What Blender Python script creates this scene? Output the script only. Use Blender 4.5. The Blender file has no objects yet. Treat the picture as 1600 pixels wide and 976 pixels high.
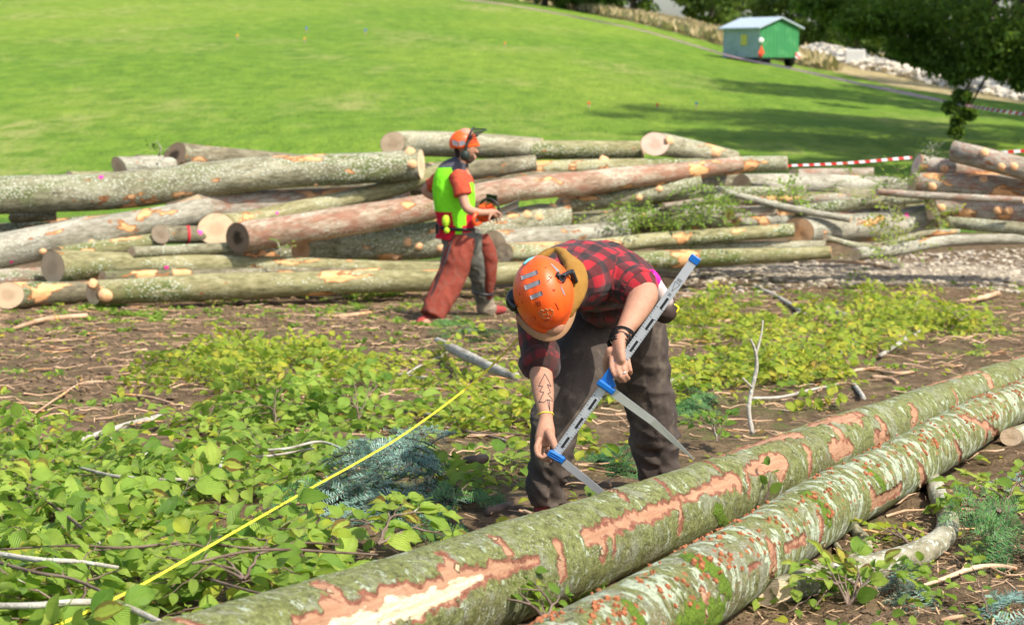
import bpy, math, random
import numpy as np
from mathutils import Vector, Matrix, Euler

random.seed(7)
RNG = np.random.default_rng(7)
scene = bpy.context.scene
COL = scene.collection
rad = math.radians

# ------------------------------------------------------------------ camera
F_PX, CX, CY, HORIZON = 3000.0, 800.0, 488.0, 100.0     # metric of the 1600x976 photograph
PITCH = math.atan((CY - HORIZON) / F_PX)
cam_data = bpy.data.cameras.new('camera')
cam = bpy.data.objects.new('camera', cam_data)
COL.objects.link(cam)
scene.camera = cam
cam.location = (0, 0, 0)
cam.rotation_euler = (math.pi / 2 - PITCH, 0, 0)
cam_data.sensor_width = 36.0
cam_data.lens = F_PX / 1600.0 * 36.0
cam_data.clip_end = 2000.0
cam_data.clip_start = 0.05
cam_data.dof.use_dof = True
cam_data.dof.focus_distance = 6.75
cam_data.dof.aperture_fstop = 5.6

# ------------------------------------------------------------------ world, sun, exposure
SUN_DIR = Vector((0.47, -0.41, 0.74)).normalized()       # towards the sun: from the right, a little behind the camera
SUN_EL = math.asin(SUN_DIR.z)
SUN_AZ = math.atan2(SUN_DIR.x, SUN_DIR.y)
world = bpy.data.worlds.new('World')
scene.world = world
world.use_nodes = True
wn = world.node_tree
bg = wn.nodes['Background']
sky = wn.nodes.new('ShaderNodeTexSky')
sky.sky_type = 'NISHITA'
sky.sun_disc = False
sky.sun_elevation = SUN_EL
sky.sun_rotation = SUN_AZ
sky.air_density = 1.0
sky.dust_density = 2.5
sky.ozone_density = 1.0
wn.links.new(sky.outputs[0], bg.inputs[0])
bg.inputs[1].default_value = 0.15
sun_data = bpy.data.lights.new('sun', 'SUN')
sun_data.energy = 4.3
sun_data.angle = rad(0.6)
sun_data.color = (1.0, 0.94, 0.84)
sun = bpy.data.objects.new('sun', sun_data)
COL.objects.link(sun)
sun.rotation_euler = SUN_DIR.to_track_quat('Z', 'Y').to_euler()
sun.location = (20, -10, 30)
scene.view_settings.view_transform = 'Standard'
scene.view_settings.look = 'None'
scene.view_settings.gamma = 1.0
scene.view_settings.exposure = 0.6
scene.render.engine = 'CYCLES'
scene.cycles.max_bounces = 6
scene.cycles.transparent_max_bounces = 8
scene.cycles.use_denoising = True

# ------------------------------------------------------------------ noise, terrain, picture-to-place helpers
def _hash(ix, iy, iz, seed):
    h = (ix.astype(np.int64) * 374761393 + iy.astype(np.int64) * 668265263 + iz.astype(np.int64) * 2147483647 + seed * 974711) & 0x7fffffff
    h = ((h ^ (h >> 13)) * 1274126177) & 0x7fffffff
    h = ((h ^ (h >> 16)) * 60493) & 0x7fffffff
    return (h & 0xffff) / 65535.0

def vnoise(x, y, z=0.0, seed=0):
    x, y, z = np.broadcast_arrays(np.asarray(x, float), np.asarray(y, float), np.asarray(z, float))
    ix, iy, iz = np.floor(x), np.floor(y), np.floor(z)
    fx, fy, fz = x - ix, y - iy, z - iz
    fx, fy, fz = [f * f * (3 - 2 * f) for f in (fx, fy, fz)]
    r = 0
    for dx in (0, 1):
        for dy in (0, 1):
            for dz in (0, 1):
                w = (fx if dx else 1 - fx) * (fy if dy else 1 - fy) * (fz if dz else 1 - fz)
                r = r + w * _hash(ix + dx, iy + dy, iz + dz, seed)
    return r * 2 - 1

def fbm(x, y, z=0.0, seed=0, octs=4):
    r, a, f = 0, 0.5, 1.0
    for i in range(octs):
        r = r + a * vnoise(np.asarray(x) * f, np.asarray(y) * f, np.asarray(z) * f, seed + i * 17)
        a *= 0.5; f *= 2.03
    return r

TY = [-20, 0, 19, 22, 26, 30, 40, 60, 100, 150, 260, 700]
TZ = [-0.3, -1.207, -2.49, -2.6, -2.62, -2.52, -1.95, -0.85, 1.5, 4.7, 9.0, 16.0]

def gbase(X, Y):
    X = np.asarray(X, float); Y = np.asarray(Y, float)
    k = np.clip((Y - 20) / 20, 0, 1)
    z = 0
    for o in (-2, -1, 0, 1, 2):
        z = z + np.interp(Y + o * 0.07 * Y * k, TY, TZ) / 5
    c = np.interp(Y, [24, 40, 70, 115, 200], [0, .022, .09, .13, .15])
    lx = np.where(X > 0, X, 0.12 * X)
    lx = np.where(np.abs(X) < 3, (X + 3) ** 2 / 12 * 0.88 + 0.12 * X, np.where(X > 0, X, 0.12 * X))
    return z - c * lx

def gz(X, Y):
    X = np.asarray(X, float); Y = np.asarray(Y, float)
    near = np.clip((27 - Y) / 5, 0, 1)
    b = 0.05 * fbm(X * 1.1, Y * 1.1, 0, 3) + 0.03 * fbm(X * 5, Y * 5, 0, 5, 3)
    far = 0.10 * fbm(X * 0.25, Y * 0.25, 0, 9)
    return gbase(X, Y) + b * near + far * (1 - near)

cP, sP = math.cos(PITCH), math.sin(PITCH)
def ray(px, py):
    u, v = (px - CX) / F_PX, (CY - py) / F_PX
    return Vector((u, cP + v * sP, -sP + v * cP))
def P(px, py, Y):
    d = ray(px, py)
    return d * (Y / d.y)
def pix(p):
    p = Vector(p)
    d = p.y * cP - p.z * sP
    return (CX + F_PX * p.x / d, CY - F_PX * (p.y * sP + p.z * cP) / d)
def G(px, py, h=0.0, lo=3.0, hi=400.0):
    d = ray(px, py); d = d / d.y
    Ys = np.geomspace(lo, hi, 700)
    f = Ys * d.z - (gbase(Ys * d.x, Ys) + h)
    i = np.where(f < 0)[0]
    if len(i) == 0: return d * hi
    i = i[0]
    if i == 0: return d * lo
    a, b = Ys[i - 1], Ys[i]
    for _ in range(25):
        m = (a + b) / 2
        if m * d.z - (float(gbase(m * d.x, m)) + h) < 0: b = m
        else: a = m
    return d * b
def onground(X, Y, h=0.0):
    return Vector((X, Y, float(gz(X, Y)) + h))

# ------------------------------------------------------------------ mesh helpers
def make_mesh(name, V, F, mat=None, parent=None, smooth=True, attrs=None, mats=None, fmat=None):
    """V (n,3); F list of index arrays or one (m,k) array; one linked mesh object."""
    me = bpy.data.meshes.new(name)
    V = np.asarray(V, np.float32)
    if isinstance(F, np.ndarray):
        F = [F]
    F = [np.asarray(f, np.int32) for f in F if len(f)]
    loops = np.concatenate([f.ravel() for f in F])
    sizes = np.concatenate([np.full(len(f), f.shape[1], np.int32) for f in F])
    me.vertices.add(len(V)); me.vertices.foreach_set('co', V.ravel())
    me.loops.add(len(loops)); me.loops.foreach_set('vertex_index', loops)
    me.polygons.add(len(sizes))
    st = np.concatenate([[0], np.cumsum(sizes)[:-1]]).astype(np.int32)
    me.polygons.foreach_set('loop_start', st)
    me.polygons.foreach_set('loop_total', sizes)
    me.polygons.foreach_set('use_smooth', np.full(len(sizes), smooth, bool))
    for m in (mats or ([mat] if mat else [])):
        me.materials.append(m)
    if fmat is not None:
        me.polygons.foreach_set('material_index', np.asarray(fmat, np.int32))
    for k, a in (attrs or {}).items():
        a = np.asarray(a, np.float32)
        if a.ndim == 1:
            t = me.attributes.new(k, 'FLOAT', 'POINT'); t.data.foreach_set('value', a)
        else:
            t = me.attributes.new(k, 'FLOAT_VECTOR', 'POINT'); t.data.foreach_set('vector', a.ravel())
    me.update(calc_edges=True)
    o = bpy.data.objects.new(name, me)
    COL.objects.link(o)
    if parent is not None:
        o.parent = parent
        o.matrix_parent_inverse = Matrix.Translation(-parent.location)
    return o

def tag(o, label=None, cat=None, group=None, kind=None):
    if label: o['label'] = label
    if cat: o['category'] = cat
    if group: o['group'] = group
    if kind: o['kind'] = kind
    return o

def empty(name, loc, label=None, cat=None, group=None):
    o = bpy.data.objects.new(name, None)
    o.location = loc; o.empty_display_size = 0.1
    COL.objects.link(o)
    return tag(o, label, cat, group)

class MB:
    """collects pieces of ONE part"""
    def __init__(s): s.V = []; s.Q = []; s.T = []; s.n = 0; s.A = {}
    def add(s, V, Q=None, T=None, **attrs):
        V = np.asarray(V, float)
        s.V.append(V)
        if Q is not None and len(Q): s.Q.append(np.asarray(Q) + s.n)
        if T is not None and len(T): s.T.append(np.asarray(T) + s.n)
        for k, a in attrs.items(): s.A.setdefault(k, []).append(np.asarray(a, float))
        s.n += len(V)
        return s
    def build(s, name, mat, parent=None, smooth=True):
        F = []
        if s.Q: F.append(np.concatenate(s.Q))
        if s.T: F.append(np.concatenate(s.T))
        return make_mesh(name, np.concatenate(s.V), F, mat, parent, smooth, {k: np.concatenate(a) for k, a in s.A.items() if sum(map(len, a)) == s.n})

def box(mb, c, size, R=None, bevel=0.0):
    x, y, z = [v / 2 for v in size]
    if bevel <= 0:
        V = np.array([(sx * x, sy * y, sz * z) for sx in (-1, 1) for sy in (-1, 1) for sz in (-1, 1)])
        Q = [(0, 1, 3, 2), (4, 6, 7, 5), (0, 4, 5, 1), (2, 3, 7, 6), (0, 2, 6, 4), (1, 5, 7, 3)]
        T = None
    else:
        b = min(bevel, x * .9, y * .9, z * .9)
        V = []; 
        for sx in (-1, 1):
            for sy in (-1, 1):
                for sz in (-1, 1):
                    V += [(sx * x, sy * (y - b), sz * (z - b)), (sx * (x - b), sy * y, sz * (z - b)), (sx * (x - b), sy * (y - b), sz * z)]
        V = np.array(V)
        I = lambda a, b_, c_, k: ((a * 2 + b_) * 2 + c_) * 3 + k
        Q = []; T = []
        for s_ in (0, 1):
            Q.append([I(s_, 0, 0, 0), I(s_, 0, 1, 0), I(s_, 1, 1, 0), I(s_, 1, 0, 0)])
            Q.append([I(0, s_, 0, 1), I(0, s_, 1, 1), I(1, s_, 1, 1), I(1, s_, 0, 1)])
            Q.append([I(0, 0, s_, 2), I(0, 1, s_, 2), I(1, 1, s_, 2), I(1, 0, s_, 2)])
        for a in (0, 1):
            for b_ in (0, 1):
                Q.append([I(a, b_, 0, 0), I(a, b_, 1, 0), I(a, b_, 1, 1), I(a, b_, 0, 1)])
                Q.append([I(a, 0, b_, 0), I(a, 1, b_, 0), I(a, 1, b_, 2), I(a, 0, b_, 2)])
                Q.append([I(0, a, b_, 1), I(1, a, b_, 1), I(1, a, b_, 2), I(0, a, b_, 2)])
                for c_ in (0, 1): T.append([I(a, b_, c_, 0), I(a, b_, c_, 1), I(a, b_, c_, 2)])
    if R is not None: V = V @ np.array(R.to_3x3() if hasattr(R, 'to_3x3') else R).T
    mb.add(V + np.array(c), Q, T)
    return mb

def spline(pts, step):
    """Catmull-Rom through rows (x,y,z,extra...), resampled about every `step` metres"""
    Pn = np.array(pts, float)
    if len(Pn) == 2:
        n = max(2, int(np.linalg.norm(Pn[1, :3] - Pn[0, :3]) / step) + 1)
        t = np.linspace(0, 1, n)[:, None]
        return Pn[0] * (1 - t) + Pn[1] * t
    Q = np.vstack([2 * Pn[0] - Pn[1], Pn, 2 * Pn[-1] - Pn[-2]])
    out = []
    for i in range(1, len(Q) - 2):
        p0, p1, p2, p3 = Q[i - 1], Q[i], Q[i + 1], Q[i + 2]
        n = max(1, int(np.linalg.norm(p2[:3] - p1[:3]) / step))
        for k in range(n):
            t = k / n
            out.append(0.5 * (2 * p1 + (p2 - p0) * t + (2 * p0 - 5 * p1 + 4 * p2 - p3) * t * t + (3 * p1 - p0 - 3 * p2 + p3) * t ** 3))
    out.append(Pn[-1])
    return np.array(out)

def frames(C, up=(0, 0, 1)):
    T = np.gradient(C, axis=0)
    T /= np.linalg.norm(T, axis=1)[:, None] + 1e-12
    N = np.zeros_like(T)
    u = np.array(up, float)
    n = u - T[0] * (u @ T[0])
    if np.linalg.norm(n) < 1e-3:
        u = np.array((1.0, 0.1, 0)); n = u - T[0] * (u @ T[0])
    N[0] = n / np.linalg.norm(n)
    for i in range(1, len(C)):
        n = N[i - 1] - T[i] * (N[i - 1] @ T[i])
        N[i] = n / (np.linalg.norm(n) + 1e-12)
    return T, N, np.cross(T, N)

def tube(mb, pts, step=0.05, nseg=8, cap=True, up=(0, 0, 1), rough=0.0, seed=0, attr=True):
    """rows (x,y,z,r): one tapering tube"""
    S = spline(pts, step)
    C, r = S[:, :3], S[:, 3]
    T, N, B = frames(C, up)
    a = np.linspace(0, 2 * np.pi, nseg, endpoint=False)
    s = np.concatenate([[0], np.cumsum(np.linalg.norm(np.diff(C, axis=0), axis=1))])
    rr = r[:, None] * np.ones(nseg)
    if rough:
        rr = rr * (1 + rough * fbm(np.cos(a)[None] * 1.5 + seed * 3.1, np.sin(a)[None] * 1.5, s[:, None] / (r.mean() * 4), seed, 3))
    V = C[:, None] + rr[..., None] * (np.cos(a)[None, :, None] * N[:, None] + np.sin(a)[None, :, None] * B[:, None])
    m = len(C)
    i = np.arange(m - 1)[:, None] * nseg; j = np.arange(nseg)[None]; j2 = (j + 1) % nseg
    Q = np.stack([i + j, i + j2, i + nseg + j2, i + nseg + j], -1).reshape(-1, 4)
    lc = np.stack([np.cos(a)[None] * rr, np.sin(a)[None] * rr, np.repeat(s[:, None], nseg, 1) + seed * 7.3], -1).reshape(-1, 3)
    V = V.reshape(-1, 3)
    T3 = []
    if cap:
        V = np.vstack([V, C[0], C[-1]])
        lc = np.vstack([lc, [0, 0, seed * 7.3], [0, 0, s[-1] + seed * 7.3]])
        n0, n1 = m * nseg, m * nseg + 1
        for k in range(nseg):
            T3.append((n0, (k + 1) % nseg, k)); T3.append((n1, (m - 1) * nseg + k, (m - 1) * nseg + (k + 1) % nseg))
    if attr: mb.add(V, Q, T3, lc=lc)
    else: mb.add(V, Q, T3)
    return mb

# ------------------------------------------------------------------ node helpers
class NT:
    def __init__(s, name):
        s.m = bpy.data.materials.new(name); s.m.use_nodes = True
        s.t = s.m.node_tree; s.t.nodes.clear()
        s.out = s.n('ShaderNodeOutputMaterial')
    def n(s, typ, **kw):
        nd = s.t.nodes.new(typ)
        for k, v in kw.items():
            if k == 'ins':
                for kk, vv in v.items():
                    if hasattr(vv, 'links') or isinstance(vv, bpy.types.NodeSocket): s.t.links.new(vv, nd.inputs[kk])
                    else: nd.inputs[kk].default_value = vv
            else: setattr(nd, k, v)
        return nd
    def attr(s, name, kind='Fac'):
        return s.n('ShaderNodeAttribute', attribute_name=name).outputs[kind]
    def pos(s): return s.n('ShaderNodeNewGeometry').outputs['Position']
    def mapv(s, v, scale=(1, 1, 1), loc=(0, 0, 0)):
        return s.n('ShaderNodeMapping', ins={'Vector': v, 'Scale': scale, 'Location': loc}).outputs[0]
    def noise(s, v, scale=5, detail=4, rough=.55, dist=0.0, out='Fac'):
        return s.n('ShaderNodeTexNoise', ins={'Vector': v, 'Scale': scale, 'Detail': detail, 'Roughness': rough, 'Distortion': dist}).outputs[out]
    def voro(s, v, scale=5, feature='F1', out='Distance', rnd=1.0):
        return s.n('ShaderNodeTexVoronoi', feature=feature, ins={'Vector': v, 'Scale': scale, 'Randomness': rnd}).outputs[out]
    def ramp(s, f, stops, interp='LINEAR'):
        nd = s.n('ShaderNodeValToRGB', ins={'Fac': f})
        cr = nd.color_ramp; cr.interpolation = interp
        while len(cr.elements) < len(stops): cr.elements.new(0.5)
        for e, (p, c) in zip(cr.elements, stops):
            e.position = p
            e.color = (c, c, c, 1) if isinstance(c, (int, float)) else (*c, 1)
        return nd.outputs[0]
    def step(s, f, a, b):
        return s.n('ShaderNodeMapRange', interpolation_type='SMOOTHSTEP', ins={'Value': f, 'From Min': a, 'From Max': b}).outputs[0]
    def mix(s, f, a, b, mode='MIX'):
        nd = s.n('ShaderNodeMix', data_type='RGBA', blend_type=mode)
        for k, v in ((0, f), (6, a), (7, b)):
            if isinstance(v, bpy.types.NodeSocket): s.t.links.new(v, nd.inputs[k])
            elif isinstance(v, (tuple, list)): nd.inputs[k].default_value = (*v[:3], 1)
            else: nd.inputs[k].default_value = v
        return nd.outputs[2]
    def math(s, op, a, b=0.0, c=None):
        nd = s.n('ShaderNodeMath', operation=op)
        for k, v in enumerate((a, b) if c is None else (a, b, c)):
            if isinstance(v, bpy.types.NodeSocket): s.t.links.new(v, nd.inputs[k])
            else: nd.inputs[k].default_value = v
        return nd.outputs[0]
    def bump(s, h, dist=0.01, strength=1.0, normal=None):
        ins = {'Height': h, 'Distance': dist, 'Strength': strength}
        if normal is not None: ins['Normal'] = normal
        return s.n('ShaderNodeBump', ins=ins).outputs[0]
    def surf(s, color, rough=.8, normal=None, spec=.3, metal=0.0, transl=None, coat=0.0, sheen=0.0, alpha=None):
        ins = {'Base Color': color if isinstance(color, bpy.types.NodeSocket) else (*color, 1), 'Roughness': rough, 'Metallic': metal, 'Specular IOR Level': spec, 'Coat Weight': coat, 'Sheen Weight': sheen}
        if normal is not None: ins['Normal'] = normal
        if alpha is not None: ins['Alpha'] = alpha
        p = s.n('ShaderNodeBsdfPrincipled', ins=ins).outputs[0]
        if transl is not None:
            w, tc = transl
            tr = s.n('ShaderNodeBsdfTranslucent', ins={'Color': tc if isinstance(tc, bpy.types.NodeSocket) else (*tc, 1)})
            mx = s.n('ShaderNodeMixShader', ins={0: w})
            s.t.links.new(p, mx.inputs[1]); s.t.links.new(tr.outputs[0], mx.inputs[2])
            p = mx.outputs[0]
        s.t.links.new(p, s.out.inputs[0])
        return s.m

def plain(name, color, rough=.6, spec=.3, metal=0.0, var=.12, scale=30, bump=.0, **kw):
    t = NT(name)
    n = t.noise(t.pos(), scale, 4)
    c = t.mix(n, tuple(max(0, x * (1 - var)) for x in color), tuple(min(1, x * (1 + var)) for x in color))
    return t.surf(c, rough, t.bump(n, bump) if bump else None, spec, metal, **kw)
# ------------------------------------------------------------------ ground materials
def mat_soil():
    t = NT('soil')
    p = t.pos()
    n1 = t.noise(p, 1.3, 5, .6); n2 = t.noise(p, 9, 6, .65); n3 = t.noise(p, 60, 4, .7)
    c = t.ramp(n2, [(.25, (.06, .040, .022)), (.45, (.125, .083, .046)), (.6, (.20, .138, .078)), (.8, (.29, .21, .125))])
    c = t.mix(t.math('MULTIPLY', t.step(n3, .55, .75), .5), c, (.36, .27, .17))
    # thin green growth and moss in patches
    g = t.math('MULTIPLY', t.step(n1, .5, .68), t.step(t.noise(p, 22, 4, .7), .42, .6))
    c = t.mix(t.math('MULTIPLY', g, .75), c, (.10, .15, .03))
    gr = t.attr('grass')
    gn = t.ramp(t.noise(p, 14, 4, .7), [(.3, (.04, .11, .012)), (.7, (.13, .24, .03))])
    c = t.mix(t.step(t.math('ADD', gr, t.math('MULTIPLY', t.math('SUBTRACT', n2, .5), .8)), .4, .6), c, gn)
    gv = t.attr('gravel')
    st = t.ramp(t.voro(p, 16, out='Color'), [(.2, (.24, .19, .13)), (.8, (.46, .40, .31))])
    c = t.mix(t.step(t.math('ADD', gv, t.math('MULTIPLY', t.math('SUBTRACT', n2, .5), 1.1)), .35, .7), c, st)
    h = t.math('ADD', t.math('MULTIPLY', n2, .6), t.math('MULTIPLY', n3, .35))
    return t.surf(c, .95, t.bump(h, .06, 1.0), .15)

def mat_meadow():
    t = NT('meadow_grass')
    p = t.pos()
    st = t.mapv(p, (1, .45, 1))
    n0 = t.noise(st, .05, 4, .6); n1 = t.noise(st, .16, 6, .65); n2 = t.noise(st, 1.4, 5, .7); n3 = t.noise(p, 9, 3, .7)
    c = t.ramp(n2, [(.3, (.075, .155, .010)), (.5, (.125, .235, .014)), (.7, (.19, .30, .026))])
    c = t.mix(t.step(n0, .42, .62), c, t.ramp(n2, [(.3, (.12, .21, .014)), (.7, (.25, .35, .035))]))
    dry = t.math('MULTIPLY', t.step(n1, .49, .68), t.step(n2, .38, .60))
    c = t.mix(t.math('MULTIPLY', dry, .6), c, (.36, .33, .12))
    c = t.mix(t.math('MULTIPLY', t.step(n3, .55, .75), .5), c, (.28, .34, .07))
    fd = t.attr('field')
    straw = t.ramp(n2, [(.3, (.30, .23, .10)), (.7, (.52, .42, .22))])
    c = t.mix(t.step(t.math('ADD', fd, t.math('MULTIPLY', t.math('SUBTRACT', n2, .5), .7)), .35, .6), c, straw)
    rd = t.attr('road')
    chalk = t.ramp(t.noise(p, 2.5, 5, .7), [(.3, (.42, .36, .27)), (.7, (.75, .70, .60))])
    c = t.mix(t.step(t.math('ADD', rd, t.math('MULTIPLY', t.math('SUBTRACT', n2, .5), .7)), .4, .55), c, chalk)
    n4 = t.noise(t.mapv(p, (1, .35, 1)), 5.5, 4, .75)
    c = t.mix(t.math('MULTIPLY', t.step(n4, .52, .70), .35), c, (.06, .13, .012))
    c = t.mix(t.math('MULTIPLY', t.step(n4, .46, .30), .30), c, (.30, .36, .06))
    h = t.math('ADD', t.math('ADD', n2, t.math('MULTIPLY', n3, .5)), n4)
    return t.surf(c, .9, t.bump(h, .22, .8), .2)

M_SOIL, M_MEADOW = mat_soil(), mat_meadow()

# boundary of the meadow as seen from the camera (tape line), on the ground
BL = [G(820, 3), G(1000, 38), G(1140, 76), G(1240, 100), G(1330, 122), G(1480, 158), G(1600, 178)]
BLx = np.array([b.x for b in BL]); BLy = np.array([b.y for b in BL])
o_ = np.argsort(BLx)
def beyond(X, Y):
    return Y - np.interp(X, BLx[o_], BLy[o_], left=400)

def grid(xs, ys):
    X, Y = np.meshgrid(xs, ys)
    n, m = X.shape
    i = np.arange(n - 1)[:, None] * m + np.arange(m - 1)[None]
    Q = np.stack([i, i + 1, i + m + 1, i + m], -1).reshape(-1, 4)
    return X.ravel(), Y.ravel(), Q

def build_ground():
    ys = np.concatenate([np.linspace(-6, 3.6, 14)[:-1], np.arange(3.6, 12, .035), np.arange(12, 30.6, .09), [30.6]])
    xs_ = np.linspace(-1, 1, 300)
    X, Y, Q = grid(xs_, ys)
    X = X * (2.2 + np.abs(Y) * .42)
    fine = .022 * fbm(X * 14, Y * 14, 0, 21, 3) * np.clip((13 - Y) / 4, .4, 1)
    Z = gz(X, Y) + fine
    gravel = np.clip(1 - np.abs(Y - 24.0 + .25 * (X - 5)) / 3.2, 0, 1) * np.clip((X - 1.2) / 2.5, 0, 1)
    gravel = np.clip(gravel * .95, 0, 1)
    grass = np.clip((Y - 25.5) / 2, 0, 1) * np.clip((-1 - X) / 2 + .5, 0, 1)
    grass = np.maximum(grass, np.clip((Y - 25 - 3.6 * np.clip((X + 1) / 2, 0, 1)) / 1.5, 0, 1))
    grass = np.where(gravel > .4, 0, grass)
    o = make_mesh('ground', np.stack([X, Y, Z], 1), Q, M_SOIL, attrs={'gravel': gravel, 'grass': grass})
    tag(o, kind='structure')
    # meadow hill
    ys = np.concatenate([np.arange(30.4, 60, .5), np.arange(60, 180, 1.2), np.geomspace(180, 620, 40)])
    X, Y, Q = grid(np.linspace(-1, 1, 260), ys)
    X = X * (12 + Y * .5)
    Z = gz(X, Y) - np.where(Y < 30.6, .01, 0)
    b = beyond(X, Y)
    right = np.clip((X - 17) / 3, 0, 1)
    road = np.clip((1 - np.abs(b - 8.5) / 5.5) * 2.5, 0, 1) * right * .0
    road = np.maximum(road, np.clip(1 - np.abs(b - 1.0) / 1.6, 0, 1) * (1 - right) * .75)
    field = np.clip((b - 1) / 2, 0, 1) * (1 - np.clip(road, 0, 1)) * (1 - np.clip((X - 15.5) / 1.5, 0, 1) * np.clip((12 - b) / 2, 0, 1))
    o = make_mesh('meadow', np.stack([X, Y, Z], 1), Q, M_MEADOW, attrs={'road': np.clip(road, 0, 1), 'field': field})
    tag(o, kind='structure')
build_ground()

# ------------------------------------------------------------------ bark and wood
def mat_bark(name, dark, mid, light, lichen=.5, moss=.3, orange=.25, red=0.0):
    t = NT(name)
    lc = t.attr('lc', 'Vector')
    a = t.mapv(lc, (1, 1, .35))
    n1 = t.noise(a, 5, 5, .6); n2 = t.noise(a, 26, 5, .65); n3 = t.noise(lc, 90, 4, .7)
    big = t.noise(t.mapv(lc, (1, 1, .3)), 1.6, 3, .5)
    c = t.ramp(n2, [(.3, dark), (.5, mid), (.72, light)])
    c = t.mix(t.math('MULTIPLY', t.step(n1, .45, .65), .6), c, tuple(x * 1.25 for x in light))
    if red:
        c = t.mix(t.math('MULTIPLY', t.step(t.noise(a, 12, 5, .75), .5 - red * .06, .60), .75), c, (.30, .135, .085))
    # moss (dark and light green), along the upper half
    m = t.math('MULTIPLY', t.step(t.math('ADD', big, t.math('MULTIPLY', n1, .5)), .88 - moss * .25, 1.0 - moss * .2), t.step(n2, .35, .6))
    c = t.mix(m, c, t.ramp(n3, [(.35, (.045, .065, .012)), (.7, (.15, .19, .04))]))
    # pale lichen: rounded spots gathered in patches
    v = t.voro(t.mapv(lc, (1, 1, .8)), 34)
    sp = t.math('MULTIPLY', t.step(t.math('ADD', v, t.math('MULTIPLY', n3, .25)), .50, .36), t.step(t.math('ADD', n1, t.math('MULTIPLY', big, .3)), .72 - lichen * .22, .82 - lichen * .22))
    sp2 = t.math('MULTIPLY', t.step(t.noise(lc, 48, 4, .7), .56, .63), t.step(n1, .62 - lichen * .2, .70 - lichen * .2))
    sp = t.math('MAXIMUM', sp, sp2)
    c = t.mix(t.math('MULTIPLY', sp, .8), c, (.52, .55, .44))
    # bark torn off: fresh orange wood under it
    if orange:
        o1 = t.noise(t.mapv(lc, (1, 1, .45), (3, 1, 5)), 3.3, 3, .6, .4)
        k = t.math('ADD', o1, t.math('MULTIPLY', t.math('SUBTRACT', n2, .5), .09))
        e0 = .675 - orange * .17
        rim = t.step(k, e0 - .02, e0 - .008); core = t.step(k, e0, e0 + .012)
        c = t.mix(rim, c, (.30, .13, .05))
        c = t.mix(core, c, t.ramp(n2, [(.3, (.62, .28, .10)), (.7, (.80, .48, .24))]))
    h = t.math('ADD', t.math('MULTIPLY', n2, .5), t.math('ADD', t.math('MULTIPLY', n3, .25), t.math('MULTIPLY', sp, .15)))
    return t.surf(c, .85, t.bump(h, .02, .9), .25)

M_BEECH = mat_bark('beech_bark', (.12, .11, .062), (.25, .23, .145), (.38, .35, .24), .6, .45, .3)
M_GREY = mat_bark('grey_bark', (.15, .135, .095), (.28, .26, .195), (.42, .39, .31), .6, .15, .3)
M_OLIVE = mat_bark('olive_bark', (.11, .10, .045), (.24, .22, .105), (.37, .34, .185), .5, .5, .35)
M_MOSSY = mat_bark('mossy_bark', (.09, .08, .045), (.23, .215, .13), (.38, .36, .25), .85, .85, .18)
M_RED = mat_bark('reddish_bark', (.15, .09, .055), (.30, .215, .145), (.46, .38, .28), .4, .1, .28, 1.0)
M_KNOTTY = mat_bark('knotty_fir_bark', (.14, .115, .08), (.28, .24, .18), (.42, .37, .30), .5, .1, .33, .2)
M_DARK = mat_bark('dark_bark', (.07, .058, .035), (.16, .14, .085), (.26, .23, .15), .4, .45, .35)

def mat_cut(name, heart, sap, dirty=.3):
    t = NT(name)
    lc = t.attr('lc', 'Vector')
    n = t.noise(t.mapv(lc, (1, 1, .1)), 14, 5, .6)
    ln = t.n('ShaderNodeVectorMath', operation='LENGTH', ins={0: t.mapv(lc, (1, 1, 0))}).outputs['Value']
    w = t.n('ShaderNodeMath', operation='SINE', ins={0: t.math('ADD', t.math('MULTIPLY', ln, 560), t.math('MULTIPLY', n, 14))}).outputs[0]
    q = t.attr('rr')
    c = t.mix(t.step(t.math('ADD', q, t.math('MULTIPLY', t.math('SUBTRACT', n, .5), .5)), .25, .6), heart, sap)
    c = t.mix(t.math('MULTIPLY', t.step(w, .1, .9), .22), c, tuple(x * .6 for x in heart))
    saw = t.noise(t.mapv(t.pos(), (3, 3, 60)), 5, 3, .6)
    c = t.mix(t.math('MULTIPLY', t.step(n, .5, .75), dirty), c, (.22, .16, .11))
    c = t.mix(t.step(q, .955, .985), c, (.16, .09, .045))
    return t.surf(c, .8, t.bump(saw, .008, .6), .2)
M_CUT = mat_cut('sawn_wood', (.60, .42, .26), (.72, .54, .34))
M_CUTPINK = mat_cut('pinkish_sawn_wood', (.66, .43, .32), (.78, .56, .43), .12)
M_CUTPALE = mat_cut('cream_sawn_wood', (.60, .44, .28), (.70, .54, .36), .2)
M_ORANGEWOOD = mat_cut('fresh_orange_wood', (.70, .36, .16), (.78, .46, .24), .15)
M_ROT = mat_cut('weathered_rotten_wood', (.05, .035, .022), (.24, .17, .11), .6)
M_PINK = plain('pink_paint', (.85, .05, .30), .5)

class Log: pass
def log_path(pp):
    """rows (px, row, thickness_px, Y) -> (x,y,z,r)"""
    out = []
    for px, py, th, Y in pp:
        p = P(px, py, Y); out.append((p.x, p.y, p.z, th * Y / F_PX / 2))
    return out

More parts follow.
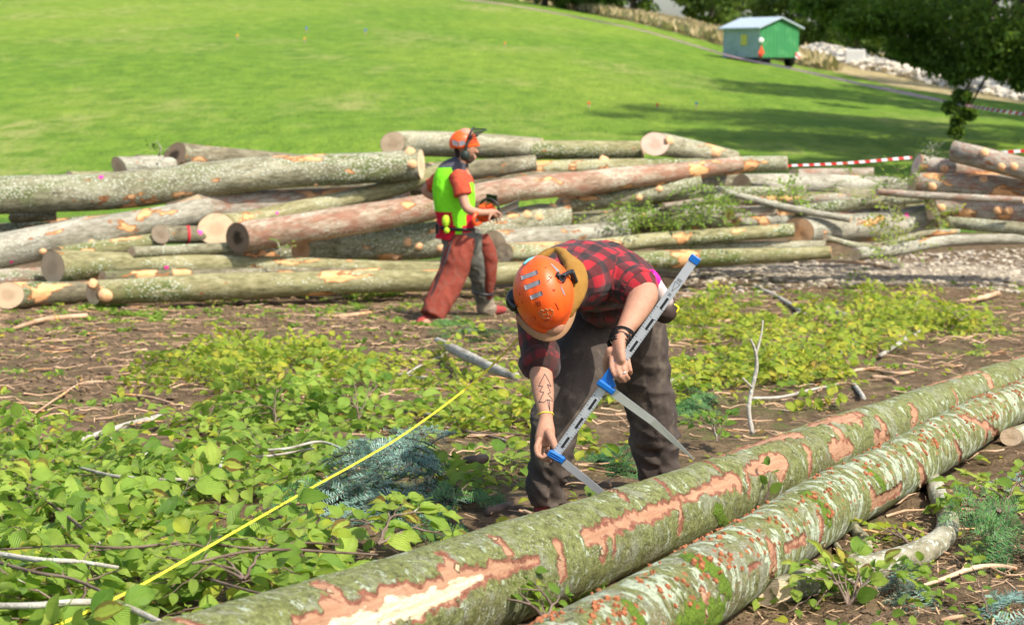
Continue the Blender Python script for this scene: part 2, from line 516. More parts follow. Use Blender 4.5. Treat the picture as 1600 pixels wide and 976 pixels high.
def build_log(name, label, pts, mat, cut=M_CUT, cut2=None, nseg=22, step=.12, seed=0, group='felled logs in the pile', cat='log',
              rough=.085, tiltA=(.05, .6), tiltB=(0, -.35), knots=2, caps=(True, True), bump_amp=.05, field=None, partname='trunk'):
    S = spline(pts, step)
    C, r = S[:, :3].copy(), S[:, 3]
    s = np.concatenate([[0], np.cumsum(np.linalg.norm(np.diff(C, axis=0), axis=1))])
    L = s[-1]
    # slight natural wander
    T, N, B = frames(C)
    C += N * (bump_amp * r.mean() * 6 * fbm(s * .5, seed * 3.3, 0, seed, 2))[:, None] + B * (bump_amp * r.mean() * 6 * fbm(s * .5, seed * 5.1, 4, seed + 5, 2))[:, None]
    T, N, B = frames(C)
    a = np.linspace(0, 2 * np.pi, nseg, endpoint=False)
    ca, sa = np.cos(a), np.sin(a)
    rm = r.mean()
    rr = r[:, None] * (1 + .05 * vnoise(s[:, None] * .6, seed, a[None] * 0, seed) + rough * fbm(ca[None] * 1.3 + seed * 3.1, sa[None] * 1.3, s[:, None] / (rm * 5), seed, 4))
    rr = rr * (1 + .03 * np.cos(2 * a[None] + seed))
    rng = np.random.default_rng(seed + 100)
    for k in range(knots):
        ks, ka = rng.uniform(.1, .95) * L, rng.uniform(0, 6.28)
        d = ((s[:, None] - ks) / (rm * .55)) ** 2 + (np.angle(np.exp(1j * (a[None] - ka))) / .42) ** 2
        rr = rr + rm * rng.uniform(.10, .22) * np.exp(-d)
    shift = np.zeros((len(C), nseg))
    for end, tilt in ((0, tiltA), (-1, tiltB)):
        if tilt != (0, 0):
            w = np.exp(-np.abs(s - s[end]) / (rm * 1.2))
            shift += w[:, None] * (tilt[0] * ca + tilt[1] * sa)[None] * rr
    V = C[:, None] + rr[..., None] * (ca[None, :, None] * N[:, None] + sa[None, :, None] * B[:, None]) + shift[..., None] * T[:, None]
    m = len(C)
    i = np.arange(m - 1)[:, None] * nseg; j = np.arange(nseg)[None]; j2 = (j + 1) % nseg
    Q = np.stack([i + j, i + j2, i + nseg + j2, i + nseg + j], -1).reshape(-1, 4)
    lc = np.stack([ca[None] * rr, sa[None] * rr, np.repeat(s[:, None], nseg, 1) + seed * 7.37], -1)
    mid = C[len(C) // 2]
    root = empty(name, (C[0][0], C[0][1], C[0][2] - r[0]), label, cat, group)
    res = Log(); res.C, res.T, res.N, res.B, res.r, res.s, res.root, res.V = C, T, N, B, r, s, root, V
    at = {'lc': lc.reshape(-1, 3)}
    if field is not None:
        at.update(field(res, V, s, a, rr))
        V = res.V
    res.trunk = make_mesh(partname, V.reshape(-1, 3), Q, mat, root, attrs=at)
    for e, (flag, cm) in enumerate(zip(caps, (cut, cut2 or cut))):
        if not flag: continue
        ring = V[0] if e == 0 else V[-1]
        sgn = -1 if e == 0 else 1
        cen = ring.mean(0); t_ = T[0] if e == 0 else T[-1]
        rings = [.99, .8, .55, .3]
        VV = []; LC = []; RR = []
        for q in rings:
            bumpy = .04 * rm * vnoise(ca * 3 * q, sa * 3 * q, seed, 7)
            VV.append(cen + (ring - cen) * q + sgn * t_ * (.012 * rm + bumpy * (q < .95))[:, None] if q < .95 else ring * 1.0 - (ring - cen) * .004 + sgn * t_ * .001)
            LC.append(np.stack([ca * q * rm, sa * q * rm, np.full(nseg, seed)], 1)); RR.append(np.full(nseg, q))
        VV.append(cen[None] + sgn * t_ * .012 * rm); LC.append(np.array([[0, 0, seed]])); RR.append(np.array([0.]))
        Qc = []; Tc = []
        for k in range(len(rings) - 1):
            for jj in range(nseg):
                Qc.append((k * nseg + jj, (k + 1) * nseg + jj, (k + 1) * nseg + (jj + 1) % nseg, k * nseg + (jj + 1) % nseg))
        k = len(rings) - 1; ce = len(rings) * nseg
        for jj in range(nseg): Tc.append((k * nseg + jj, ce, k * nseg + (jj + 1) % nseg))
        make_mesh('cut_end', np.vstack(VV), [np.array(Qc), np.array(Tc)], cm, root, attrs={'lc': np.vstack(LC), 'rr': np.concatenate(RR)})
    return res

def cut_scar(lg, px, py, size=.05, mat=M_ORANGEWOOD, lift=.5):
    """a sawn-off branch stub: short disc facing out of the log's bark, found where the log is seen at this pixel"""
    s_i, ang = px2sa(lg, px, py)
    c = lg.C[s_i]; nrm = lg.N[s_i] * math.cos(ang) + lg.B[s_i] * math.sin(ang)
    r = lg.r[s_i]
    q = c + nrm * r * .9
    e = nrm + lg.T[s_i] * lift; e /= np.linalg.norm(e)
    mb = MB()
    p1 = q + e * size * .9
    nseg = 12
    a = np.linspace(0, 2 * np.pi, nseg, endpoint=False)
    u = np.cross(e, lg.T[s_i]); u /= np.linalg.norm(u); v = np.cross(e, u)
    R0 = [p1 + size * (np.cos(x) * u + np.sin(x) * v) for x in a]
    R1 = [q - e * size + size * 1.25 * (np.cos(x) * u + np.sin(x) * v) for x in a]
    V = np.array(R0 + R1 + [p1 + e * .003])
    lc = np.array([(math.cos(x) * size, math.sin(x) * size, px) for x in a] * 2 + [(0, 0, px)])
    rr = np.array([.9] * nseg + [1.0] * nseg + [0.])
    T = [(k, (k + 1) % nseg, 2 * nseg) for k in range(nseg)]
    Q = [(k, k + nseg, (k + 1) % nseg + nseg, (k + 1) % nseg) for k in range(nseg)]
    mb.add(V, Q, T, lc=lc, rr=rr)
    return mb.build('branch_scar', mat, lg.root)

def px2sa(lg, px, py):
    """nearest camera-facing place on the log for a pixel: (station index, angle)"""
    V = lg.V
    d = V[..., 1] * cP - V[..., 2] * sP
    u = CX + F_PX * V[..., 0] / d
    v = CY - F_PX * (V[..., 1] * sP + V[..., 2] * cP) / d
    out = V - lg.C[:, None]
    facing = (out * V).sum(-1) < 0
    e = (u - px) ** 2 + (v - py) ** 2 + np.where(facing, 0, 1e9)
    i, j = np.unravel_index(np.argmin(e), e.shape)
    return i, 2 * np.pi * j / V.shape[1]

def paint_dot(lg, px, py, size=.025, mat=None):
    i, a = px2sa(lg, px, py)
    nrm = lg.N[i] * math.cos(a) + lg.B[i] * math.sin(a)
    c = lg.C[i] + nrm * (np.linalg.norm(lg.V[i, int(round(a / (2 * np.pi) * lg.V.shape[1])) % lg.V.shape[1]] - lg.C[i]) + .004)
    t = lg.T[i]; b = np.cross(nrm, t)
    aa = np.linspace(0, 2 * np.pi, 12, endpoint=False)
    V = [c + nrm * .003] + [c - nrm * .004 + size * (1 + .2 * math.sin(3 * x)) * (math.cos(x) * t + math.sin(x) * b) for x in aa]
    make_mesh('paint_mark', np.array(V), np.array([(0, k + 1, (k + 1) % 12 + 1) for k in range(12)]), mat or M_PINK, lg.root)

def L(label, pp, mat, seed, **kw):
    return build_log('log', label, log_path(pp), mat, seed=seed, **kw)
R4 = lambda pts, Y0, Y1: [(x, y, t, Y0 + (Y1 - Y0) * k / (len(pts) - 1)) for k, (x, y, t) in enumerate(pts)]

big = L('long mossy white-spotted log, topmost at the left edge of the pile', R4([(-60, 314, 60), (0, 306, 58), (200, 297, 57), (400, 272, 52), (540, 264, 50), (658, 256, 48)], 21.3, 22.0), M_MOSSY, 1, knots=5)
cut_scar(big, 638, 237, .05); cut_scar(big, 644, 256, .045); cut_scar(big, 500, 290, .03); cut_scar(big, 545, 288, .03); paint_dot(big, 155, 277, .03)
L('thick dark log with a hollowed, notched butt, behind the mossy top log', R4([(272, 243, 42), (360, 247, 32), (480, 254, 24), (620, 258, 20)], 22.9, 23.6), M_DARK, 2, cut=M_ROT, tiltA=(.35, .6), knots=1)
L('short pale log with a slanted end left of the notched dark log', R4([(186, 262, 34), (310, 262, 32)], 22.7, 23.0), M_GREY, 3, tiltA=(-.3, .5))
L('lichened log peeping out behind the short pale one', R4([(213, 254, 24), (420, 254, 22)], 23.6, 24.0), M_MOSSY, 4)
L('thin bark-scuffed log along the upper edge of the pile far left', R4([(108, 277, 22), (330, 277, 22)], 22.6, 23.1), M_OLIVE, 5)
g1 = L('wide smooth grey log entering the pile from the left edge', R4([(-60, 404, 56), (0, 393, 56), (140, 366, 50), (283, 338, 40), (330, 328, 36)], 20.7, 21.5), M_GREY, 6, knots=3)
paint_dot(g1, 20, 411, .022); cut_scar(g1, 70, 395, .035); cut_scar(g1, 142, 381, .03)
L('little offcut wedged under the mossy top log', R4([(88, 338, 14), (20, 340, 16)], 21.7, 21.9), M_DARK, 7, cut=M_CUT, group='small offcuts', cat='offcut')
s1 = L('grey log whose bark is ripped orange along its top, splintered butt', R4([(291, 327, 52), (330, 326, 48), (420, 320, 44), (560, 309, 36), (640, 302, 30)], 21.5, 22.3), M_KNOTTY, 8, cut=M_CUT, tiltA=(.15, .75))
s2 = L('slim log with a big oval split butt above the rotten-ended log', R4([(340, 358, 50), (370, 352, 40), (450, 334, 34), (597, 299, 30), (690, 268, 26), (720, 262, 25)], 21.0, 22.8), M_OLIVE, 9, cut=M_CUT, tiltA=(.1, .5))
paint_dot(s2, 436, 330, .02)
rd = L('long reddish stripped-bark log with a rotten hollow butt', [(372, 372, 52, 20.6), (531, 348, 48, 20.9), (680, 321, 43, 21.4), (800, 297, 38, 21.9), (947, 282, 38, 22.5), (1060, 268, 32, 23.0), (1158, 254, 25, 23.4)], M_RED, 10, cut=M_ROT, cut2=M_CUTPALE, rough=.09, knots=6)
t1 = L('stout beech log with a round grey sawn face, highest behind the standing man', R4([(614, 221, 36), (640, 221, 38), (760, 226, 38), (846, 231, 34)], 23.7, 24.1), M_BEECH, 11, knots=1)
L('straight olive log finishing the top row right of the round-faced beech', R4([(820, 233, 29), (920, 233, 28), (1005, 234, 27)], 24.0, 24.1), M_OLIVE, 12, knots=1)
L('dull brown log with a rounded end just right of the standing man', R4([(668, 274, 34), (760, 265, 28), (838, 256, 25)], 22.6, 23.1), M_DARK, 13)
b1 = L('narrow log with one long orange gash, below the top row', R4([(820, 265, 24), (930, 260, 23), (1100, 257, 20)], 23.6, 23.9), M_OLIVE, 14)
cut_scar(b1, 940, 251, .05)
k1 = L('stubby tilted log with a round sawn face alone on top of the pile', R4([(1023, 225, 37), (1060, 231, 34), (1150, 250, 28)], 23.8, 24.6), M_BEECH, 15, cut=M_CUTPINK, knots=1)
cut_scar(k1, 1044, 221, .05); cut_scar(k1, 1113, 239, .06)
L('white-lichened log tip sticking out beyond the reddish log', R4([(1060, 266, 28), (1150, 258, 28), (1230, 254, 24)], 23.8, 24.0), M_MOSSY, 16, knots=1)
n1 = L('crooked lichened log with ragged orange scars under the reddish one', R4([(880, 322, 28), (960, 311, 29), (1040, 296, 29), (1094, 282, 27)], 22.5, 23.1), M_MOSSY, 17, cut=M_CUTPALE, knots=3)
for q in ((990, 310), (1022, 297), (892, 314)): cut_scar(n1, *q, .035)
n2 = L('fat lichened log with orange branch scars behind the standing man', R4([(470, 392, 34), (564, 383, 44), (679, 375, 56), (800, 351, 50), (891, 337, 42)], 21.1, 22.4), M_MOSSY, 18, cut=M_ORANGEWOOD, knots=4)
for q in ((631, 381), (652, 386), (613, 400), (680, 389), (815, 335), (845, 335), (866, 314)): cut_scar(n2, *q, .045)
L('grey log with an orange sawn end, behind the bent man', R4([(772, 383, 42), (880, 371, 34), (984, 360, 26)], 21.6, 22.3), M_GREY, 19, cut=M_CUT, cut2=M_ORANGEWOOD)
L('slender smooth log reaching right to the broad orange sawn face', R4([(789, 394, 29), (900, 388, 27), (1000, 377, 25), (1120, 367, 23), (1241, 359, 22)], 21.2, 22.2), M_OLIVE, 20, cut=M_CUT)
w1 = L('massive log with a broad orange sawn face at the right of the pile', R4([(1248, 360, 46), (1360, 355, 48), (1462, 345, 54)], 22.6, 23.4), M_GREY, 21, cut=M_ORANGEWOOD, knots=2, tiltA=(0, .6))
paint_dot(w1, 1417, 337, .03)
f1 = L('front log with a large brown sawn face, pink dot on its bark', R4([(82, 419, 56), (140, 416, 46), (230, 415, 38), (400, 416, 32), (620, 420, 28), (840, 420, 24)], 20.5, 21.0), M_OLIVE, 22, knots=2)
paint_dot(f1, 263, 419, .025)
L('dark slim log squeezed between the two front logs', R4([(160, 437, 24), (400, 429, 22), (600, 427, 20)], 20.4, 20.8), M_DARK, 23)
f2 = L('foremost yellow-olive log with an orange scar beside its butt', R4([(146, 459, 42), (295, 452, 42), (450, 446, 38), (530, 442, 36), (662, 437, 34), (800, 427, 31), (860, 424, 30)], 19.9, 21.0), M_OLIVE, 24, knots=2)
cut_scar(f2, 170, 459, .06); cut_scar(f2, 157, 439, .04)
L('brown log with a sawn face at the lower left corner of the pile', R4([(13, 463, 40), (70, 460, 36), (150, 455, 30)], 19.9, 20.5), M_DARK, 25, cut=M_CUT, tiltA=(.05, .85))
L('log with torn bark lying above the corner one, left edge', R4([(-50, 441, 30), (85, 431, 28)], 20.6, 20.9), M_KNOTTY, 26)
rb = L('short thin log ringed by a red band beside the split butt', R4([(251, 365, 30), (330, 366, 26)], 20.9, 21.1), M_DARK, 27, cut=M_CUTPALE, tiltA=(0, .8))
mbb = MB(); i0 = np.searchsorted(rb.s, .14); 
tube(mbb, [(*rb.C[i0], rb.r[i0] * 1.06), (*(rb.C[i0] + rb.T[i0] * .03), rb.r[i0] * 1.06)], .01, 20); mbb.build('red_band', plain('red_band_paint', (.55, .03, .04), .5), rb.root)
paint_dot(rb, 319, 363, .03)
L('mossy green log low between the grey log and the large sawn face', R4([(90, 398, 28), (255, 377, 28)], 20.8, 21.1), M_OLIVE, 28)
L('thin white-speckled log under the split butt', R4([(205, 394, 18), (380, 386, 18)], 20.6, 20.9), M_MOSSY, 29)
L('long low log at the front right with chewed orange nicks', R4([(950, 409, 26), (1100, 404, 27), (1299, 394, 20)], 21.4, 21.9), M_OLIVE, 30, cut=M_CUTPALE, knots=2)
L('slim log showing just above the long low right one', R4([(1030, 388, 18), (1290, 384, 16)], 22.0, 22.3), M_BEECH, 31)
L('thin wavy pole crossing the middle of the right side', R4([(1237, 331, 15), (1300, 323, 18), (1370, 315, 18), (1440, 308, 18), (1493, 302, 17)], 22.9, 23.0), M_MOSSY, 32, knots=2)
L('broad pale log lying low behind the wavy pole', R4([(1160, 290, 32), (1280, 289, 32), (1440, 293, 28)], 24.3, 24.8), M_GREY, 33)
L('flat log scarred orange along its top at the back right', R4([(1240, 274, 20), (1365, 271, 18)], 25.0, 25.2), M_KNOTTY, 34)
p1 = L('high right log with a round pink sawn face', R4([(1490, 237, 35), (1540, 249, 37), (1680, 284, 42)], 23.0, 22.2), M_KNOTTY, 35, cut=M_CUTPINK, knots=3)
p2 = L('log with a pink oval sawn face just below the high right one', R4([(1432, 256, 32), (1500, 268, 30), (1640, 296, 32)], 23.4, 22.9), M_KNOTTY, 36, cut=M_CUTPINK, knots=3, tiltA=(.2, .7))
p3 = L('thick knotted log, third from the top at the right edge', R4([(1425, 288, 36), (1520, 291, 40), (1680, 297, 42)], 23.1, 22.6), M_KNOTTY, 37, knots=4)
p4 = L('thick red-scarred log, lowest of the stacked four at the right edge', R4([(1455, 326, 38), (1560, 329, 40), (1680, 335, 42)], 22.9, 22.4), M_KNOTTY, 38, knots=4)
for lg, qs in ((p1, ((1540, 240), (1585, 262), (1568, 262))), (p2, ((1480, 265),)), (p3, ((1466, 290), (1532, 281))), (p4, ((1482, 325), (1552, 330), (1570, 327)))):
    for q in qs: cut_scar(lg, *q, .045)
L('slim pole lying against the foot of the right stack', R4([(1480, 346, 18), (1560, 354, 20), (1680, 366, 20)], 22.5, 22.0), M_MOSSY, 39)
L('bent thin trunk curving along the gravel at the right', R4([(1336, 397, 20), (1400, 390, 19), (1470, 377, 18), (1540, 374, 17), (1680, 374, 16)], 21.8, 22.2), M_GREY, 40, cut=M_CUTPALE)
L('dull log low behind the scrubby twigs in the middle', R4([(985, 313, 16), (1098, 310, 14)], 23.2, 23.4), M_OLIVE, 42)
L('scarred pole in the middle right, above the wavy pole', R4([(1160, 316, 18), (1330, 310, 17)], 23.4, 23.6), M_KNOTTY, 43)
L('pale short pole left of the broad orange sawn face', R4([(1150, 347, 18), (1262, 343, 16)], 22.9, 23.0), M_GREY, 44, cut=M_ORANGEWOOD)
L('low barked log half buried beneath the green twigs', R4([(889, 346, 24), (1010, 342, 22), (1130, 346, 18)], 22.6, 23.0), M_MOSSY, 45, cut=M_ORANGEWOOD)
L('mossy log in the tangle left of the wavy pole', R4([(1000, 300, 26), (1180, 303, 24), (1260, 300, 20)], 23.6, 23.9), M_MOSSY, 49, knots=2)
L('grey log lying across the tangle just under the mossy one', R4([(960, 330, 22), (1100, 333, 24), (1240, 338, 22)], 23.3, 23.6), M_GREY, 50, knots=2)
L('rough barked log between the wavy pole and the massive log', R4([(1180, 346, 22), (1330, 338, 24), (1500, 330, 24)], 23.9, 24.2), M_KNOTTY, 51, knots=2)
L('thin tilted log under the broad pale log', R4([(1130, 306, 16), (1290, 310, 18), (1440, 322, 16)], 23.9, 24.0), M_OLIVE, 52, knots=2)
L('brown log at the base of the tangle behind the slender smooth log', R4([(985, 358, 26), (1120, 352, 24), (1250, 352, 22)], 23.0, 23.3), M_DARK, 53, knots=1)
L('stained log low behind the wavy pole, right end lost in twigs', R4([(1300, 303, 24), (1380, 306, 24), (1470, 312, 24)], 24.2, 24.4), M_BEECH, 54, knots=1)
L('broken pole leaning over the brush, middle right', R4([(1035, 322, 10), (1130, 312, 12), (1215, 318, 10)], 22.6, 22.9), M_KNOTTY, 55, knots=1)
L('short bark-stripped chunk among the twigs, middle right', R4([(1140, 336, 20), (1215, 330, 20)], 22.9, 23.0), M_KNOTTY, 56, cut=M_ORANGEWOOD)
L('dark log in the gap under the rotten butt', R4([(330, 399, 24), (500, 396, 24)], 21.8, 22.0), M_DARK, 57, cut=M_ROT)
L('shadow-dark log end in the hollow between the reddish log and the tangle', R4([(1000, 287, 26), (1100, 285, 28), (1200, 284, 26)], 24.6, 24.9), M_DARK, 58, knots=1)  # closes a gap; its dark bark also stands in for the shadow there
L('slim pole crossing upwards to the right through the tangle', R4([(960, 352, 11), (1060, 322, 12), (1160, 300, 10)], 22.4, 23.2), M_MOSSY, 59)
L('slim pole crossing downwards to the right through the tangle', R4([(1130, 300, 10), (1230, 325, 12), (1330, 343, 11)], 22.7, 22.5), M_GREY, 60)
L('crooked slim pole resting on the low long log, right', R4([(1290, 372, 9), (1360, 386, 11), (1440, 366, 10), (1500, 362, 9)], 21.9, 22.1), M_BEECH, 61)
L('thin bark-torn pole lying on the stacked right logs', R4([(1370, 300, 11), (1450, 306, 12), (1600, 312, 11)], 22.3, 22.0), M_KNOTTY, 62)
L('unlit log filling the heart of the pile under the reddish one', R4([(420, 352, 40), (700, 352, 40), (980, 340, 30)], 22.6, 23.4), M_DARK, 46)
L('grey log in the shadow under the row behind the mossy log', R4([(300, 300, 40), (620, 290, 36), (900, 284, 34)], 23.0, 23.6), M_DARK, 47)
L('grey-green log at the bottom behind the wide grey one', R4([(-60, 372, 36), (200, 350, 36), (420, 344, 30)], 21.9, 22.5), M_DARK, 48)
# ------------------------------------------------------------------ the two near fir logs
def mat_near(name, lichen, chips):
    t = NT(name)
    lc = t.attr('lc', 'Vector'); A = t.attr('strip'); K = t.attr('knot'); W = t.attr('core'); M = t.attr('mossy')
    n1 = t.noise(lc, 9, 5, .65); n2 = t.noise(lc, 42, 5, .7); n3 = t.noise(lc, 160, 4, .7); big = t.noise(t.mapv(lc, (1, 1, .5)), 3.0, 4, .6)
    ringy = t.noise(t.mapv(lc, (1.0, 1.0, 1.75)), 10 if chips else 15, 4, .58, .35)      # lichen grows in bands round the trunk
    c = t.ramp(n2, [(.30, (.085, .085, .03)), (.45, (.19, .21, .06)), (.6, (.29, .32, .10)), (.78, (.40, .42, .19))])
    br = t.math('MULTIPLY', t.step(big, .52, .66), t.step(n2, .42, .58))
    c = t.mix(t.math('MULTIPLY', br, .8), c, (.22, .15, .095))
    gy = t.math('MULTIPLY', t.step(t.noise(lc, 5.5, 4, .65), .48, .6), t.step(n1, .4, .6))
    c = t.mix(t.math('MULTIPLY', gy, .6), c, (.40, .41, .32))
    cr = t.math('MULTIPLY', t.step(t.noise(lc, 19, 6, .75), .60, .66), .8)
    c = t.mix(cr, c, (.075, .055, .03))
    li = t.math('MULTIPLY', t.step(t.math('ADD', t.math('MULTIPLY', ringy, .75), t.math('MULTIPLY', n2, .25)), .60 - lichen * .12, .635 - lichen * .12), t.step(t.noise(lc, 60, 5, .75), .33, .40))
    li = t.math('MULTIPLY', li, t.math('SUBTRACT', 1.0, t.step(M, .2, .6)))
    c = t.mix(t.math('MULTIPLY', li, .9), c, t.ramp(n3, [(.3, (.46, .55, .34)), (.7, (.70, .77, .60))]))
    sp = t.math('MULTIPLY', t.step(t.voro(lc, 120), .36, .25), t.step(t.noise(lc, 15, 4, .6), .5, .62))
    c = t.mix(t.math('MULTIPLY', sp, .75), c, (.62, .64, .55))
    f1 = t.noise(lc, 95, 5, .75); f2 = t.noise(t.mapv(lc, (1, 1, .6)), 230, 3, .7)
    c = t.mix(t.math('MULTIPLY', t.step(f1, .53, .62), .55), c, (.10, .08, .04))
    c = t.mix(t.math('MULTIPLY', t.step(f1, .45, .35), .55), c, (.44, .45, .30))
    c = t.mix(t.math('MULTIPLY', t.step(f2, .58, .68), .3), c, (.08, .07, .04))
    mo = t.step(t.math('ADD', M, t.math('MULTIPLY', t.math('SUBTRACT', n2, .5), 1.4)), .55, .7)
    c = t.mix(mo, c, t.ramp(n3, [(.35, (.07, .13, .008)), (.7, (.22, .34, .03))]))
    if chips:
        v = t.voro(t.mapv(lc, (1, 1, .8)), 46)
        vc = t.voro(t.mapv(lc, (1, 1, .8)), 46, out='Color')
        pk = t.n('ShaderNodeSeparateColor', ins={0: vc}).outputs[0]
        top = t.attr('upper')
        on = t.math('MULTIPLY', t.step(t.math('ADD', pk, t.math('MULTIPLY', t.noise(lc, 7, 3, .6), .8)), 1.16, 1.2), top)
        sp_ = t.math('MULTIPLY', t.step(t.math('ADD', v, t.math('MULTIPLY', n2, .3)), .62, .52), on)
        c = t.mix(sp_, c, t.ramp(n2, [(.35, (.20, .06, .02)), (.65, (.58, .23, .08))]))
    e = t.math('ADD', A, t.math('MULTIPLY', t.math('SUBTRACT', t.noise(lc, 60, 5, .7), .5), .016))
    rim = t.step(e, -.005, .003); inn = t.step(t.math('ADD', e, t.math('MULTIPLY', t.math('SUBTRACT', t.noise(lc, 26, 5, .7), .5), .035)), .0045, .013)
    c = t.mix(rim, c, t.ramp(n2, [(.35, (.19, .065, .038)), (.65, (.40, .165, .10))]))
    streak = t.noise(t.mapv(lc, (1, 1, .09)), 70, 5, .7)
    c = t.mix(t.math('MULTIPLY', inn, t.step(n1, .28, .42)), c, t.ramp(streak, [(.3, (.46, .22, .115)), (.7, (.64, .385, .235))]))
    w = t.math('ADD', W, t.math('MULTIPLY', t.math('SUBTRACT', t.noise(t.mapv(lc, (1, 1, .12)), 34, 5, .7), .5), .05))
    c = t.mix(t.step(w, .0, .008), c, t.ramp(streak, [(.25, (.66, .50, .22)), (.45, (.86, .76, .48)), (.7, (.93, .88, .70))]))
    kk = t.math('ADD', K, t.math('MULTIPLY', t.math('SUBTRACT', n2, .5), .01))
    c = t.mix(t.step(kk, -.003, .001), c, (.16, .075, .035))
    c = t.mix(t.step(kk, .002, .005), c, (.66, .52, .32))
    h = t.math('ADD', t.math('MULTIPLY', n2, .55), t.math('ADD', t.math('MULTIPLY', n3, .3), t.math('MULTIPLY', li, .25)))
    h = t.math('ADD', h, t.math('MULTIPLY', cr, -.5))
    h = t.math('MULTIPLY', h, t.math('SUBTRACT', 1.0, t.math('MULTIPLY', rim, .75)))
    h = t.math('ADD', h, t.math('MULTIPLY', mo, .6))
    return t.surf(c, .82, t.bump(t.math('ADD', h, t.math('MULTIPLY', f1, -1.0)), .014, 1.0), .3)
M_NEAR1, M_NEAR2 = mat_near('mossy_fir_bark', .22, False), mat_near('lichened_fir_bark', .72, True)

def near_log(name, label, edge, r0, strips, cores, knots, mosses, mat, seed, ext=None):
    pts = []
    for px, py in edge:                    # centre line seen in the photo, on the ground at trunk-radius height
        g = G(px, py, r0); pts.append([g.x, g.y, g.z, r0])
    if ext: 
        pts.append([*ext, r0 * .8])
    for i, p in enumerate(pts): p[3] = r0 * (1.03 - .030 * i)
    rng = np.random.default_rng(seed)
    def field(res, V, s, a, rr):
        def st(px, py):
            i, ang = px2sa(res, px, py); return s[i], ang
        rm = float(res.r.mean())
        S_ = s[:, None] * np.ones(len(a)); A_ = a[None] * np.ones(len(s))[:, None]
        def capsule(p, q, hw0, hw1=None):
            hw1 = hw1 or hw0
            (s0, a0), (s1, a1) = st(*p), st(*q)
            da = math.atan2(math.sin(a1 - a0), math.cos(a1 - a0))
            X = S_ - s0; Y = np.angle(np.exp(1j * (A_ - a0))) * rm
            dx, dy = s1 - s0, da * rm
            L2 = dx * dx + dy * dy + 1e-9
            t = np.clip((X * dx + Y * dy) / L2, 0, 1)
            d = np.hypot(X - t * dx, Y - t * dy)
            w = hw0 + (hw1 - hw0) * t
            w = w * (1 + .5 * vnoise(S_ * 22, A_ * rm * 22, seed, seed) + .35 * vnoise(S_ * 60, A_ * rm * 60, seed, seed + 3))
            return w - d
        F = np.full(S_.shape, -.05); Cc = F.copy(); K = F.copy(); Mo = np.zeros_like(F)
        for x in strips: F = np.maximum(F, capsule(x[0], x[1], *x[2:]))
        for x in cores: Cc = np.maximum(Cc, capsule(x[0], x[1], *x[2:]))
        for x in knots: K = np.maximum(K, capsule(x, (x[0] + 1, x[1] + 1), .008))
        for x in mosses: Mo = np.maximum(Mo, np.clip(capsule(x[0], x[1], x[2]) / (x[2] * .6) + .3, 0, 1))
        up = V[..., 2] - res.C[:, None, 2]
        upper = np.clip((up / rm - .05) * 3, 0, 1)
        out = V - res.C[:, None]; out = out / np.linalg.norm(out, axis=-1)[..., None]
        dep = -.0055 * np.clip((F + .002) / .005, 0, 1) + .005 * np.clip((K + .004) / .006, 0, 1) - .004 * np.clip(Cc / .02, 0, 1)
        dep = dep + .0035 * np.exp(-((F + .001) / .004) ** 2)
        dep = dep + .0022 * fbm(S_ * 45, A_ * rm * 45, seed, seed + 9, 3) + .004 * fbm(S_ * 9, A_ * rm * 9, seed, seed + 19, 3)
        dep = dep + .008 * np.clip(Mo - .3, 0, 1) * (1 + vnoise(S_ * 60, A_ * 60 * rm, seed, 77))
        res.V = V + out * dep[..., None]
        return {'strip': F.ravel(), 'core': Cc.ravel(), 'knot': K.ravel(), 'mossy': Mo.ravel(), 'upper': upper.ravel()}
    return build_log(name, label, pts, mat, nseg=110, step=.012, seed=seed, group=None, field=field, rough=.075, bump_amp=.03, cut=M_CUTPINK)

m_ = lambda v, Y=6.0: v * Y / 3000
S1 = [((300, 1075), (520, 985), .05), ((500, 975), (700, 915), .045, .04), ((700, 912), (842, 872), .036, .012),
      ((941, 827), (942, 868), 0.019), ((916, 839), (1060, 785), 0.023), ((956, 827), (958, 864), 0.016), ((1060, 783), (1061, 822), 0.025), ((1050, 775), (1018, 748), 0.012),
      ((1066, 780), (1104, 765), 0.019, .02), ((1100, 767), (1148, 752), .032), ((1150, 745), (1156, 762), .022), ((1165, 735), (1170, 774), 0.016), ((1172, 733), (1215, 722), .022, .04), ((1225, 718), (1222, 736), .04),
      ((1114, 703), (1237, 676), .034), ((1180, 690), (1237, 678), .045), ((1260, 700), (1264, 742), 0.022), ((1264, 664), (1341, 646), .034), ((1300, 655), (1335, 650), .045), ((1306, 668), (1318, 694), 0.028), ((1300, 700), (1328, 697), .04),
      ((1375, 657), (1383, 691), .030), ((1370, 685), (1385, 690), .04), ((1430, 640), (1427, 666), .04), ((1446, 599), (1525, 579), .04), ((1544, 588), (1548, 612), .04), ((1490, 610), (1495, 628), .02), ((1560, 566), (1640, 545), .04),
      ((504, 914), (544, 941), 0.023), ((694, 866), (716, 893), 0.020), ((767, 836), (799, 860), 0.020), ((873, 852), (881, 893), 0.022), ((953, 764), (981, 783), 0.014), ((1094, 717), (1125, 737), 0.014), ((285, 968), (330, 990), .02)]
C1 = [((380, 1040), (560, 980), .028), ((560, 972), (660, 938), .03, .026), ((660, 938), (770, 890), .026, .008)]
K1 = [(516, 921), (716, 885), (774, 839), (877, 870), (941, 861), (958, 861), (1060, 802), (1169, 757), (1390, 690), (1428, 657), (955, 768)]
near1 = near_log('fir_log', 'thick mossy fir log being measured, long torn strip of pale wood on its side',
                 [(100, 1125), (340, 1053), (600, 966), (850, 872), (1100, 778), (1300, 700), (1440, 646), (1600, 585), (1700, 550)], .146, S1, C1, K1,
                 [((900, 975), (960, 960), .05), ((1120, 800), (1140, 840), .03)], M_NEAR1, 61, ext=None)
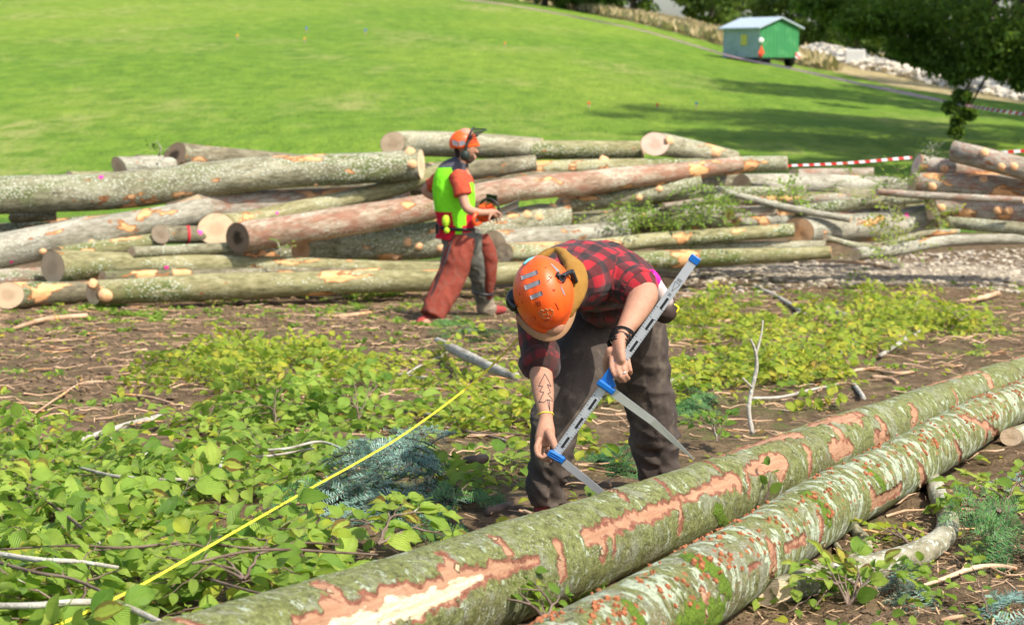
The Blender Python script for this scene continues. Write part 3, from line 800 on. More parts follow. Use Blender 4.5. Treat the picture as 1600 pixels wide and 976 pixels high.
S2 = [((1362, 791), (1382, 776), .024), ((1380, 780), (1408, 762), .026), ((1360, 768), (1366, 790), 0.012), ((1437, 729), (1437, 764), 0.028), ((1541, 672), (1538, 694), .026), ((1493, 692), (1496, 726), 0.019), ((1283, 812), (1281, 850), .022),
      ((1228, 857), (1258, 838), 0.014), ((1257, 832), (1257, 850), 0.011), ((1204, 850), (1209, 886), 0.026), ((1100, 924), (1100, 958), 0.019), ((1362, 767), (1368, 780), 0.016), ((1500, 650), (1540, 668), 0.020), ((1540, 662), (1560, 690), .02), ((1170, 888), (1188, 876), 0.008)]
K2 = [(1210, 889), (1437, 758), (1286, 850), (1100, 955)]
near2 = near_log('fir_log', 'nearest fir log, pale green lichen and rust-coloured scabs along its top',
                 [(700, 1152), (880, 1046), (1100, 904), (1300, 785), (1430, 714), (1550, 649), (1640, 602)], .124, S2, [], K2,
                 [((1265, 775), (1290, 800), .05), ((1100, 880), (1135, 930), .06), ((1060, 970), (1130, 950), .05), ((1360, 740), (1380, 760), .04), ((1490, 672), (1497, 680), .03), ((990, 960), (1010, 985), .04)], M_NEAR2, 62)

# raised scabs of torn bark on the nearest log, all one skin of it
def scabs(lg, n, seed):
    rng = np.random.default_rng(seed); mb = MB()
    ns, na = lg.V.shape[:2]
    k = 0
    while k < n:
        i = rng.integers(5, ns - 5); j = rng.integers(0, na)
        p = lg.V[i, j]; c = lg.C[i]
        if (p[2] - c[2]) < .03 + .04 * rng.random(): continue
        if vnoise(lg.s[i] * 9, j * .09, 0, 5) < rng.random() * .8: continue
        nr = (p - c) / np.linalg.norm(p - c); t = lg.T[i]; b = np.cross(nr, t)
        q = rng.integers(5, 9); a = np.linspace(0, 2 * np.pi, q, endpoint=False) + rng.random()
        R = rng.uniform(.0025, .0075) * (1 + .4 * rng.random(q))
        ring = [p + R[m] * (math.cos(a[m]) * t * rng.uniform(.8, 1.6) + math.sin(a[m]) * b) + nr * rng.uniform(.003, .009) for m in range(q)]
        base = [p + 1.15 * (ring[m] - p) - nr * .012 for m in range(q)]
        V = np.array(ring + base + [p + nr * .001])
        Q = [(m, m + q, (m + 1) % q + q, (m + 1) % q) for m in range(q)]
        T = [(m, (m + 1) % q, 2 * q) for m in range(q)]
        mb.add(V, Q, T); k += 1
    return tag(mb.build('bark_scabs', plain('rust_bark_scab', (.33, .12, .05), .8, var=.6, scale=90), lg.root, smooth=False), kind='stuff')
scabs(near2, 380, 3)

# ------------------------------------------------------------------ crooked branch, short stub, sticks
M_STICK = mat_bark('grey_twig_bark', (.20, .175, .13), (.36, .33, .27), (.52, .49, .42), .55, .0, .0)
M_BRANCH = mat_near('lichened_branch_bark', .35, False) if False else mat_bark('lichened_branch_bark', (.10, .085, .05), (.24, .22, .14), (.38, .36, .27), 1.15, .45, .0)
M_BROWNTWIG = mat_bark('brown_twig_bark', (.07, .045, .03), (.15, .105, .075), (.24, .18, .14), .15, .0, .0)
M_PEELED = mat_bark('peeled_branch_wood', (.30, .17, .09), (.46, .29, .17), (.62, .45, .30), .0, .0, .3)

def gp(px, py, h=.0):
    g = G(px, py, h); return np.array([g.x, g.y, g.z])
def ground_path(pts, h=None, lift=0.0):
    """rows (px, row, thickness_px[, extra height]) lying on the ground"""
    out = []
    for q in pts:
        r0 = q[2] * .002
        g = gp(q[0], q[1], .03); r = q[2] * g[1] / F_PX / 2
        hh = r * .9 + lift + (q[3] if len(q) > 3 else 0)
        g = gp(q[0], q[1], hh)
        out.append((g[0], g[1], g[2], r))
    return out
cb = build_log('branch', 'thick crooked branch curling under the nearest log, sawn obliquely', ground_path([(1205, 925, 42), (1290, 902, 46), (1380, 882, 42), (1440, 862, 40), (1476, 836, 36), (1480, 805, 34), (1466, 775, 30), (1458, 752, 28), (1440, 735, 26)]),
               M_BRANCH, cut=M_CUTPALE, nseg=26, step=.03, seed=71, group=None, cat='branch', rough=.08, tiltA=(.3, 1.5), knots=3, bump_amp=0, partname='limb')
mb = MB(); tube(mb, ground_path([(1300, 895, 26), (1345, 868, 24), (1352, 848, 22), (1338, 830, 20, .02), (1320, 812, 18, .03)]), .02, 14, rough=.08, seed=3); mb.build('side_limb', M_BEECH, cb.root)
mb = MB(); tube(mb, ground_path([(1330, 880, 16), (1312, 862, 14), (1302, 845, 12)]), .02, 10, rough=.08, seed=4); mb.build('side_limb', M_BEECH, cb.root)
g0 = G(1580, 686, .04)
build_log('branch', 'short branch stub with a round cream sawn face at the right edge', [(g0.x, g0.y, g0.z + .01, .046), (g0.x + .25, g0.y + .22, g0.z + .02, .048), (g0.x + .7, g0.y + .6, g0.z + .02, .05)],
          M_BEECH, cut=M_CUTPALE, nseg=24, step=.03, seed=72, group=None, cat='branch', bump_amp=0, partname='limb')

def inside(poly, X, Y):
    c = np.zeros(len(X), bool); n = len(poly)
    for i in range(n):
        x1, y1 = poly[i]; x2, y2 = poly[(i + 1) % n]
        m = ((y1 > Y) != (y2 > Y)) & (X < (x2 - x1) * (Y - y1) / (y2 - y1 + 1e-12) + x1)
        c ^= m
    return c
def region(pxpoly): return [tuple(G(x, y)[:2]) for x, y in pxpoly]
def scatter(poly, n, rng):
    a = np.array(poly); out = []
    while len(out) < n:
        X = rng.uniform(a[:, 0].min(), a[:, 0].max(), 4 * n); Y = rng.uniform(a[:, 1].min(), a[:, 1].max(), 4 * n)
        m = inside(poly, X, Y); out += list(zip(X[m], Y[m]))
    return out[:n]

POLY_A = region([(-80, 700), (60, 690), (190, 730), (330, 668), (520, 640), (640, 640), (760, 700), (800, 760), (760, 820), (600, 880), (420, 945), (260, 1010), (60, 1100), (-260, 1100)])
POLY_A2 = region([(330, 690), (430, 620), (560, 600), (700, 660), (560, 720), (380, 760)])
POLY_B = region([(240, 600), (330, 555), (400, 548), (480, 575), (560, 560), (700, 580), (830, 575), (840, 690), (700, 665), (600, 640), (480, 650), (400, 655), (330, 645), (240, 620)])
POLY_B2 = region([(330, 570), (400, 540), (480, 560), (460, 600), (360, 600)])
POLY_C = region([(1050, 700), (1040, 500), (1120, 480), (1190, 505), (1290, 480), (1350, 462), (1420, 478), (1530, 500), (1560, 525), (1500, 560), (1390, 590), (1290, 610), (1220, 640), (1130, 690)])
POLY_C2 = region([(1150, 560), (1300, 530), (1380, 490), (1460, 500), (1440, 560), (1300, 600), (1200, 600)])
POLY_LEGS = region([(880, 700), (900, 600), (1000, 560), (1060, 640), (1080, 720), (1000, 745), (900, 760)])

POLY_FIR = region([(480, 700), (520, 650), (700, 645), (790, 700), (800, 790), (740, 800), (560, 830), (480, 800)])

STICKS = [
 ('barkless orange stick lying across bare soil, highest on the left', [(18, 514, 5), (70, 499, 8), (135, 493, 8)], M_PEELED, []),
 ('thick pale-ended stick with a short fork, lying on the soil', [(122, 688, 7), (160, 676, 10), (205, 663, 12), (250, 652, 12)], M_STICK, [[(165, 676, 8), (178, 694, 9)]]),
 ('orange peeled stick beneath the forked pale-ended one', [(122, 697, 7), (160, 701, 9), (207, 708, 9)], M_PEELED, []),
 ('thin bent root bleaching on the dark soil', [(55, 645, 3), (95, 618, 4), (130, 598, 4), (180, 596, 4)], M_PEELED, []),
 ('reddish thin stick near the root on the soil', [(175, 614, 4), (230, 620, 5), (270, 630, 4)], M_PEELED, []),
 ('crooked grey stick with a broken bend among the green leaves', [(185, 765, 14), (192, 742, 13), (216, 733, 9), (212, 718, 11), (240, 708, 9), (290, 701, 7), (335, 698, 6)], M_STICK, []),
 ('long thin grey branch winding from the broken bend to the right', [(124, 730, 4), (190, 745, 6), (290, 748, 5), (340, 733, 5), (352, 716, 5), (420, 712, 4), (490, 700, 3)], M_STICK, []),
 ('dark twig slanting down through leaves at the left edge', [(-20, 735, 3), (40, 762, 4), (95, 798, 5), (155, 848, 5)], M_BROWNTWIG, []),
 ('brown arching twig over leaves, upper of two at the left edge', [(0, 858, 3, .06), (110, 852, 3, .08), (200, 855, 4, .08), (300, 846, 4, .06), (390, 856, 4, .05), (470, 848, 4, .05), (530, 850, 3, .05)], M_BROWNTWIG, [[(200, 855, 3, .08), (240, 858, 3, .06), (270, 860, 2, .05)]]),
 ('straight speckled grey branch at the left edge above the thick one', [(-20, 862, 8, .04), (60, 874, 8, .05), (120, 877, 7, .05), (185, 886, 5, .04)], M_STICK, []),
 ('long dark branch dipping right below the speckled one', [(-20, 873, 6, .03), (55, 894, 6, .04), (110, 903, 5, .04), (165, 926, 5, .03)], M_BROWNTWIG, []),
 ('thick knobbly grey branch in the bottom left corner', [(-20, 946, 9, .05), (60, 945, 10, .06), (120, 940, 10, .06), (190, 946, 10, .05), (255, 974, 9, .04)], M_STICK, []),
 ('pale snapped twig lying over the leaves left of the tape', [(300, 858, 8, .03), (340, 842, 9, .05), (370, 838, 10, .05)], M_STICK, []),
 ('curved brown twig low beside the mossy log, left of centre', [(330, 905, 4, .05), (400, 925, 4, .05), (450, 935, 4, .04), (300, 935, 3, .02)][:3], M_BROWNTWIG, []),
 ('slender brown twig crossing the leaves above the log butt', [(300, 880, 4, .06), (380, 862, 4, .07), (440, 858, 4, .07), (520, 862, 4, .05), (590, 866, 3, .03)], M_BROWNTWIG, []),
 ('very long thin bleached branch lying on yellow leaves', [(405, 553, 3), (470, 563, 5), (555, 573, 6), (610, 583, 6), (675, 592, 6)], M_STICK, [[(630, 588, 4), (655, 572, 4), (690, 556, 5), (706, 545, 6)]]),
 ('stout pale stick with splintered tip left of the bent man', [(683, 531, 9, .08), (710, 546, 15, .08), (745, 563, 15, .08), (775, 577, 14, .08), (806, 588, 13, .08)], M_STICK, []),
 ('whitish branch lying level towards the bent man', [(606, 633, 4), (645, 643, 6), (690, 650, 7), (760, 653, 7), (832, 650, 7)], M_STICK, []),
 ('dark forked branch curving below the whitish level one', [(600, 660, 4), (670, 662, 5), (720, 672, 6), (770, 682, 5), (800, 694, 4), (818, 715, 3)], M_BROWNTWIG, [[(720, 672, 4), (770, 676, 3), (825, 679, 2)]]),
 ('thin twig reaching out of the leaves in the middle left', [(400, 704, 3, .02), (450, 700, 4, .03), (500, 690, 4, .03), (548, 706, 3, .02)], M_STICK, []),
 ('ivory twig near the centre left among fir needles', [(430, 660, 3), (480, 640, 3), (560, 632, 3), (610, 640, 2)], M_STICK, []),
 ('sturdy pale branch lying right of the bent man', [(1040, 597, 9), (1080, 592, 12), (1120, 584, 11), (1165, 582, 8)], M_STICK, []),
 ('grey stick joining a curved one far right of the ruler', [(1180, 447, 5), (1215, 464, 7), (1254, 487, 7)], M_STICK, []),
 ('curved broken branch touching the grey stick on the right', [(1240, 492, 6), (1280, 484, 9), (1305, 488, 10), (1322, 494, 10)], M_STICK, []),
 ('rust coloured thin stick right of the bent man', [(1060, 502, 4), (1130, 502, 6), (1140, 500, 5)], M_PEELED, []),
 ('forked grey branch rising from yellow leaves at right', [(1376, 555, 7), (1410, 533, 7), (1440, 515, 6), (1455, 483, 5)], M_STICK, [[(1412, 532, 5), (1425, 500, 5), (1434, 465, 5)]]),
 ('leaning twig in the yellow leaves, middle right', [(1280, 572, 6), (1312, 552, 7), (1330, 540, 6), (1352, 530, 4)], M_STICK, []),
 ('long reddish stick lying under the yellow leaves at right', [(1302, 586, 5), (1350, 577, 5), (1400, 583, 6), (1432, 580, 5)], M_PEELED, []),
 ('thin stick above the measured log, right side', [(1175, 622, 5), (1220, 620, 5), (1262, 610, 5), (1310, 600, 4)], M_STICK, []),
 ('pale splintered piece just above the measured log', [(1362, 589, 9), (1390, 592, 8), (1402, 598, 7)], M_PEELED, []),
 ('short upright-looking peg of branch right of centre', [(1334, 600, 8), (1342, 610, 8), (1350, 622, 7)], M_STICK, []),
 ('thin branch on bare ground at the bottom right', [(1424, 920, 5), (1470, 905, 7), (1520, 887, 9), (1560, 884, 9), (1588, 888, 7)], M_PEELED, [[(1545, 885, 5), (1575, 898, 4), (1600, 896, 3)]]),
 ('pale shaving of wood at the bottom right corner', [(1470, 968, 6), (1490, 964, 8), (1504, 962, 6)], M_PEELED, []),
 ('peeled stick on the soil at the foot of the front log', [(450, 492, 4), (520, 494, 6), (580, 489, 7)], M_PEELED, []),
 ('brown rotten chunk of branch left of the near foot', [(727, 718, 9), (745, 719, 16), (757, 716, 14)], M_BROWNTWIG, []),
 ('brown bark chunk in the fir twigs beside the boot', [(760, 800, 14), (785, 794, 18), (800, 788, 12)], M_BROWNTWIG, []),
 ('thin curved stick fallen on the gravel edge', [(1275, 407, 4), (1340, 410, 5), (1390, 418, 4)], M_PEELED, []),
 ('peeled limb on the soil behind the gravel at right', [(1500, 470, 4), (1530, 466, 8), (1560, 458, 8)], M_PEELED, []),
]
for k, (lab, main, mat, subs) in enumerate(STICKS):
    q0 = gp(*main[len(main) // 2][:2]); lf = .012 + (.11 if inside(POLY_A, q0[0:1], q0[1:2])[0] else 0.0)
    path = ground_path(main, lift=lf)
    root = empty('fallen_stick', path[0][:3], lab, 'stick', 'loose sticks on the ground')
    mb = MB(); tube(mb, path, .025, 9, rough=.14, seed=80 + k); mb.build('stem', mat, root)
    for q in subs:
        mb = MB(); tube(mb, ground_path(q, lift=lf), .025, 7, rough=.12, seed=k); mb.build('side_twig', mat, root)
    # small side spurs belong to the same stem
# upright dead twig right of the bent man
b0 = gp(1176, 676, 0.0)
def up_path(pts, Y):
    return [(*P(x, y, Y + dy), t * (Y + dy) / F_PX / 2) for x, y, t, dy in pts]
root = empty('fallen_stick', tuple(b0), 'upright white-flecked twig standing in the yellow leaves', 'stick', 'loose sticks on the ground')
mb = MB(); tube(mb, up_path([(1176, 678, 8, 0), (1170, 640, 7, .02), (1174, 612, 7, .04), (1182, 575, 6, .05), (1180, 548, 5, .04), (1173, 530, 3, .02)], b0[1]), .02, 8, rough=.15, seed=5); mb.build('stem', M_STICK, root)
mb = MB(); tube(mb, up_path([(1181, 556, 4, .05), (1190, 520, 3, .1), (1192, 500, 2, .12)], b0[1]), .02, 6, rough=.15, seed=5); mb.build('side_twig', M_STICK, root)
mb = MB(); tube(mb, up_path([(1176, 606, 4, .04), (1160, 590, 3, .0), (1120, 640, 2, -.1)][:2], b0[1]), .02, 6, rough=.15, seed=5); mb.build('side_twig', M_STICK, root)
# ------------------------------------------------------------------ leaves
def mat_leaf(name, cols, transl=.46, rough=.42):
    t = NT(name)
    r = t.attr('rnd'); uv = t.attr('luv', 'Vector')
    sx = t.n('ShaderNodeSeparateXYZ', ins={0: uv}).outputs
    c = t.ramp(r, cols)
    n = t.noise(t.pos(), 60, 4, .65)
    c = t.mix(t.math('MULTIPLY', t.step(n, .5, .75), .3), c, tuple(x * .9 for x in cols[0][1]))
    vein = t.n('ShaderNodeMath', operation='SINE', ins={0: t.math('ADD', t.math('MULTIPLY', sx[0], 44), t.math('MULTIPLY', t.math('ABSOLUTE', sx[1]), -36))}).outputs[0]
    mid = t.step(t.math('ABSOLUTE', sx[1]), .07, .02)
    c = t.mix(t.math('MULTIPLY', mid, .5), c, (.34, .42, .10))
    c = t.mix(t.math('MULTIPLY', t.step(vein, .6, 1.0), .18), c, (.34, .42, .10))
    brown = t.math('MULTIPLY', t.step(t.math('ADD', t.math('ABSOLUTE', sx[1]), t.math('MULTIPLY', n, .5)), .72, .86), t.step(r, .62, .85))
    c = t.mix(brown, c, (.24, .13, .04))
    bmp = t.bump(t.math('ADD', vein, t.math('MULTIPLY', n, 2)), .0012, .8)
    return t.surf(c, rough, bmp, .35, transl=(transl, t.mix(.35, c, (.35, .55, .03))))

GREEN = [(.0, (.11, .25, .03)), (.3, (.26, .43, .06)), (.6, (.42, .58, .09)), (.85, (.56, .66, .10)), (1., (.68, .60, .10))]
YELL = [(.0, (.18, .32, .04)), (.35, (.42, .54, .06)), (.65, (.64, .64, .07)), (.9, (.78, .66, .07)), (1., (.62, .38, .08))]
DARKG = [(.0, (.025, .075, .015)), (.5, (.05, .12, .02)), (1., (.10, .18, .03))]
M_LEAF, M_YLEAF = mat_leaf('beech_leaf_green', GREEN), mat_leaf('beech_leaf_yellow_green', YELL)
M_DLEAF = mat_leaf('dark_small_leaf', DARKG, .3)

LT_x = np.array([0, .10, .30, .52, .74, .90, 1.0]); LT_w = np.array([0, .18, .30, .31, .22, .09, 0])
def leaf_template(fold=.42, curl=.18):
    V = []; UV = []
    for x, w in zip(LT_x[1:-1], LT_w[1:-1]):
        droop = -curl * x * x
        V += [(x, -w, w * fold + droop), (x, 0, droop), (x, w, w * fold + droop)]
        UV += [(x, -1, 0), (x, 0, 0), (x, 1, 0)]
    V = [(0, 0, 0)] + V + [(1, 0, -curl)]; UV = [(0, 0, 0)] + UV + [(1, 0, 0)]
    Q = []; T = []
    T += [(0, 2, 1), (0, 3, 2)]
    k = len(LT_x) - 2
    for i in range(k - 1):
        a = 1 + 3 * i
        Q += [(a, a + 1, a + 4, a + 3), (a + 1, a + 2, a + 5, a + 4)]
    a = 1 + 3 * (k - 1); e = 1 + 3 * k
    T += [(a, a + 1, e), (a + 1, a + 2, e)]
    return np.array(V, float), np.array(UV, float), np.array(Q), np.array(T)
LTV, LTU, LTQ, LTT = leaf_template()
# low-detail leaf for far foliage
LTV2 = np.array([(0, 0, 0), (.5, -.33, .08), (.5, .33, .08), (1, 0, -.1)]); LTU2 = np.array([(0, 0, 0), (.5, -1, 0), (.5, 1, 0), (1, 0, 0)], float)

def leaves_mesh(mb, Pp, D, Nn, size, rnd, low=False):
    """vectorised: position, direction, normal, size, rnd per leaf"""
    Pp, D, Nn = map(lambda a: np.asarray(a, float), (Pp, D, Nn))
    D = D / (np.linalg.norm(D, axis=1)[:, None] + 1e-9)
    S = np.cross(Nn, D); S /= (np.linalg.norm(S, axis=1)[:, None] + 1e-9)
    N2 = np.cross(D, S)
    TV, TU = (LTV2, LTU2) if low else (LTV, LTU)
    n, k = len(Pp), len(TV)
    tv = np.repeat(TV[None], n, 0).copy()
    if not low:
        f = RNG.uniform(.2, 1.9, (n, 1)); tv[:, :, 2] *= f
        tv[:, :, 1] *= RNG.uniform(.85, 1.15, (n, 1))
        tv[:, :, 2] += .05 * np.sin(tv[:, :, 0] * 9 + RNG.uniform(0, 6, (n, 1))) * np.abs(tv[:, :, 1]) * 3
    tv *= np.asarray(size)[:, None, None]
    V = Pp[:, None] + tv[..., 0:1] * D[:, None] + tv[..., 1:2] * S[:, None] + tv[..., 2:3] * N2[:, None]
    off = (np.arange(n) * k)[:, None, None]
    if low:
        Q = (np.array([(0, 1, 3, 2)])[None] + off).reshape(-1, 4); T = None
    else:
        Q = (LTQ[None] + off).reshape(-1, 4); T = (LTT[None] + off).reshape(-1, 3)
    mb.add(V.reshape(-1, 3), Q, T, rnd=np.repeat(rnd, k), luv=np.repeat(TU[None], n, 0).reshape(-1, 3))

def spray(mbL, mbT, base, heading, length, tilt, roll, rng, leaf=.062, rbias=0., spacing=.034, depth=0, width=.0022, droop=.25, low=False, dens=1.0):
    """one flat beech spray: a zigzag twig with alternating leaves; recurses for side sprays"""
    n = max(3, int(length / spacing))
    d = np.array([math.cos(heading) * math.cos(tilt), math.sin(heading) * math.cos(tilt), math.sin(tilt)])
    side = np.cross((0, 0, 1.), d); side /= np.linalg.norm(side) + 1e-9
    nrm = np.cross(d, side)
    nrm = nrm * math.cos(roll) + side * math.sin(roll); side = np.cross(nrm, d)
    pts = []; p = np.array(base, float); bend = rng.normal(0, .5)
    Ps, Ds, Ns, Ss, Rs = [], [], [], [], []
    for i in range(n + 1):
        f = i / n
        pts.append((*p, width * (1.3 - f)))
        dd = d + side * (bend * (f - .5) * .5 + (.16 if i % 2 else -.16)) + np.array([0, 0, -droop * f])
        dd /= np.linalg.norm(dd)
        p = p + dd * spacing
        sg = 1 if i % 2 else -1
        if depth > 0 and i % 3 == 1 and i < n - 1 and rng.random() < .8:
            h2 = math.atan2(*(dd + side * sg * 1.0)[[1, 0]])
            spray(mbL, mbT, p, h2, length * (1 - f) * .62 + .06, tilt * .5 + rng.normal(0, .2), roll + rng.normal(0, .25), rng, leaf, rbias, spacing, depth - 1, width * .7, droop, low, dens)
        elif rng.random() < dens:
            ld = dd * (.55 + .3 * rng.random()) + side * sg * (.75 + .2 * rng.random()) + nrm * rng.normal(0, .22)
            Ps.append(p + side * sg * .004); Ds.append(ld); Ns.append(nrm + np.array(rng.normal(0, .28, 3))); Ss.append(leaf * rng.uniform(.5, 1.22) * (1 - .25 * f)); Rs.append(np.clip(rng.normal(.42 + rbias, .2), 0, 1))
    Ps.append(p); Ds.append(dd); Ns.append(nrm); Ss.append(leaf * .9); Rs.append(np.clip(rng.normal(.42 + rbias, .2), 0, 1))
    leaves_mesh(mbL, Ps, Ds, Ns, np.array(Ss), np.array(Rs), low)
    if mbT is not None: tube(mbT, pts, .04, 4 if low else 5, cap=False, seed=int(rng.integers(1000)))

def leaf_cover(name, label, regions, mat, seed, leaf, rbias, low=False, hmax=.14, group=None):
    rng = np.random.default_rng(seed); mbL, mbT = MB(), MB()
    for poly, n, hm in regions:
        for X, Y in scatter(poly, n, rng):
            if vnoise(X * 1.1, Y * .9, 0, 47) + .5 * vnoise(X * 2.7, Y * 2.2, 0, 48) < (-.5 if poly is POLY_A else -.14): continue
            if regions[0][0] is POLY_A and inside(POLY_FIR, np.array([X]), np.array([Y]))[0] and rng.random() < .72: continue
            k = max(0, float(vnoise(X * 1.6, Y * 1.6, 0, 31)) * .5 + .55)
            h = rng.uniform(.01, hm) * k
            spray(mbL, mbT, onground(X, Y, h + .01), rng.uniform(0, 6.28), rng.uniform(.16, .42), rng.normal(.15, .3), rng.normal(-.25, .45), rng, leaf * (1.18 if poly is POLY_A and Y < 6.8 else 1.0), rbias, depth=1 if rng.random() < .5 else 0, low=low)
    o = mbL.build(name, mat, smooth=True); tag(o, kind='stuff'); 
    if label: o['label'] = label
    o2 = mbT.build(name.replace('leaves', 'twigs') if 'leaves' in name else name + '_twigs', M_BROWNTWIG); tag(o2, kind='stuff')
leaf_cover('fallen_green_leaves', 'bright green beech sprays heaped over the ground', [(POLY_A, 560, .13), (POLY_A2, 60, .10)], M_LEAF, 11, .090, .05)
leaf_cover('fallen_mixed_leaves', 'smaller yellowish sprays mixed into the green heap', [(POLY_A, 90, .15)], M_YLEAF, 14, .06, -.05)
leaf_cover('fallen_yellow_leaves', 'yellow green leafy twigs covering the ground behind', [(POLY_B, 360, .12), (POLY_B2, 60, .12), (POLY_LEGS, 70, .12), (region([(600, 575), (700, 560), (830, 560), (850, 700), (740, 690), (620, 655)]), 130, .10)], M_YLEAF, 12, .074, .0)
leaf_cover('fallen_autumn_leaves', 'yellowing leafy twigs on the ground to the right', [(POLY_C, 350, .12), (POLY_C2, 170, .28), (region([(1040, 500), (1160, 480), (1240, 560), (1230, 650), (1100, 700), (1060, 640)]), 150, .12)], M_YLEAF, 13, .082, .03, low=False)

POLY_THIN = region([(420, 560), (640, 540), (900, 530), (1060, 470), (1200, 450), (1500, 450), (1620, 540), (1350, 620), (1100, 720), (800, 800), (700, 700), (480, 640)])
POLY_RB = region([(1130, 1000), (1250, 880), (1400, 800), (1500, 740), (1640, 690), (1700, 1050), (1300, 1100)])
leaf_cover('low_green_plants', 'thin low green plants between the heaps', [(POLY_THIN, 170, .04), (POLY_RB, 34, .03)], M_LEAF, 15, .052, -.08)
# leafy branches one can pick out
def leafy(label, px, py, head_px, length, tilt, mat, seed, leaf=.066, n=3, rbias=0., h=.08, depth=2):
    b = gp(px, py, h); hx, hy = head_px
    rng = np.random.default_rng(seed)
    q = gp(hx, hy, h); head = math.atan2(q[1] - b[1], q[0] - b[0])
    root = empty('leafy_branch', tuple(b), label, 'branch', 'leafy beech branches')
    mbL, mbT = MB(), MB()
    for k in range(n):
        spray(mbL, mbT, b, head + (k - (n - 1) / 2) * .45 + rng.normal(0, .1), length * rng.uniform(.75, 1.1), tilt + rng.normal(0, .12), rng.normal(-.3, .25), rng, leaf, rbias, depth=depth, width=.0045)
    mbT.build('twig', M_BROWNTWIG, root); mbL.build('leaves', mat, root)
leafy('bright leafy branch fanning up at the left edge', 20, 790, (110, 700), .42, .45, M_LEAF, 21, .075, rbias=.12)
leafy('upright yellow-tinged beech spray left of centre', 430, 660, (470, 600), .22, .9, M_LEAF, 22, .07)
leafy('beech spray pushing over the middle of the yellow tape', 560, 655, (540, 600), .25, .8, M_LEAF, 23, .07, rbias=-.1)
leafy('big-leaved beech spray against the measured log', 590, 850, (690, 810), .30, .35, M_LEAF, 24, .085, rbias=.1, h=.12)
leafy('beech spray trapped between the two near logs', 850, 965, (830, 915), .22, .35, M_LEAF, 25, .07, rbias=-.05, h=.10)
leafy('single leafy twig standing between the near logs at centre', 1195, 782, (1205, 745), .08, 1.0, M_LEAF, 26, .05, n=1, rbias=-.1, h=.12, depth=0)
leafy('large beech spray in the bottom left corner', 120, 960, (60, 900), .35, .3, M_LEAF, 27, .08)
leafy('leafy shoot hanging over the log at bottom left', 380, 905, (320, 870), .3, .3, M_LEAF, 28, .075, h=.14)
leafy('bushy beech sapling top with browned tips at the bottom right', 1325, 945, (1345, 890), .15, 1.0, M_LEAF, 29, .07, n=6, rbias=.2, h=.01, depth=1)
leafy('pair of broad leafy shoots at the right edge under the log', 1560, 800, (1600, 740), .24, .55, M_LEAF, 30, .075, rbias=.12, n=4)
leafy('yellowing shoot beneath the nearest log', 1420, 850, (1380, 820), .16, .2, M_YLEAF, 31, .06, rbias=.0, h=.03, depth=1)
leafy('dark green shoot beside the upright white-flecked twig', 1120, 690, (1130, 650), .16, .9, M_LEAF, 32, .06, n=4, rbias=-.15, h=.02, depth=1)
leafy('yellow-green tuft of leaves at the far right in front of the pile', 1500, 500, (1560, 478), .45, .15, M_YLEAF, 33, .06, n=3, rbias=.0, h=.12)
leafy('beech sapling tuft at the left edge, highest green leaves', -10, 660, (10, 640), .14, .6, M_LEAF, 34, .075, n=2, rbias=.1, depth=1)

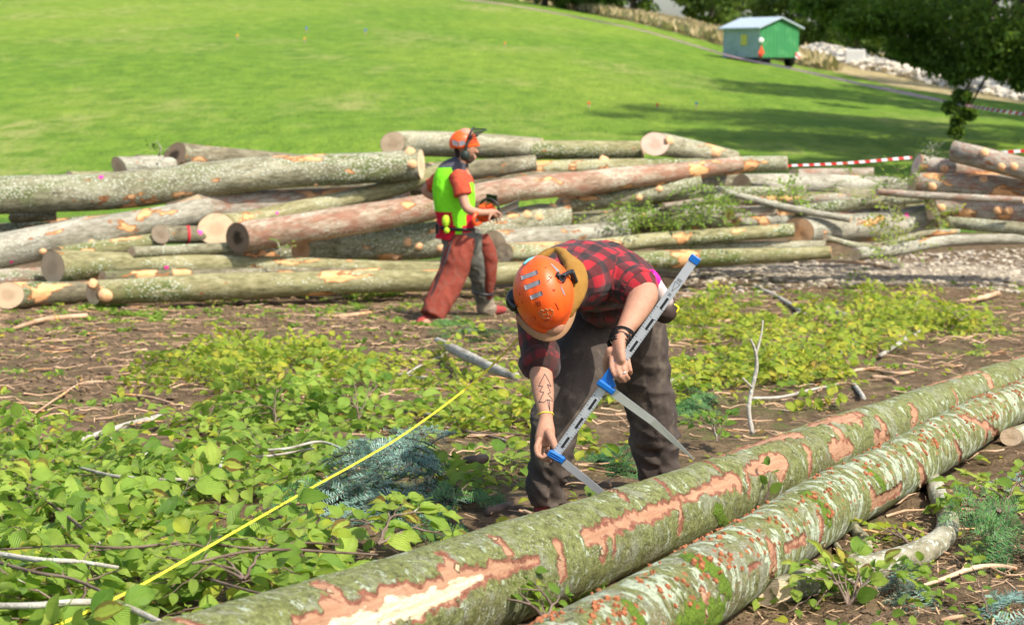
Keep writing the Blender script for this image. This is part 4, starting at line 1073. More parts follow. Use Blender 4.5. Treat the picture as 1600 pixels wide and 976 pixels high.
# single fallen leaves, chips, clods, twigs: uncountable litter
def litter():
    rng = np.random.default_rng(5)
    everywhere = region([(-300, 1100), (-150, 480), (800, 455), (1700, 440), (1750, 700), (1750, 1150), (600, 1150)])
    pts = np.array(scatter(everywhere, 2600, rng))
    mb = MB()
    Z = gz(pts[:, 0], pts[:, 1]) + rng.uniform(.01, .03, len(pts))
    leaves_mesh(mb, np.column_stack([pts, Z]), rng.normal(0, 1, (len(pts), 3)) * (1, 1, .2), rng.normal(0, .3, (len(pts), 3)) + (0, 0, 1), rng.uniform(.025, .06, len(pts)), np.clip(rng.normal(.5, .25, len(pts)), 0, 1))
    tag(mb.build('scattered_leaves', M_YLEAF), 'single leaves strewn over the soil', kind='stuff')
    def rocks(name, label, mat, pts, s0, s1, flat=.6, h=0.0):
        mb = MB(); n = len(pts)
        ico = np.array([(0, 0, 1), (.89, 0, .45), (.28, .85, .45), (-.72, .53, .45), (-.72, -.53, .45), (.28, -.85, .45), (.72, .53, -.45), (-.28, .85, -.45), (-.89, 0, -.45), (-.28, -.85, -.45), (.72, -.53, -.45), (0, 0, -1)])
        T = np.array([(0, 1, 2), (0, 2, 3), (0, 3, 4), (0, 4, 5), (0, 5, 1), (1, 6, 2), (2, 7, 3), (3, 8, 4), (4, 9, 5), (5, 10, 1), (2, 6, 7), (3, 7, 8), (4, 8, 9), (5, 9, 10), (1, 10, 6), (11, 7, 6), (11, 8, 7), (11, 9, 8), (11, 10, 9), (11, 6, 10)])
        sz = s0 * (s1 / s0) ** (rng.random(n) ** 2)
        V = ico[None] * (1 + rng.normal(0, .22, (n, 12, 1))) * sz[:, None, None] * np.stack([rng.uniform(.7, 1.3, n), rng.uniform(.7, 1.3, n), rng.uniform(.5, 1, n) * flat], 1)[:, None]
        a = rng.uniform(0, 6.28, n); ca, sa = np.cos(a)[:, None], np.sin(a)[:, None]
        V = np.stack([V[..., 0] * ca - V[..., 1] * sa, V[..., 0] * sa + V[..., 1] * ca, V[..., 2]], -1)
        p = np.column_stack([pts, gz(pts[:, 0], pts[:, 1]) + sz * .15 + h])
        mb.add((V + p[:, None]).reshape(-1, 3), None, (T[None] + (np.arange(n) * 12)[:, None, None]).reshape(-1, 3), rnd=np.repeat(rng.random(n), 12))
        return tag(mb.build(name, mat, smooth=False), label, kind='stuff')
    soil = region([(-200, 720), (-100, 490), (640, 490), (820, 500), (820, 560), (420, 560), (300, 620), (200, 720)])
    soilR = region([(1080, 1150), (1150, 940), (1300, 870), (1500, 760), (1750, 700), (1800, 1150)])
    band = region([(-100, 500), (-60, 478), (900, 455), (1700, 440), (1700, 520), (1000, 560)])
    M_CLOD = plain('soil_clod', (.145, .097, .056), .95, var=.45, scale=12)
    rocks('soil_clods', 'crumbly brown clods of churned earth', M_CLOD, np.array(scatter(soil, 6200, rng) + scatter(band, 2500, rng)), .006, .045)
    rocks('soil_crumbs', 'fine crumbs of earth near the branch', M_CLOD, np.array(scatter(soilR, 7000, rng) + scatter(everywhere, 6000, rng)), .003, .012)
    gravel = region([(1040, 470), (1080, 424), (1250, 405), (1700, 385), (1700, 470), (1400, 440), (1250, 455)])
    rocks('gravel_stones', 'pale limestone rubble beside the right stack', plain('limestone', (.44, .38, .29), .9, var=.35, scale=6), np.array(scatter(gravel, 3000, rng)), .010, .055)
    # wood chips and splinters
    mb = MB(); pts = np.array(scatter(everywhere, 5200, rng) + scatter(soilR, 1400, rng) + scatter(band, 900, rng)); n = len(pts)
    V = np.array([(-1, -.3, 0), (1, -.2, .0), (.9, .35, .06), (-.8, .25, .04), (-.9, -.25, .25), (.9, -.2, .2), (.8, .3, .25), (-.8, .3, .3)])
    Q = np.array([(0, 3, 2, 1), (4, 5, 6, 7), (0, 1, 5, 4), (1, 2, 6, 5), (2, 3, 7, 6), (3, 0, 4, 7)])
    R = rng.normal(0, .35, (n, 2)); a = rng.uniform(0, 6.28, n); sz = rng.uniform(.004, .016, n)[:, None] * np.array([1, .6, .5]) * (1 + rng.random((n, 1)) * np.array([1.6, 0, 0]))
    W = V[None] * sz[:, None]
    W[..., 2] += W[..., 0] * R[:, 0:1]
    ca, sa = np.cos(a)[:, None], np.sin(a)[:, None]
    W = np.stack([W[..., 0] * ca - W[..., 1] * sa, W[..., 0] * sa + W[..., 1] * ca, W[..., 2]], -1)
    p = np.column_stack([pts, gz(pts[:, 0], pts[:, 1]) + .012])
    mb.add((W + p[:, None]).reshape(-1, 3), (Q[None] + (np.arange(n) * 8)[:, None, None]).reshape(-1, 4))
    tag(mb.build('wood_chips', plain('wood_chip', (.50, .33, .19), .85, var=.4, scale=14), smooth=False), 'pale chips and splinters strewn about', kind='stuff')
    # fine dead twigs
    mb = MB()
    for X, Y in scatter(everywhere, 1500, rng):
        a = rng.uniform(0, 6.28) if rng.random() < .5 else rng.normal(0, .5); L = rng.uniform(.06, .30)
        b = rng.normal(0, .5); p0 = onground(X, Y, .012); pts = []
        for k in range(4):
            q = onground(X + math.cos(a + b * k * .3) * L * k / 3, Y + math.sin(a + b * k * .3) * L * k / 3, .012 + .02 * rng.random())
            pts.append((*q, .0028 * (1.4 - k * .25) * (1 + rng.random())))
        tube(mb, pts, .1, 5, cap=False, seed=int(rng.integers(900)))
    tag(mb.build('twig_litter', M_PEELED), 'fine dead twigs strewn about', kind='stuff')
    # short green weeds and grass tufts
    mb = MB()
    weeds = region([(-100, 500), (-60, 472), (620, 460), (900, 450), (900, 480), (640, 515), (300, 500)])
    spots = [G(*q) for q in ((150, 480), (262, 470), (600, 465), (540, 480), (10, 470), (220, 495), (700, 510), (440, 462), (330, 470), (60, 470))]
    centres = [(g.x + rng.normal(0, .12), g.y + rng.normal(0, .12)) for g in spots for _ in range(16)] + scatter(weeds, 60, rng) + scatter(everywhere, 240, rng)
    for X, Y in centres:
        n = 14; ang = rng.uniform(0, 6.28, n)
        D = np.column_stack([np.cos(ang), np.sin(ang), rng.uniform(.2, 1.3, n)])
        pp = np.tile(onground(X, Y, .005), (n, 1)) + rng.normal(0, .035, (n, 3)) * (1, 1, 0)
        leaves_mesh(mb, pp, D, rng.normal(0, .4, (n, 3)) + (0, 0, 1), rng.uniform(.03, .07, n), np.clip(rng.normal(.35, .2, n), 0, 1), low=True)
    tag(mb.build('weeds', M_LEAF), 'low green weeds sprouting from the soil', kind='stuff')
    # green creepers hanging among the middle-right logs
    mb, mbt = MB(), MB()
    for (x, y, w, h, n, Y) in ((990, 335, 45, 14, 55, 22.0), (1120, 318, 45, 22, 70, 22.3), (1060, 345, 50, 18, 40, 22.0), (1230, 296, 55, 8, 50, 23.2), (1400, 285, 50, 12, 36, 23.0), (1385, 395, 30, 6, 10, 21.3)):
        for _ in range(n):
            px, py = x + rng.normal(0, w * .5), y + rng.normal(0, h * .6)
            b = P(px, py, Y + rng.normal(0, .25))
            spray(mb, mbt, b, rng.uniform(0, 6.28), rng.uniform(.15, .4), rng.normal(0, .5), rng.normal(0, .5), rng, .06, -.12, low=True)
    tag(mb.build('brushwood_leaves', M_LEAF), 'leafy green brushwood lying between the right logs', kind='stuff')
    tag(mbt.build('brushwood_twigs', M_BROWNTWIG), kind='stuff')
litter()

def pile_shrub(label, cx, cy, w, h, Y, n, mat, seed, name='leafy_branch'):
    rng = np.random.default_rng(seed); mb, mbt = MB(), MB()
    b = P(cx, cy + h, Y)
    root = empty(name, tuple(b), label, 'branch', 'leafy branches caught in the pile')
    for _ in range(n):
        px, py = cx + rng.uniform(-1, 1) * w, cy + rng.uniform(-1, 1) * h
        q = P(px, py, Y + rng.normal(0, .12))
        spray(mb, mbt, q, rng.uniform(0, 6.28), rng.uniform(.1, .3), rng.normal(.2, .4), rng.normal(0, .5), rng, .055, .0, low=True)
    S = [(*P(cx, cy + h, Y), .012), (*P(cx + w * .2, cy, Y), .008), (*P(cx - w * .2, cy - h, Y), .004)]
    tube(mbt, S, .05, 6)
    mb.build('leaves', mat, root); mbt.build('twig', M_STICK, root)
pile_shrub('yellow-green leafy top draped over the massive log, left clump', 1392, 350, 20, 30, 22.2, 34, M_YLEAF, 41)
pile_shrub('yellow-green clump hanging at the right end of the massive log', 1466, 348, 14, 22, 22.4, 20, M_YLEAF, 42)
pile_shrub('yellow-green clump at the foot of the massive log', 1400, 374, 40, 8, 22.0, 22, M_YLEAF, 43)
pile_shrub('sparse dark twig sticking up behind the short pale log', 248, 232, 18, 12, 23.0, 6, M_DLEAF, 44)
pile_shrub('little green sprig under the rotten butt', 436, 388, 9, 9, 20.4, 4, M_LEAF, 45)
pile_shrub('dark brush behind the pink-faced log', 1455, 235, 12, 14, 24.2, 18, M_DLEAF, 46)

# ------------------------------------------------------------------ fir boughs
def mat_needle(name, c0, c1):
    t = NT(name)
    c = t.mix(t.attr('rnd'), c0, c1)
    return t.surf(c, .45, None, .4, transl=(.15, c))
M_FIRBLUE = mat_needle('blue_green_fir_needle', (.10, .22, .16), (.32, .48, .39))
M_FIR = mat_needle('green_fir_needle', (.03, .10, .03), (.11, .26, .06))
def fir_twig(mbN, mbT, base, d, n_, L, rng, nl=.020, depth=1):
    d = np.array(d, float); d /= np.linalg.norm(d); n_ = np.array(n_, float)
    side = np.cross(n_, d); side /= np.linalg.norm(side) + 1e-9; n_ = np.cross(d, side)
    k = max(8, int(L / .0042)); f = np.linspace(0, 1, k)
    C = np.array(base)[None] + d[None] * (f * L)[:, None] + np.array([0, 0, -1.])[None] * (f ** 2 * L * .22)[:, None]
    sg = np.where(np.arange(k) % 2, 1, -1)[:, None]
    nd = side[None] * sg * 1.0 + d[None] * rng.uniform(.3, .8, (k, 1)) + n_[None] * rng.uniform(-.1, .55, (k, 1))
    nd /= np.linalg.norm(nd, axis=1)[:, None]
    ln = nl * rng.uniform(.75, 1.1, k) * (1 - .45 * f ** 4)
    w = np.cross(nd, n_[None]); w /= np.linalg.norm(w, axis=1)[:, None] + 1e-9
    hw = .0019
    V = np.stack([C - w * hw, C + nd * (ln * .85)[:, None] - w * hw, C + nd * ln[:, None], C + nd * (ln * .85)[:, None] + w * hw, C + w * hw], 1)
    off = (np.arange(k) * 5)[:, None]
    Q = np.array([0, 1, 3, 4])[None] + off; T = np.array([1, 2, 3])[None] + off
    mbN.add(V.reshape(-1, 3), Q, T, rnd=np.repeat(np.clip(rng.normal(.5, .3, k), 0, 1), 5))
    tube(mbT, [(*C[0], .0022), (*C[k // 2], .0018), (*C[-1], .0010)], .03, 4, cap=False)
    if depth > 0:
        m = int(L / (.026 if depth == 1 else .038))
        for i in range(1, m):
            if rng.random() < .12: continue
            g = i / m; q = C[int(g * (k - 1))]; s_ = 1 if i % 2 else -1
            fir_twig(mbN, mbT, q, d * rng.uniform(.6, 1.0) + side * s_ * rng.uniform(.7, 1.0) + n_ * rng.normal(0, .2), n_ + rng.normal(0, .25, 3), min((1 - g) * L * .55 + .03, .17) * rng.uniform(.6, 1.1), rng, nl, depth - 1)
def bough(label, base, tips, mat, seed, nl=.027, depth=2):
    rng = np.random.default_rng(seed); root = empty('fir_bough', tuple(base), label, 'fir bough', 'fir boughs on the ground')
    mbN, mbT = MB(), MB()
    for tp in tips:
        tp = np.array(tp); d = tp - np.array(base); L = np.linalg.norm(d)
        view = -np.array(base) / np.linalg.norm(base)
        nrm = np.array([0, 0, 1.]) * .6 + view * .7 + rng.normal(0, .3, 3)
        b2 = np.array(base) + d * rng.uniform(0, .3) + rng.normal(0, .02, 3)
        fir_twig(mbN, mbT, b2, d + rng.normal(0, .04, 3), nrm, L, rng, nl, depth)
    mbT.build('twig', M_BROWNTWIG, root); mbN.build('needles', mat, root)
def gt(px, py, h): return tuple(gp(px, py, h))
bough('blue-green fir bough hanging its tips beside the yellow tape, largest of the fir boughs', gt(565, 676, .24), [gt(518, 740, .15), gt(545, 785, .11), gt(590, 795, .10), gt(630, 745, .18)], M_FIRBLUE, 51, depth=2)
bough('blue-green fir bough with drooping right tips, left of the bent man', gt(630, 672, .24), [gt(716, 742, .15), gt(690, 755, .16), gt(655, 780, .12)], M_FIRBLUE, 52, depth=2)
bough('dark green fir bough lying flat by the measured log', gt(640, 790, .05), [gt(770, 780, .06), gt(760, 830, .05), gt(700, 850, .05), (gt(760, 745, .08))], M_FIR, 53, depth=2)
bough('dark fir bough under the calipers beside the rear leg', gt(1000, 740, .04), [gt(900, 690, .05), gt(930, 660, .06), gt(950, 700, .06)], M_FIR, 54, depth=2)
bough('deep green fir bough on bare ground at the right edge', gt(1610, 800, .10), [gt(1500, 830, .06), gt(1520, 870, .05), gt(1560, 880, .05), gt(1480, 800, .03)], M_FIR, 55, depth=2)
bough('pale blue-green fir tips in the bottom right corner', gt(1620, 960, .06), [gt(1540, 930, .06), gt(1540, 960, .05), gt(1580, 990, .05)], M_FIRBLUE, 56, depth=2)
bough('small blue-green fir sprig at the right edge under the stub', gt(1610, 745, .08), [gt(1550, 740, .05), gt(1560, 765, .05)], M_FIRBLUE, 57, depth=1)
bough('small fir sprig next to the bushy sapling top', gt(1410, 890, .03), [gt(1400, 950, .03), gt(1425, 930, .03)], M_FIRBLUE, 58, depth=1)
bough('dark fir twigs trapped right of the bent man', gt(1120, 640, .05), [gt(1060, 620, .05), gt(1070, 650, .05), gt(1100, 610, .06)], M_FIR, 59, depth=2)
bough('fir bough in front of the standing man on the soil', gt(770, 515, .04), [gt(690, 512, .08), gt(700, 525, .05), gt(750, 530, .05), gt(800, 508, .1)], M_FIR, 60, .03, depth=2)
bough('fir twigs in leafy shade at lower left of the large bough', gt(540, 800, .10), [gt(470, 800, .06), gt(490, 850, .05)], M_FIR, 61, depth=2)

# ------------------------------------------------------------------ trees, trailer, tape
def mat_crown(name, c0, c1, tr=.25):
    t = NT(name)
    r = t.attr('rnd')
    c = t.mix(r, c0, c1)
    return t.surf(c, .6, None, .25, transl=(tr, t.mix(.4, c, (.20, .30, .02))))
M_CROWN = mat_crown('tree_foliage', (.045, .105, .02), (.19, .30, .045), .48)
M_CROWN2 = mat_crown('light_tree_foliage', (.04, .09, .015), (.14, .21, .03))
M_TRUNK = plain('tree_trunk_bark', (.10, .085, .065), .9, var=.3, scale=4)
def tree(label, X, Y, H, W, zlow, n, size, mat, seed, trunk_r=.25, group='trees along the far side of the meadow', clumps=60, z0=None, extra=()):
    rng = np.random.default_rng(seed)
    g = float(gz(X, Y)) if z0 is None else z0
    root = empty('broadleaf_tree', (X, Y, g), label, 'tree', group)
    mbt = MB()
    tube(mbt, [(X, Y, g - .3, trunk_r * 1.3), (X + .02 * H, Y, g + H * .3, trunk_r), (X - .02 * H, Y, g + H * .7, trunk_r * .55), (X, Y, g + H * .92, trunk_r * .15)], 1.0, 9, rough=.1, seed=seed)
    cen = []
    for k in range(clumps):
        a = rng.uniform(0, 6.28); u = rng.uniform(0, 1)
        zz = zlow + (H - zlow) * u
        prof = math.sin(math.pi * min(1, (u * .85 + .12))) ** .7
        R = W * prof * rng.uniform(.25, 1.05)
        cen.append((X + math.cos(a) * R, Y + math.sin(a) * R, g + zz, rng.uniform(.35, 1.0) * W * .23))
    cen += list(extra)
    for c in cen[::3]:
        zc = g + max(.34 * H, (c[2] - g) * .8)
        tube(mbt, [(X, Y, zc, trunk_r * .35), ((X + c[0]) / 2, (Y + c[1]) / 2, (zc + c[2]) / 2 + .3, trunk_r * .2), (c[0], c[1], c[2], trunk_r * .06)], 1.2, 5)
    mbt.build('trunk', M_TRUNK, root)
    cen = np.array(cen); idx = rng.integers(0, len(cen), n)
    off = rng.normal(0, 1, (n, 3)); off /= np.linalg.norm(off, axis=1)[:, None]; off *= (rng.random((n, 1)) ** .45)
    p = cen[idx, :3] + off * cen[idx, 3:4] * (1.25, 1.25, .75)
    mb = MB()
    D = rng.normal(0, 1, (n, 3)) + (0, 0, -.3)
    tone = rng.random(len(cen))
    leaves_mesh(mb, p, D, rng.normal(0, .7, (n, 3)) + (0, 0, 1), size * rng.uniform(.6, 1.3, n), np.clip(tone[idx] * .5 + rng.normal(.25, .2, n), 0, 1), low=True)
    mb.build('crown', mat, root)
    return root
def tree_px(label, px, Y, *a, **k):
    return tree(label, (px - 800) / F_PX * Y, Y, *a, **k)
FT = [('young light green tree at the left end of the far tree line', 850, 168, 7, 3.6, .5, M_CROWN2),
      ('dark round tree second from the left in the far tree line', 905, 165, 9, 4.2, .5, M_CROWN),
      ('bushy dark tree left of the blue gap in the tree line', 985, 160, 9, 4.4, .6, M_CROWN),
      ('pale green tree just left of the trailer roof', 1108, 158, 10, 3.4, .4, M_CROWN2),
      ('dark tree right behind the roof of the green trailer', 1175, 150, 11, 4.2, .6, M_CROWN),
      ('yellowish green tree above the right corner of the trailer', 1245, 140, 10, 3.8, .3, M_CROWN2),
      ('tall dark tree right of the trailer', 1310, 135, 12, 4.6, .3, M_CROWN),
      ('dark tree directly behind the concrete block', 1385, 128, 12, 4.8, .3, M_CROWN),
      ('deep green tree behind the rubble bank, right of the block', 1460, 122, 12, 5.0, .3, M_CROWN),
      ('dark tree behind the leaning near tree', 1535, 116, 12, 4.8, .2, M_CROWN),
      ('outermost dark tree at the right of the far tree line', 1610, 110, 12, 4.8, .2, M_CROWN)]
for k, (lab, px, Y, H, W, zl, m) in enumerate(FT):
    X = (px - 800) / F_PX * Y
    tree_px(lab, px, Y, H, W, zl, 5200, .42, m, 200 + k)
# second rank, fills the sky behind
for k, (lab, px, Y, H, W) in enumerate([('shaded tree in the second rank behind the trailer', 1140, 195, 15, 6.5), ('shaded tree in the second rank above the concrete block', 1330, 180, 17, 7.5), ('shaded tree in the second rank at the far right', 1500, 165, 17, 8), ('shaded tree in the second rank, left one', 930, 205, 12, 6)]):
    tree_px(lab, px, Y, H, W, .2, 6500, .6, M_CROWN, 230 + k, clumps=80)
# near overhanging tree at the top right
def hang(px, py, Y, r): 
    p = P(px, py, Y); return (p.x, p.y, p.z, r)
EX = [hang(*q) for q in ((1300, 8, 46, .7), (1335, 34, 45.5, .5), (1362, 44, 45.5, .34), (1385, 34, 46, .5), (1270, 0, 46, .6), (1410, 30, 46, .8), (1445, 55, 46, .6), (1480, 80, 45.5, .6), (1495, 115, 45, .34), (1503, 150, 45, .17), (1514, 176, 44.8, .13), (1496, 188, 44.8, .11), (1494, 206, 44.8, .12), (1486, 168, 45, .12), (1520, 100, 45, .42),
                                (1560, 50, 45, .9), (1590, 90, 45, .6), (1598, 128, 45, .3), (1530, 20, 45, 1.0), (1460, 10, 45, 1.0), (1380, 5, 45, .9), (1404, 72, 45.6, .26), (1430, 88, 45.6, .3), (1615, 60, 45, 1.), (1465, 100, 45.3, .4), (1540, 80, 45, .7), (1570, 110, 45, .4))]
tree('large overhanging tree at the top right, dark branches drooping over the meadow', 14.0, 48.5, 15, 5.6, 4.0, 40000, .15, M_CROWN, 300, trunk_r=.24, group=None, clumps=150, extra=[(a_, b_, c_, d_ * .85) for a_, b_, c_, d_ in EX] * 3)
# trees standing to the right, outside the picture, that shade the meadow
for k, (lab, X, Y, H, W) in enumerate([('broad tree outside the right edge shading the near meadow', 17.5, 37, 19, 6.0), ('broad tree outside the right edge, next one back', 22, 46, 21, 7), ('tall tree outside the right edge shading the middle of the meadow', 25, 64, 24, 8), ('tall tree outside the right edge, farthest one', 34, 84, 26, 9), ('broad tree outside the right edge, second from the stack', 14.8, 31, 16, 4.2), ('tree outside the right edge behind the two tall ones', 30, 73, 22, 7)]):
    tree(lab, X, Y, H, W, 4.0, 9000, .5, M_CROWN, 320 + k, trunk_r=.3, group='trees right of the picture', clumps=70)

# dry grass on the far field, its tall stalks
def stalks():
    rng = np.random.default_rng(8); mb = MB()
    poly = region([(830, 2), (1000, 30), (1140, 68), (1160, 60), (1130, 45), (1000, 20)])
    pts = []
    X = rng.uniform(0, 24, 30000); Y = rng.uniform(100, 190, 30000); b = beyond(X, Y)
    m = (b > 1.5) & (b < 30) & (X < 17); X, Y = X[m][:9000], Y[m][:9000]
    n = len(X); p = np.column_stack([X, Y, gz(X, Y)])
    leaves_mesh(mb, p, rng.normal(0, .25, (n, 3)) + (0, 0, 1), rng.normal(0, 1, (n, 3)), rng.uniform(.5, 1.0, n), rng.random(n), low=True)
    M = mat_crown('dry_straw', (.36, .28, .13), (.60, .50, .29), .3)
    tag(mb.build('dry_grass', M), 'tall straw-coloured dry grass beyond the tape', kind='stuff')
stalks()

# ------------------------------------------------------------------ people
from mathutils.bvhtree import BVHTree
def chain(rows, up=(0, 1, 0), metric=True):
    """rows (px, row, Y, r_up, r_side) -> (x,y,z,ru,rs); the section axes follow `up`"""
    out = []
    for q in rows:
        p = P(q[0], q[1], q[2]); out.append((p.x, p.y, p.z, q[3], q[4] if len(q) > 4 else q[3]))
    return (np.array(out), up)

def chain_mesh(rows, up, step=.02, nseg=20, round_ends=True):
    S = spline(rows, step)
    C, ru, rs = S[:, :3], np.maximum(S[:, 3], .002), np.maximum(S[:, 4], .002)
    T, N, B = frames(C, up)
    if round_ends:
        def cap(c, t, n, b, u, v, sg):
            k = [(math.sin(x), math.cos(x)) for x in np.linspace(0, math.pi / 2 * .93, 5)[1:]]
            r = min(u, v)
            return [(c + t * sg * r * s_, n, b, u * co, v * co) for s_, co in k]
        pre = cap(C[0], T[0], N[0], B[0], ru[0], rs[0], -1)[::-1]; post = cap(C[-1], T[-1], N[-1], B[-1], ru[-1], rs[-1], 1)
        C = np.vstack([[q[0] for q in pre], C, [q[0] for q in post]])
        N = np.vstack([[q[1] for q in pre], N, [q[1] for q in post]]); B = np.vstack([[q[2] for q in pre], B, [q[2] for q in post]])
        ru = np.concatenate([[q[3] for q in pre], ru, [q[3] for q in post]]); rs = np.concatenate([[q[4] for q in pre], rs, [q[4] for q in post]])
    a = np.linspace(0, 2 * np.pi, nseg, endpoint=False)
    V = C[:, None] + ru[:, None, None] * np.cos(a)[None, :, None] * N[:, None] + rs[:, None, None] * np.sin(a)[None, :, None] * B[:, None]
    m = len(C); i = np.arange(m - 1)[:, None] * nseg; j = np.arange(nseg)[None]; j2 = (j + 1) % nseg
    Q = np.stack([i + j, i + j2, i + nseg + j2, i + nseg + j], -1).reshape(-1, 4)
    V = np.vstack([V.reshape(-1, 3), C[0], C[-1]]); n0 = m * nseg
    T3 = [(n0, (k + 1) % nseg, k) for k in range(nseg)] + [(n0 + 1, (m - 1) * nseg + k, (m - 1) * nseg + (k + 1) % nseg) for k in range(nseg)]
    return V, Q, T3

def fuse(name, chains, voxel, mat, parent, smooth=4, disp=None, attrs=None, extra=None, round_ends=True):
    mb = MB()
    for rows, up in chains: mb.add(*chain_mesh(rows, up, step=max(.012, voxel * 2), round_ends=round_ends))
    for e in (extra or []): mb.add(*e)
    tmp = mb.build('tmp_body', None)
    r = tmp.modifiers.new('r', 'REMESH'); r.mode = 'VOXEL'; r.voxel_size = voxel
    s_ = tmp.modifiers.new('s', 'SMOOTH'); s_.factor = .5; s_.iterations = smooth
    dg = bpy.context.evaluated_depsgraph_get(); ev = tmp.evaluated_get(dg); me = ev.to_mesh()
    n = len(me.vertices); V = np.empty(n * 3, np.float32); me.vertices.foreach_get('co', V); V = V.reshape(-1, 3).astype(float)
    Nn = np.empty(n * 3, np.float32); me.vertices.foreach_get('normal', Nn); Nn = Nn.reshape(-1, 3)
    k = len(me.polygons); lt = np.empty(k, np.int32); me.polygons.foreach_get('loop_total', lt)
    li = np.empty(len(me.loops), np.int32); me.loops.foreach_get('vertex_index', li)
    ev.to_mesh_clear()
    st = np.concatenate([[0], np.cumsum(lt)[:-1]])
    F = [li[(st[lt == q][:, None] + np.arange(q)[None])] for q in np.unique(lt)]
    bpy.data.objects.remove(tmp)
    # nearest chain coordinates
    best = np.full(n, 1e9); UVW = np.zeros((n, 3)); cid = np.zeros(n, int)
    off = 0
    for ci, (rows, up) in enumerate(chains):
        S = spline(rows, .02); C = S[:, :3]; T, N, B = frames(C, up)
        s = np.concatenate([[0], np.cumsum(np.linalg.norm(np.diff(C, axis=0), axis=1))])
        for a0 in range(0, n, 4000):
            v = V[a0:a0 + 4000]
            d = v[:, None] - C[None]
            d2 = (d ** 2).sum(-1) / (((S[:, 3] + S[:, 4]) / 2) ** 2)[None]
            j = d2.argmin(1); dj = d[np.arange(len(v)), j]
            al = (dj * T[j]).sum(1); x = (dj * N[j]).sum(1); y = (dj * B[j]).sum(1)
            rm = (rows[:, 3].mean() + rows[:, 4].mean()) / 2
            val = d2[np.arange(len(v)), j]
            m = val < best[a0:a0 + 4000]
            idx = np.where(m)[0] + a0
            best[idx] = val[m]; cid[idx] = ci
            UVW[idx, 0] = s[j[m]] + al[m] + ci * 1.37
            UVW[idx, 1] = np.arctan2(y[m], x[m]) * rm
            UVW[idx, 2] = ci
    if disp is not None: V = V + Nn * disp(V, UVW, cid)[:, None]
    A = {'cuv': UVW}
    if attrs: A.update(attrs(V, UVW, cid, Nn))
    o = make_mesh(name, V, F, mat, parent, attrs=A)
    return o, V, UVW

def folds(amp, f_along=22, f_round=5, seed=0, amp2=.4):
    def d(V, U, cid):
        a = vnoise(U[:, 0] * f_along + U[:, 1] * 6, U[:, 1] * f_round + cid * 9.1, cid * 3.3, seed)
        r = 1 - np.abs(a) * 2
        b = fbm(V[:, 0] * 14, V[:, 1] * 14, V[:, 2] * 14, seed + 4, 3)
        return amp * r * .6 + amp * amp2 * b * 2
    return d

# materials ---------------------------------------------------------
def mat_skin(name, tone=(.50, .26, .165)):
    t = NT(name); p = t.pos()
    n = t.noise(p, 55, 5, .7); n2 = t.noise(p, 14, 5, .65)
    c = t.mix(n2, tuple(x * .68 for x in tone), tuple(min(1, x * 1.12) for x in tone))
    c = t.mix(t.math('MULTIPLY', t.step(n, .5, .72), .55), c, (tone[0] * .85, tone[1] * .6, tone[2] * .5))
    return t.surf(c, .5, t.bump(t.math('ADD', t.noise(p, 220, 4, .7), n2), .004, .7), .35)
M_SKIN = mat_skin('skin')

def mat_plaid():
    t = NT('red_black_plaid_flannel')
    uv = t.attr('cuv', 'Vector'); sp = t.n('ShaderNodeSeparateXYZ', ins={0: uv}).outputs
    nz = t.noise(t.pos(), 18, 4, .6)
    wob = t.math('MULTIPLY', t.math('SUBTRACT', nz, .5), .012)
    def band(x, period=.078):
        f = t.math('FRACT', t.math('DIVIDE', t.math('ADD', t.math('ADD', x, 10.0), wob), period))
        return t.math('MULTIPLY', t.step(f, .0, .05), t.math('SUBTRACT', 1.0, t.step(f, .50, .55)))
    a, b = band(sp[0]), band(sp[1])
    s_ = t.math('MULTIPLY', t.math('ADD', a, b), .5)
    c = t.ramp(s_, [(0.0, (.40, .012, .024)), (.5, (.10, .015, .018)), (1.0, (.018, .014, .014))])
    tw = t.n('ShaderNodeTexNoise', ins={'Vector': t.pos(), 'Scale': 350.0, 'Detail': 3}).outputs['Fac']
    c = t.mix(t.math('MULTIPLY', tw, .35), c, (.10, .05, .045))
    dirt = t.step(t.math('ADD', t.noise(t.pos(), 7, 5, .65), t.math('MULTIPLY', t.math('SUBTRACT', -.80, t.n('ShaderNodeSeparateXYZ', ins={0: t.pos()}).outputs[2]), .8)), .45, .7)
    dz = t.n('ShaderNodeSeparateXYZ', ins={0: t.pos()}).outputs
    c = t.mix(t.math('MULTIPLY', dirt, .65), c, (.055, .030, .026))
    return t.surf(c, .92, t.bump(t.math('ADD', tw, nz), .003, .7), .15, sheen=.15)
M_PLAID = mat_plaid()

def mat_cloth(name, color, dust=(.34, .29, .22), dustamt=.3, rough=.9, scale=9):
    t = NT(name); p = t.pos()
    n = t.noise(p, scale, 6, .65); n2 = t.noise(p, 60, 4, .7); n3 = t.noise(p, 300, 2, .6)
    c = t.mix(n, tuple(x * .6 for x in color), tuple(min(1, x * 1.35) for x in color))
    c = t.mix(t.math('MULTIPLY', t.step(n, .48, .72), dustamt), c, dust)
    c = t.mix(t.math('MULTIPLY', t.step(n2, .66, .74), dustamt * 1.1), c, tuple(min(1, x * 1.5) for x in dust))
    return t.surf(c, rough, t.bump(t.math('ADD', n3, n2), .002, .7), .2)
M_TROUSER = mat_cloth('dusty_brown_work_trousers', (.068, .053, .044), (.20, .16, .12), .6)
M_MUSTARD = mat_cloth('mustard_hood', (.30, .155, .03), (.36, .22, .08), .3)
M_BLUE = mat_cloth('blue_undershirt', (.02, .05, .30), dustamt=.05)
M_HELMET = plain('orange_helmet_plastic', (.88, .105, .012), .42, .4, var=.16, scale=26, coat=.12)
M_BLACKP = plain('black_plastic', (.018, .018, .02), .45, .4, var=.3)
M_SUEDE = plain('brown_suede_visor', (.34, .19, .10), .9, .2, var=.2, scale=60)
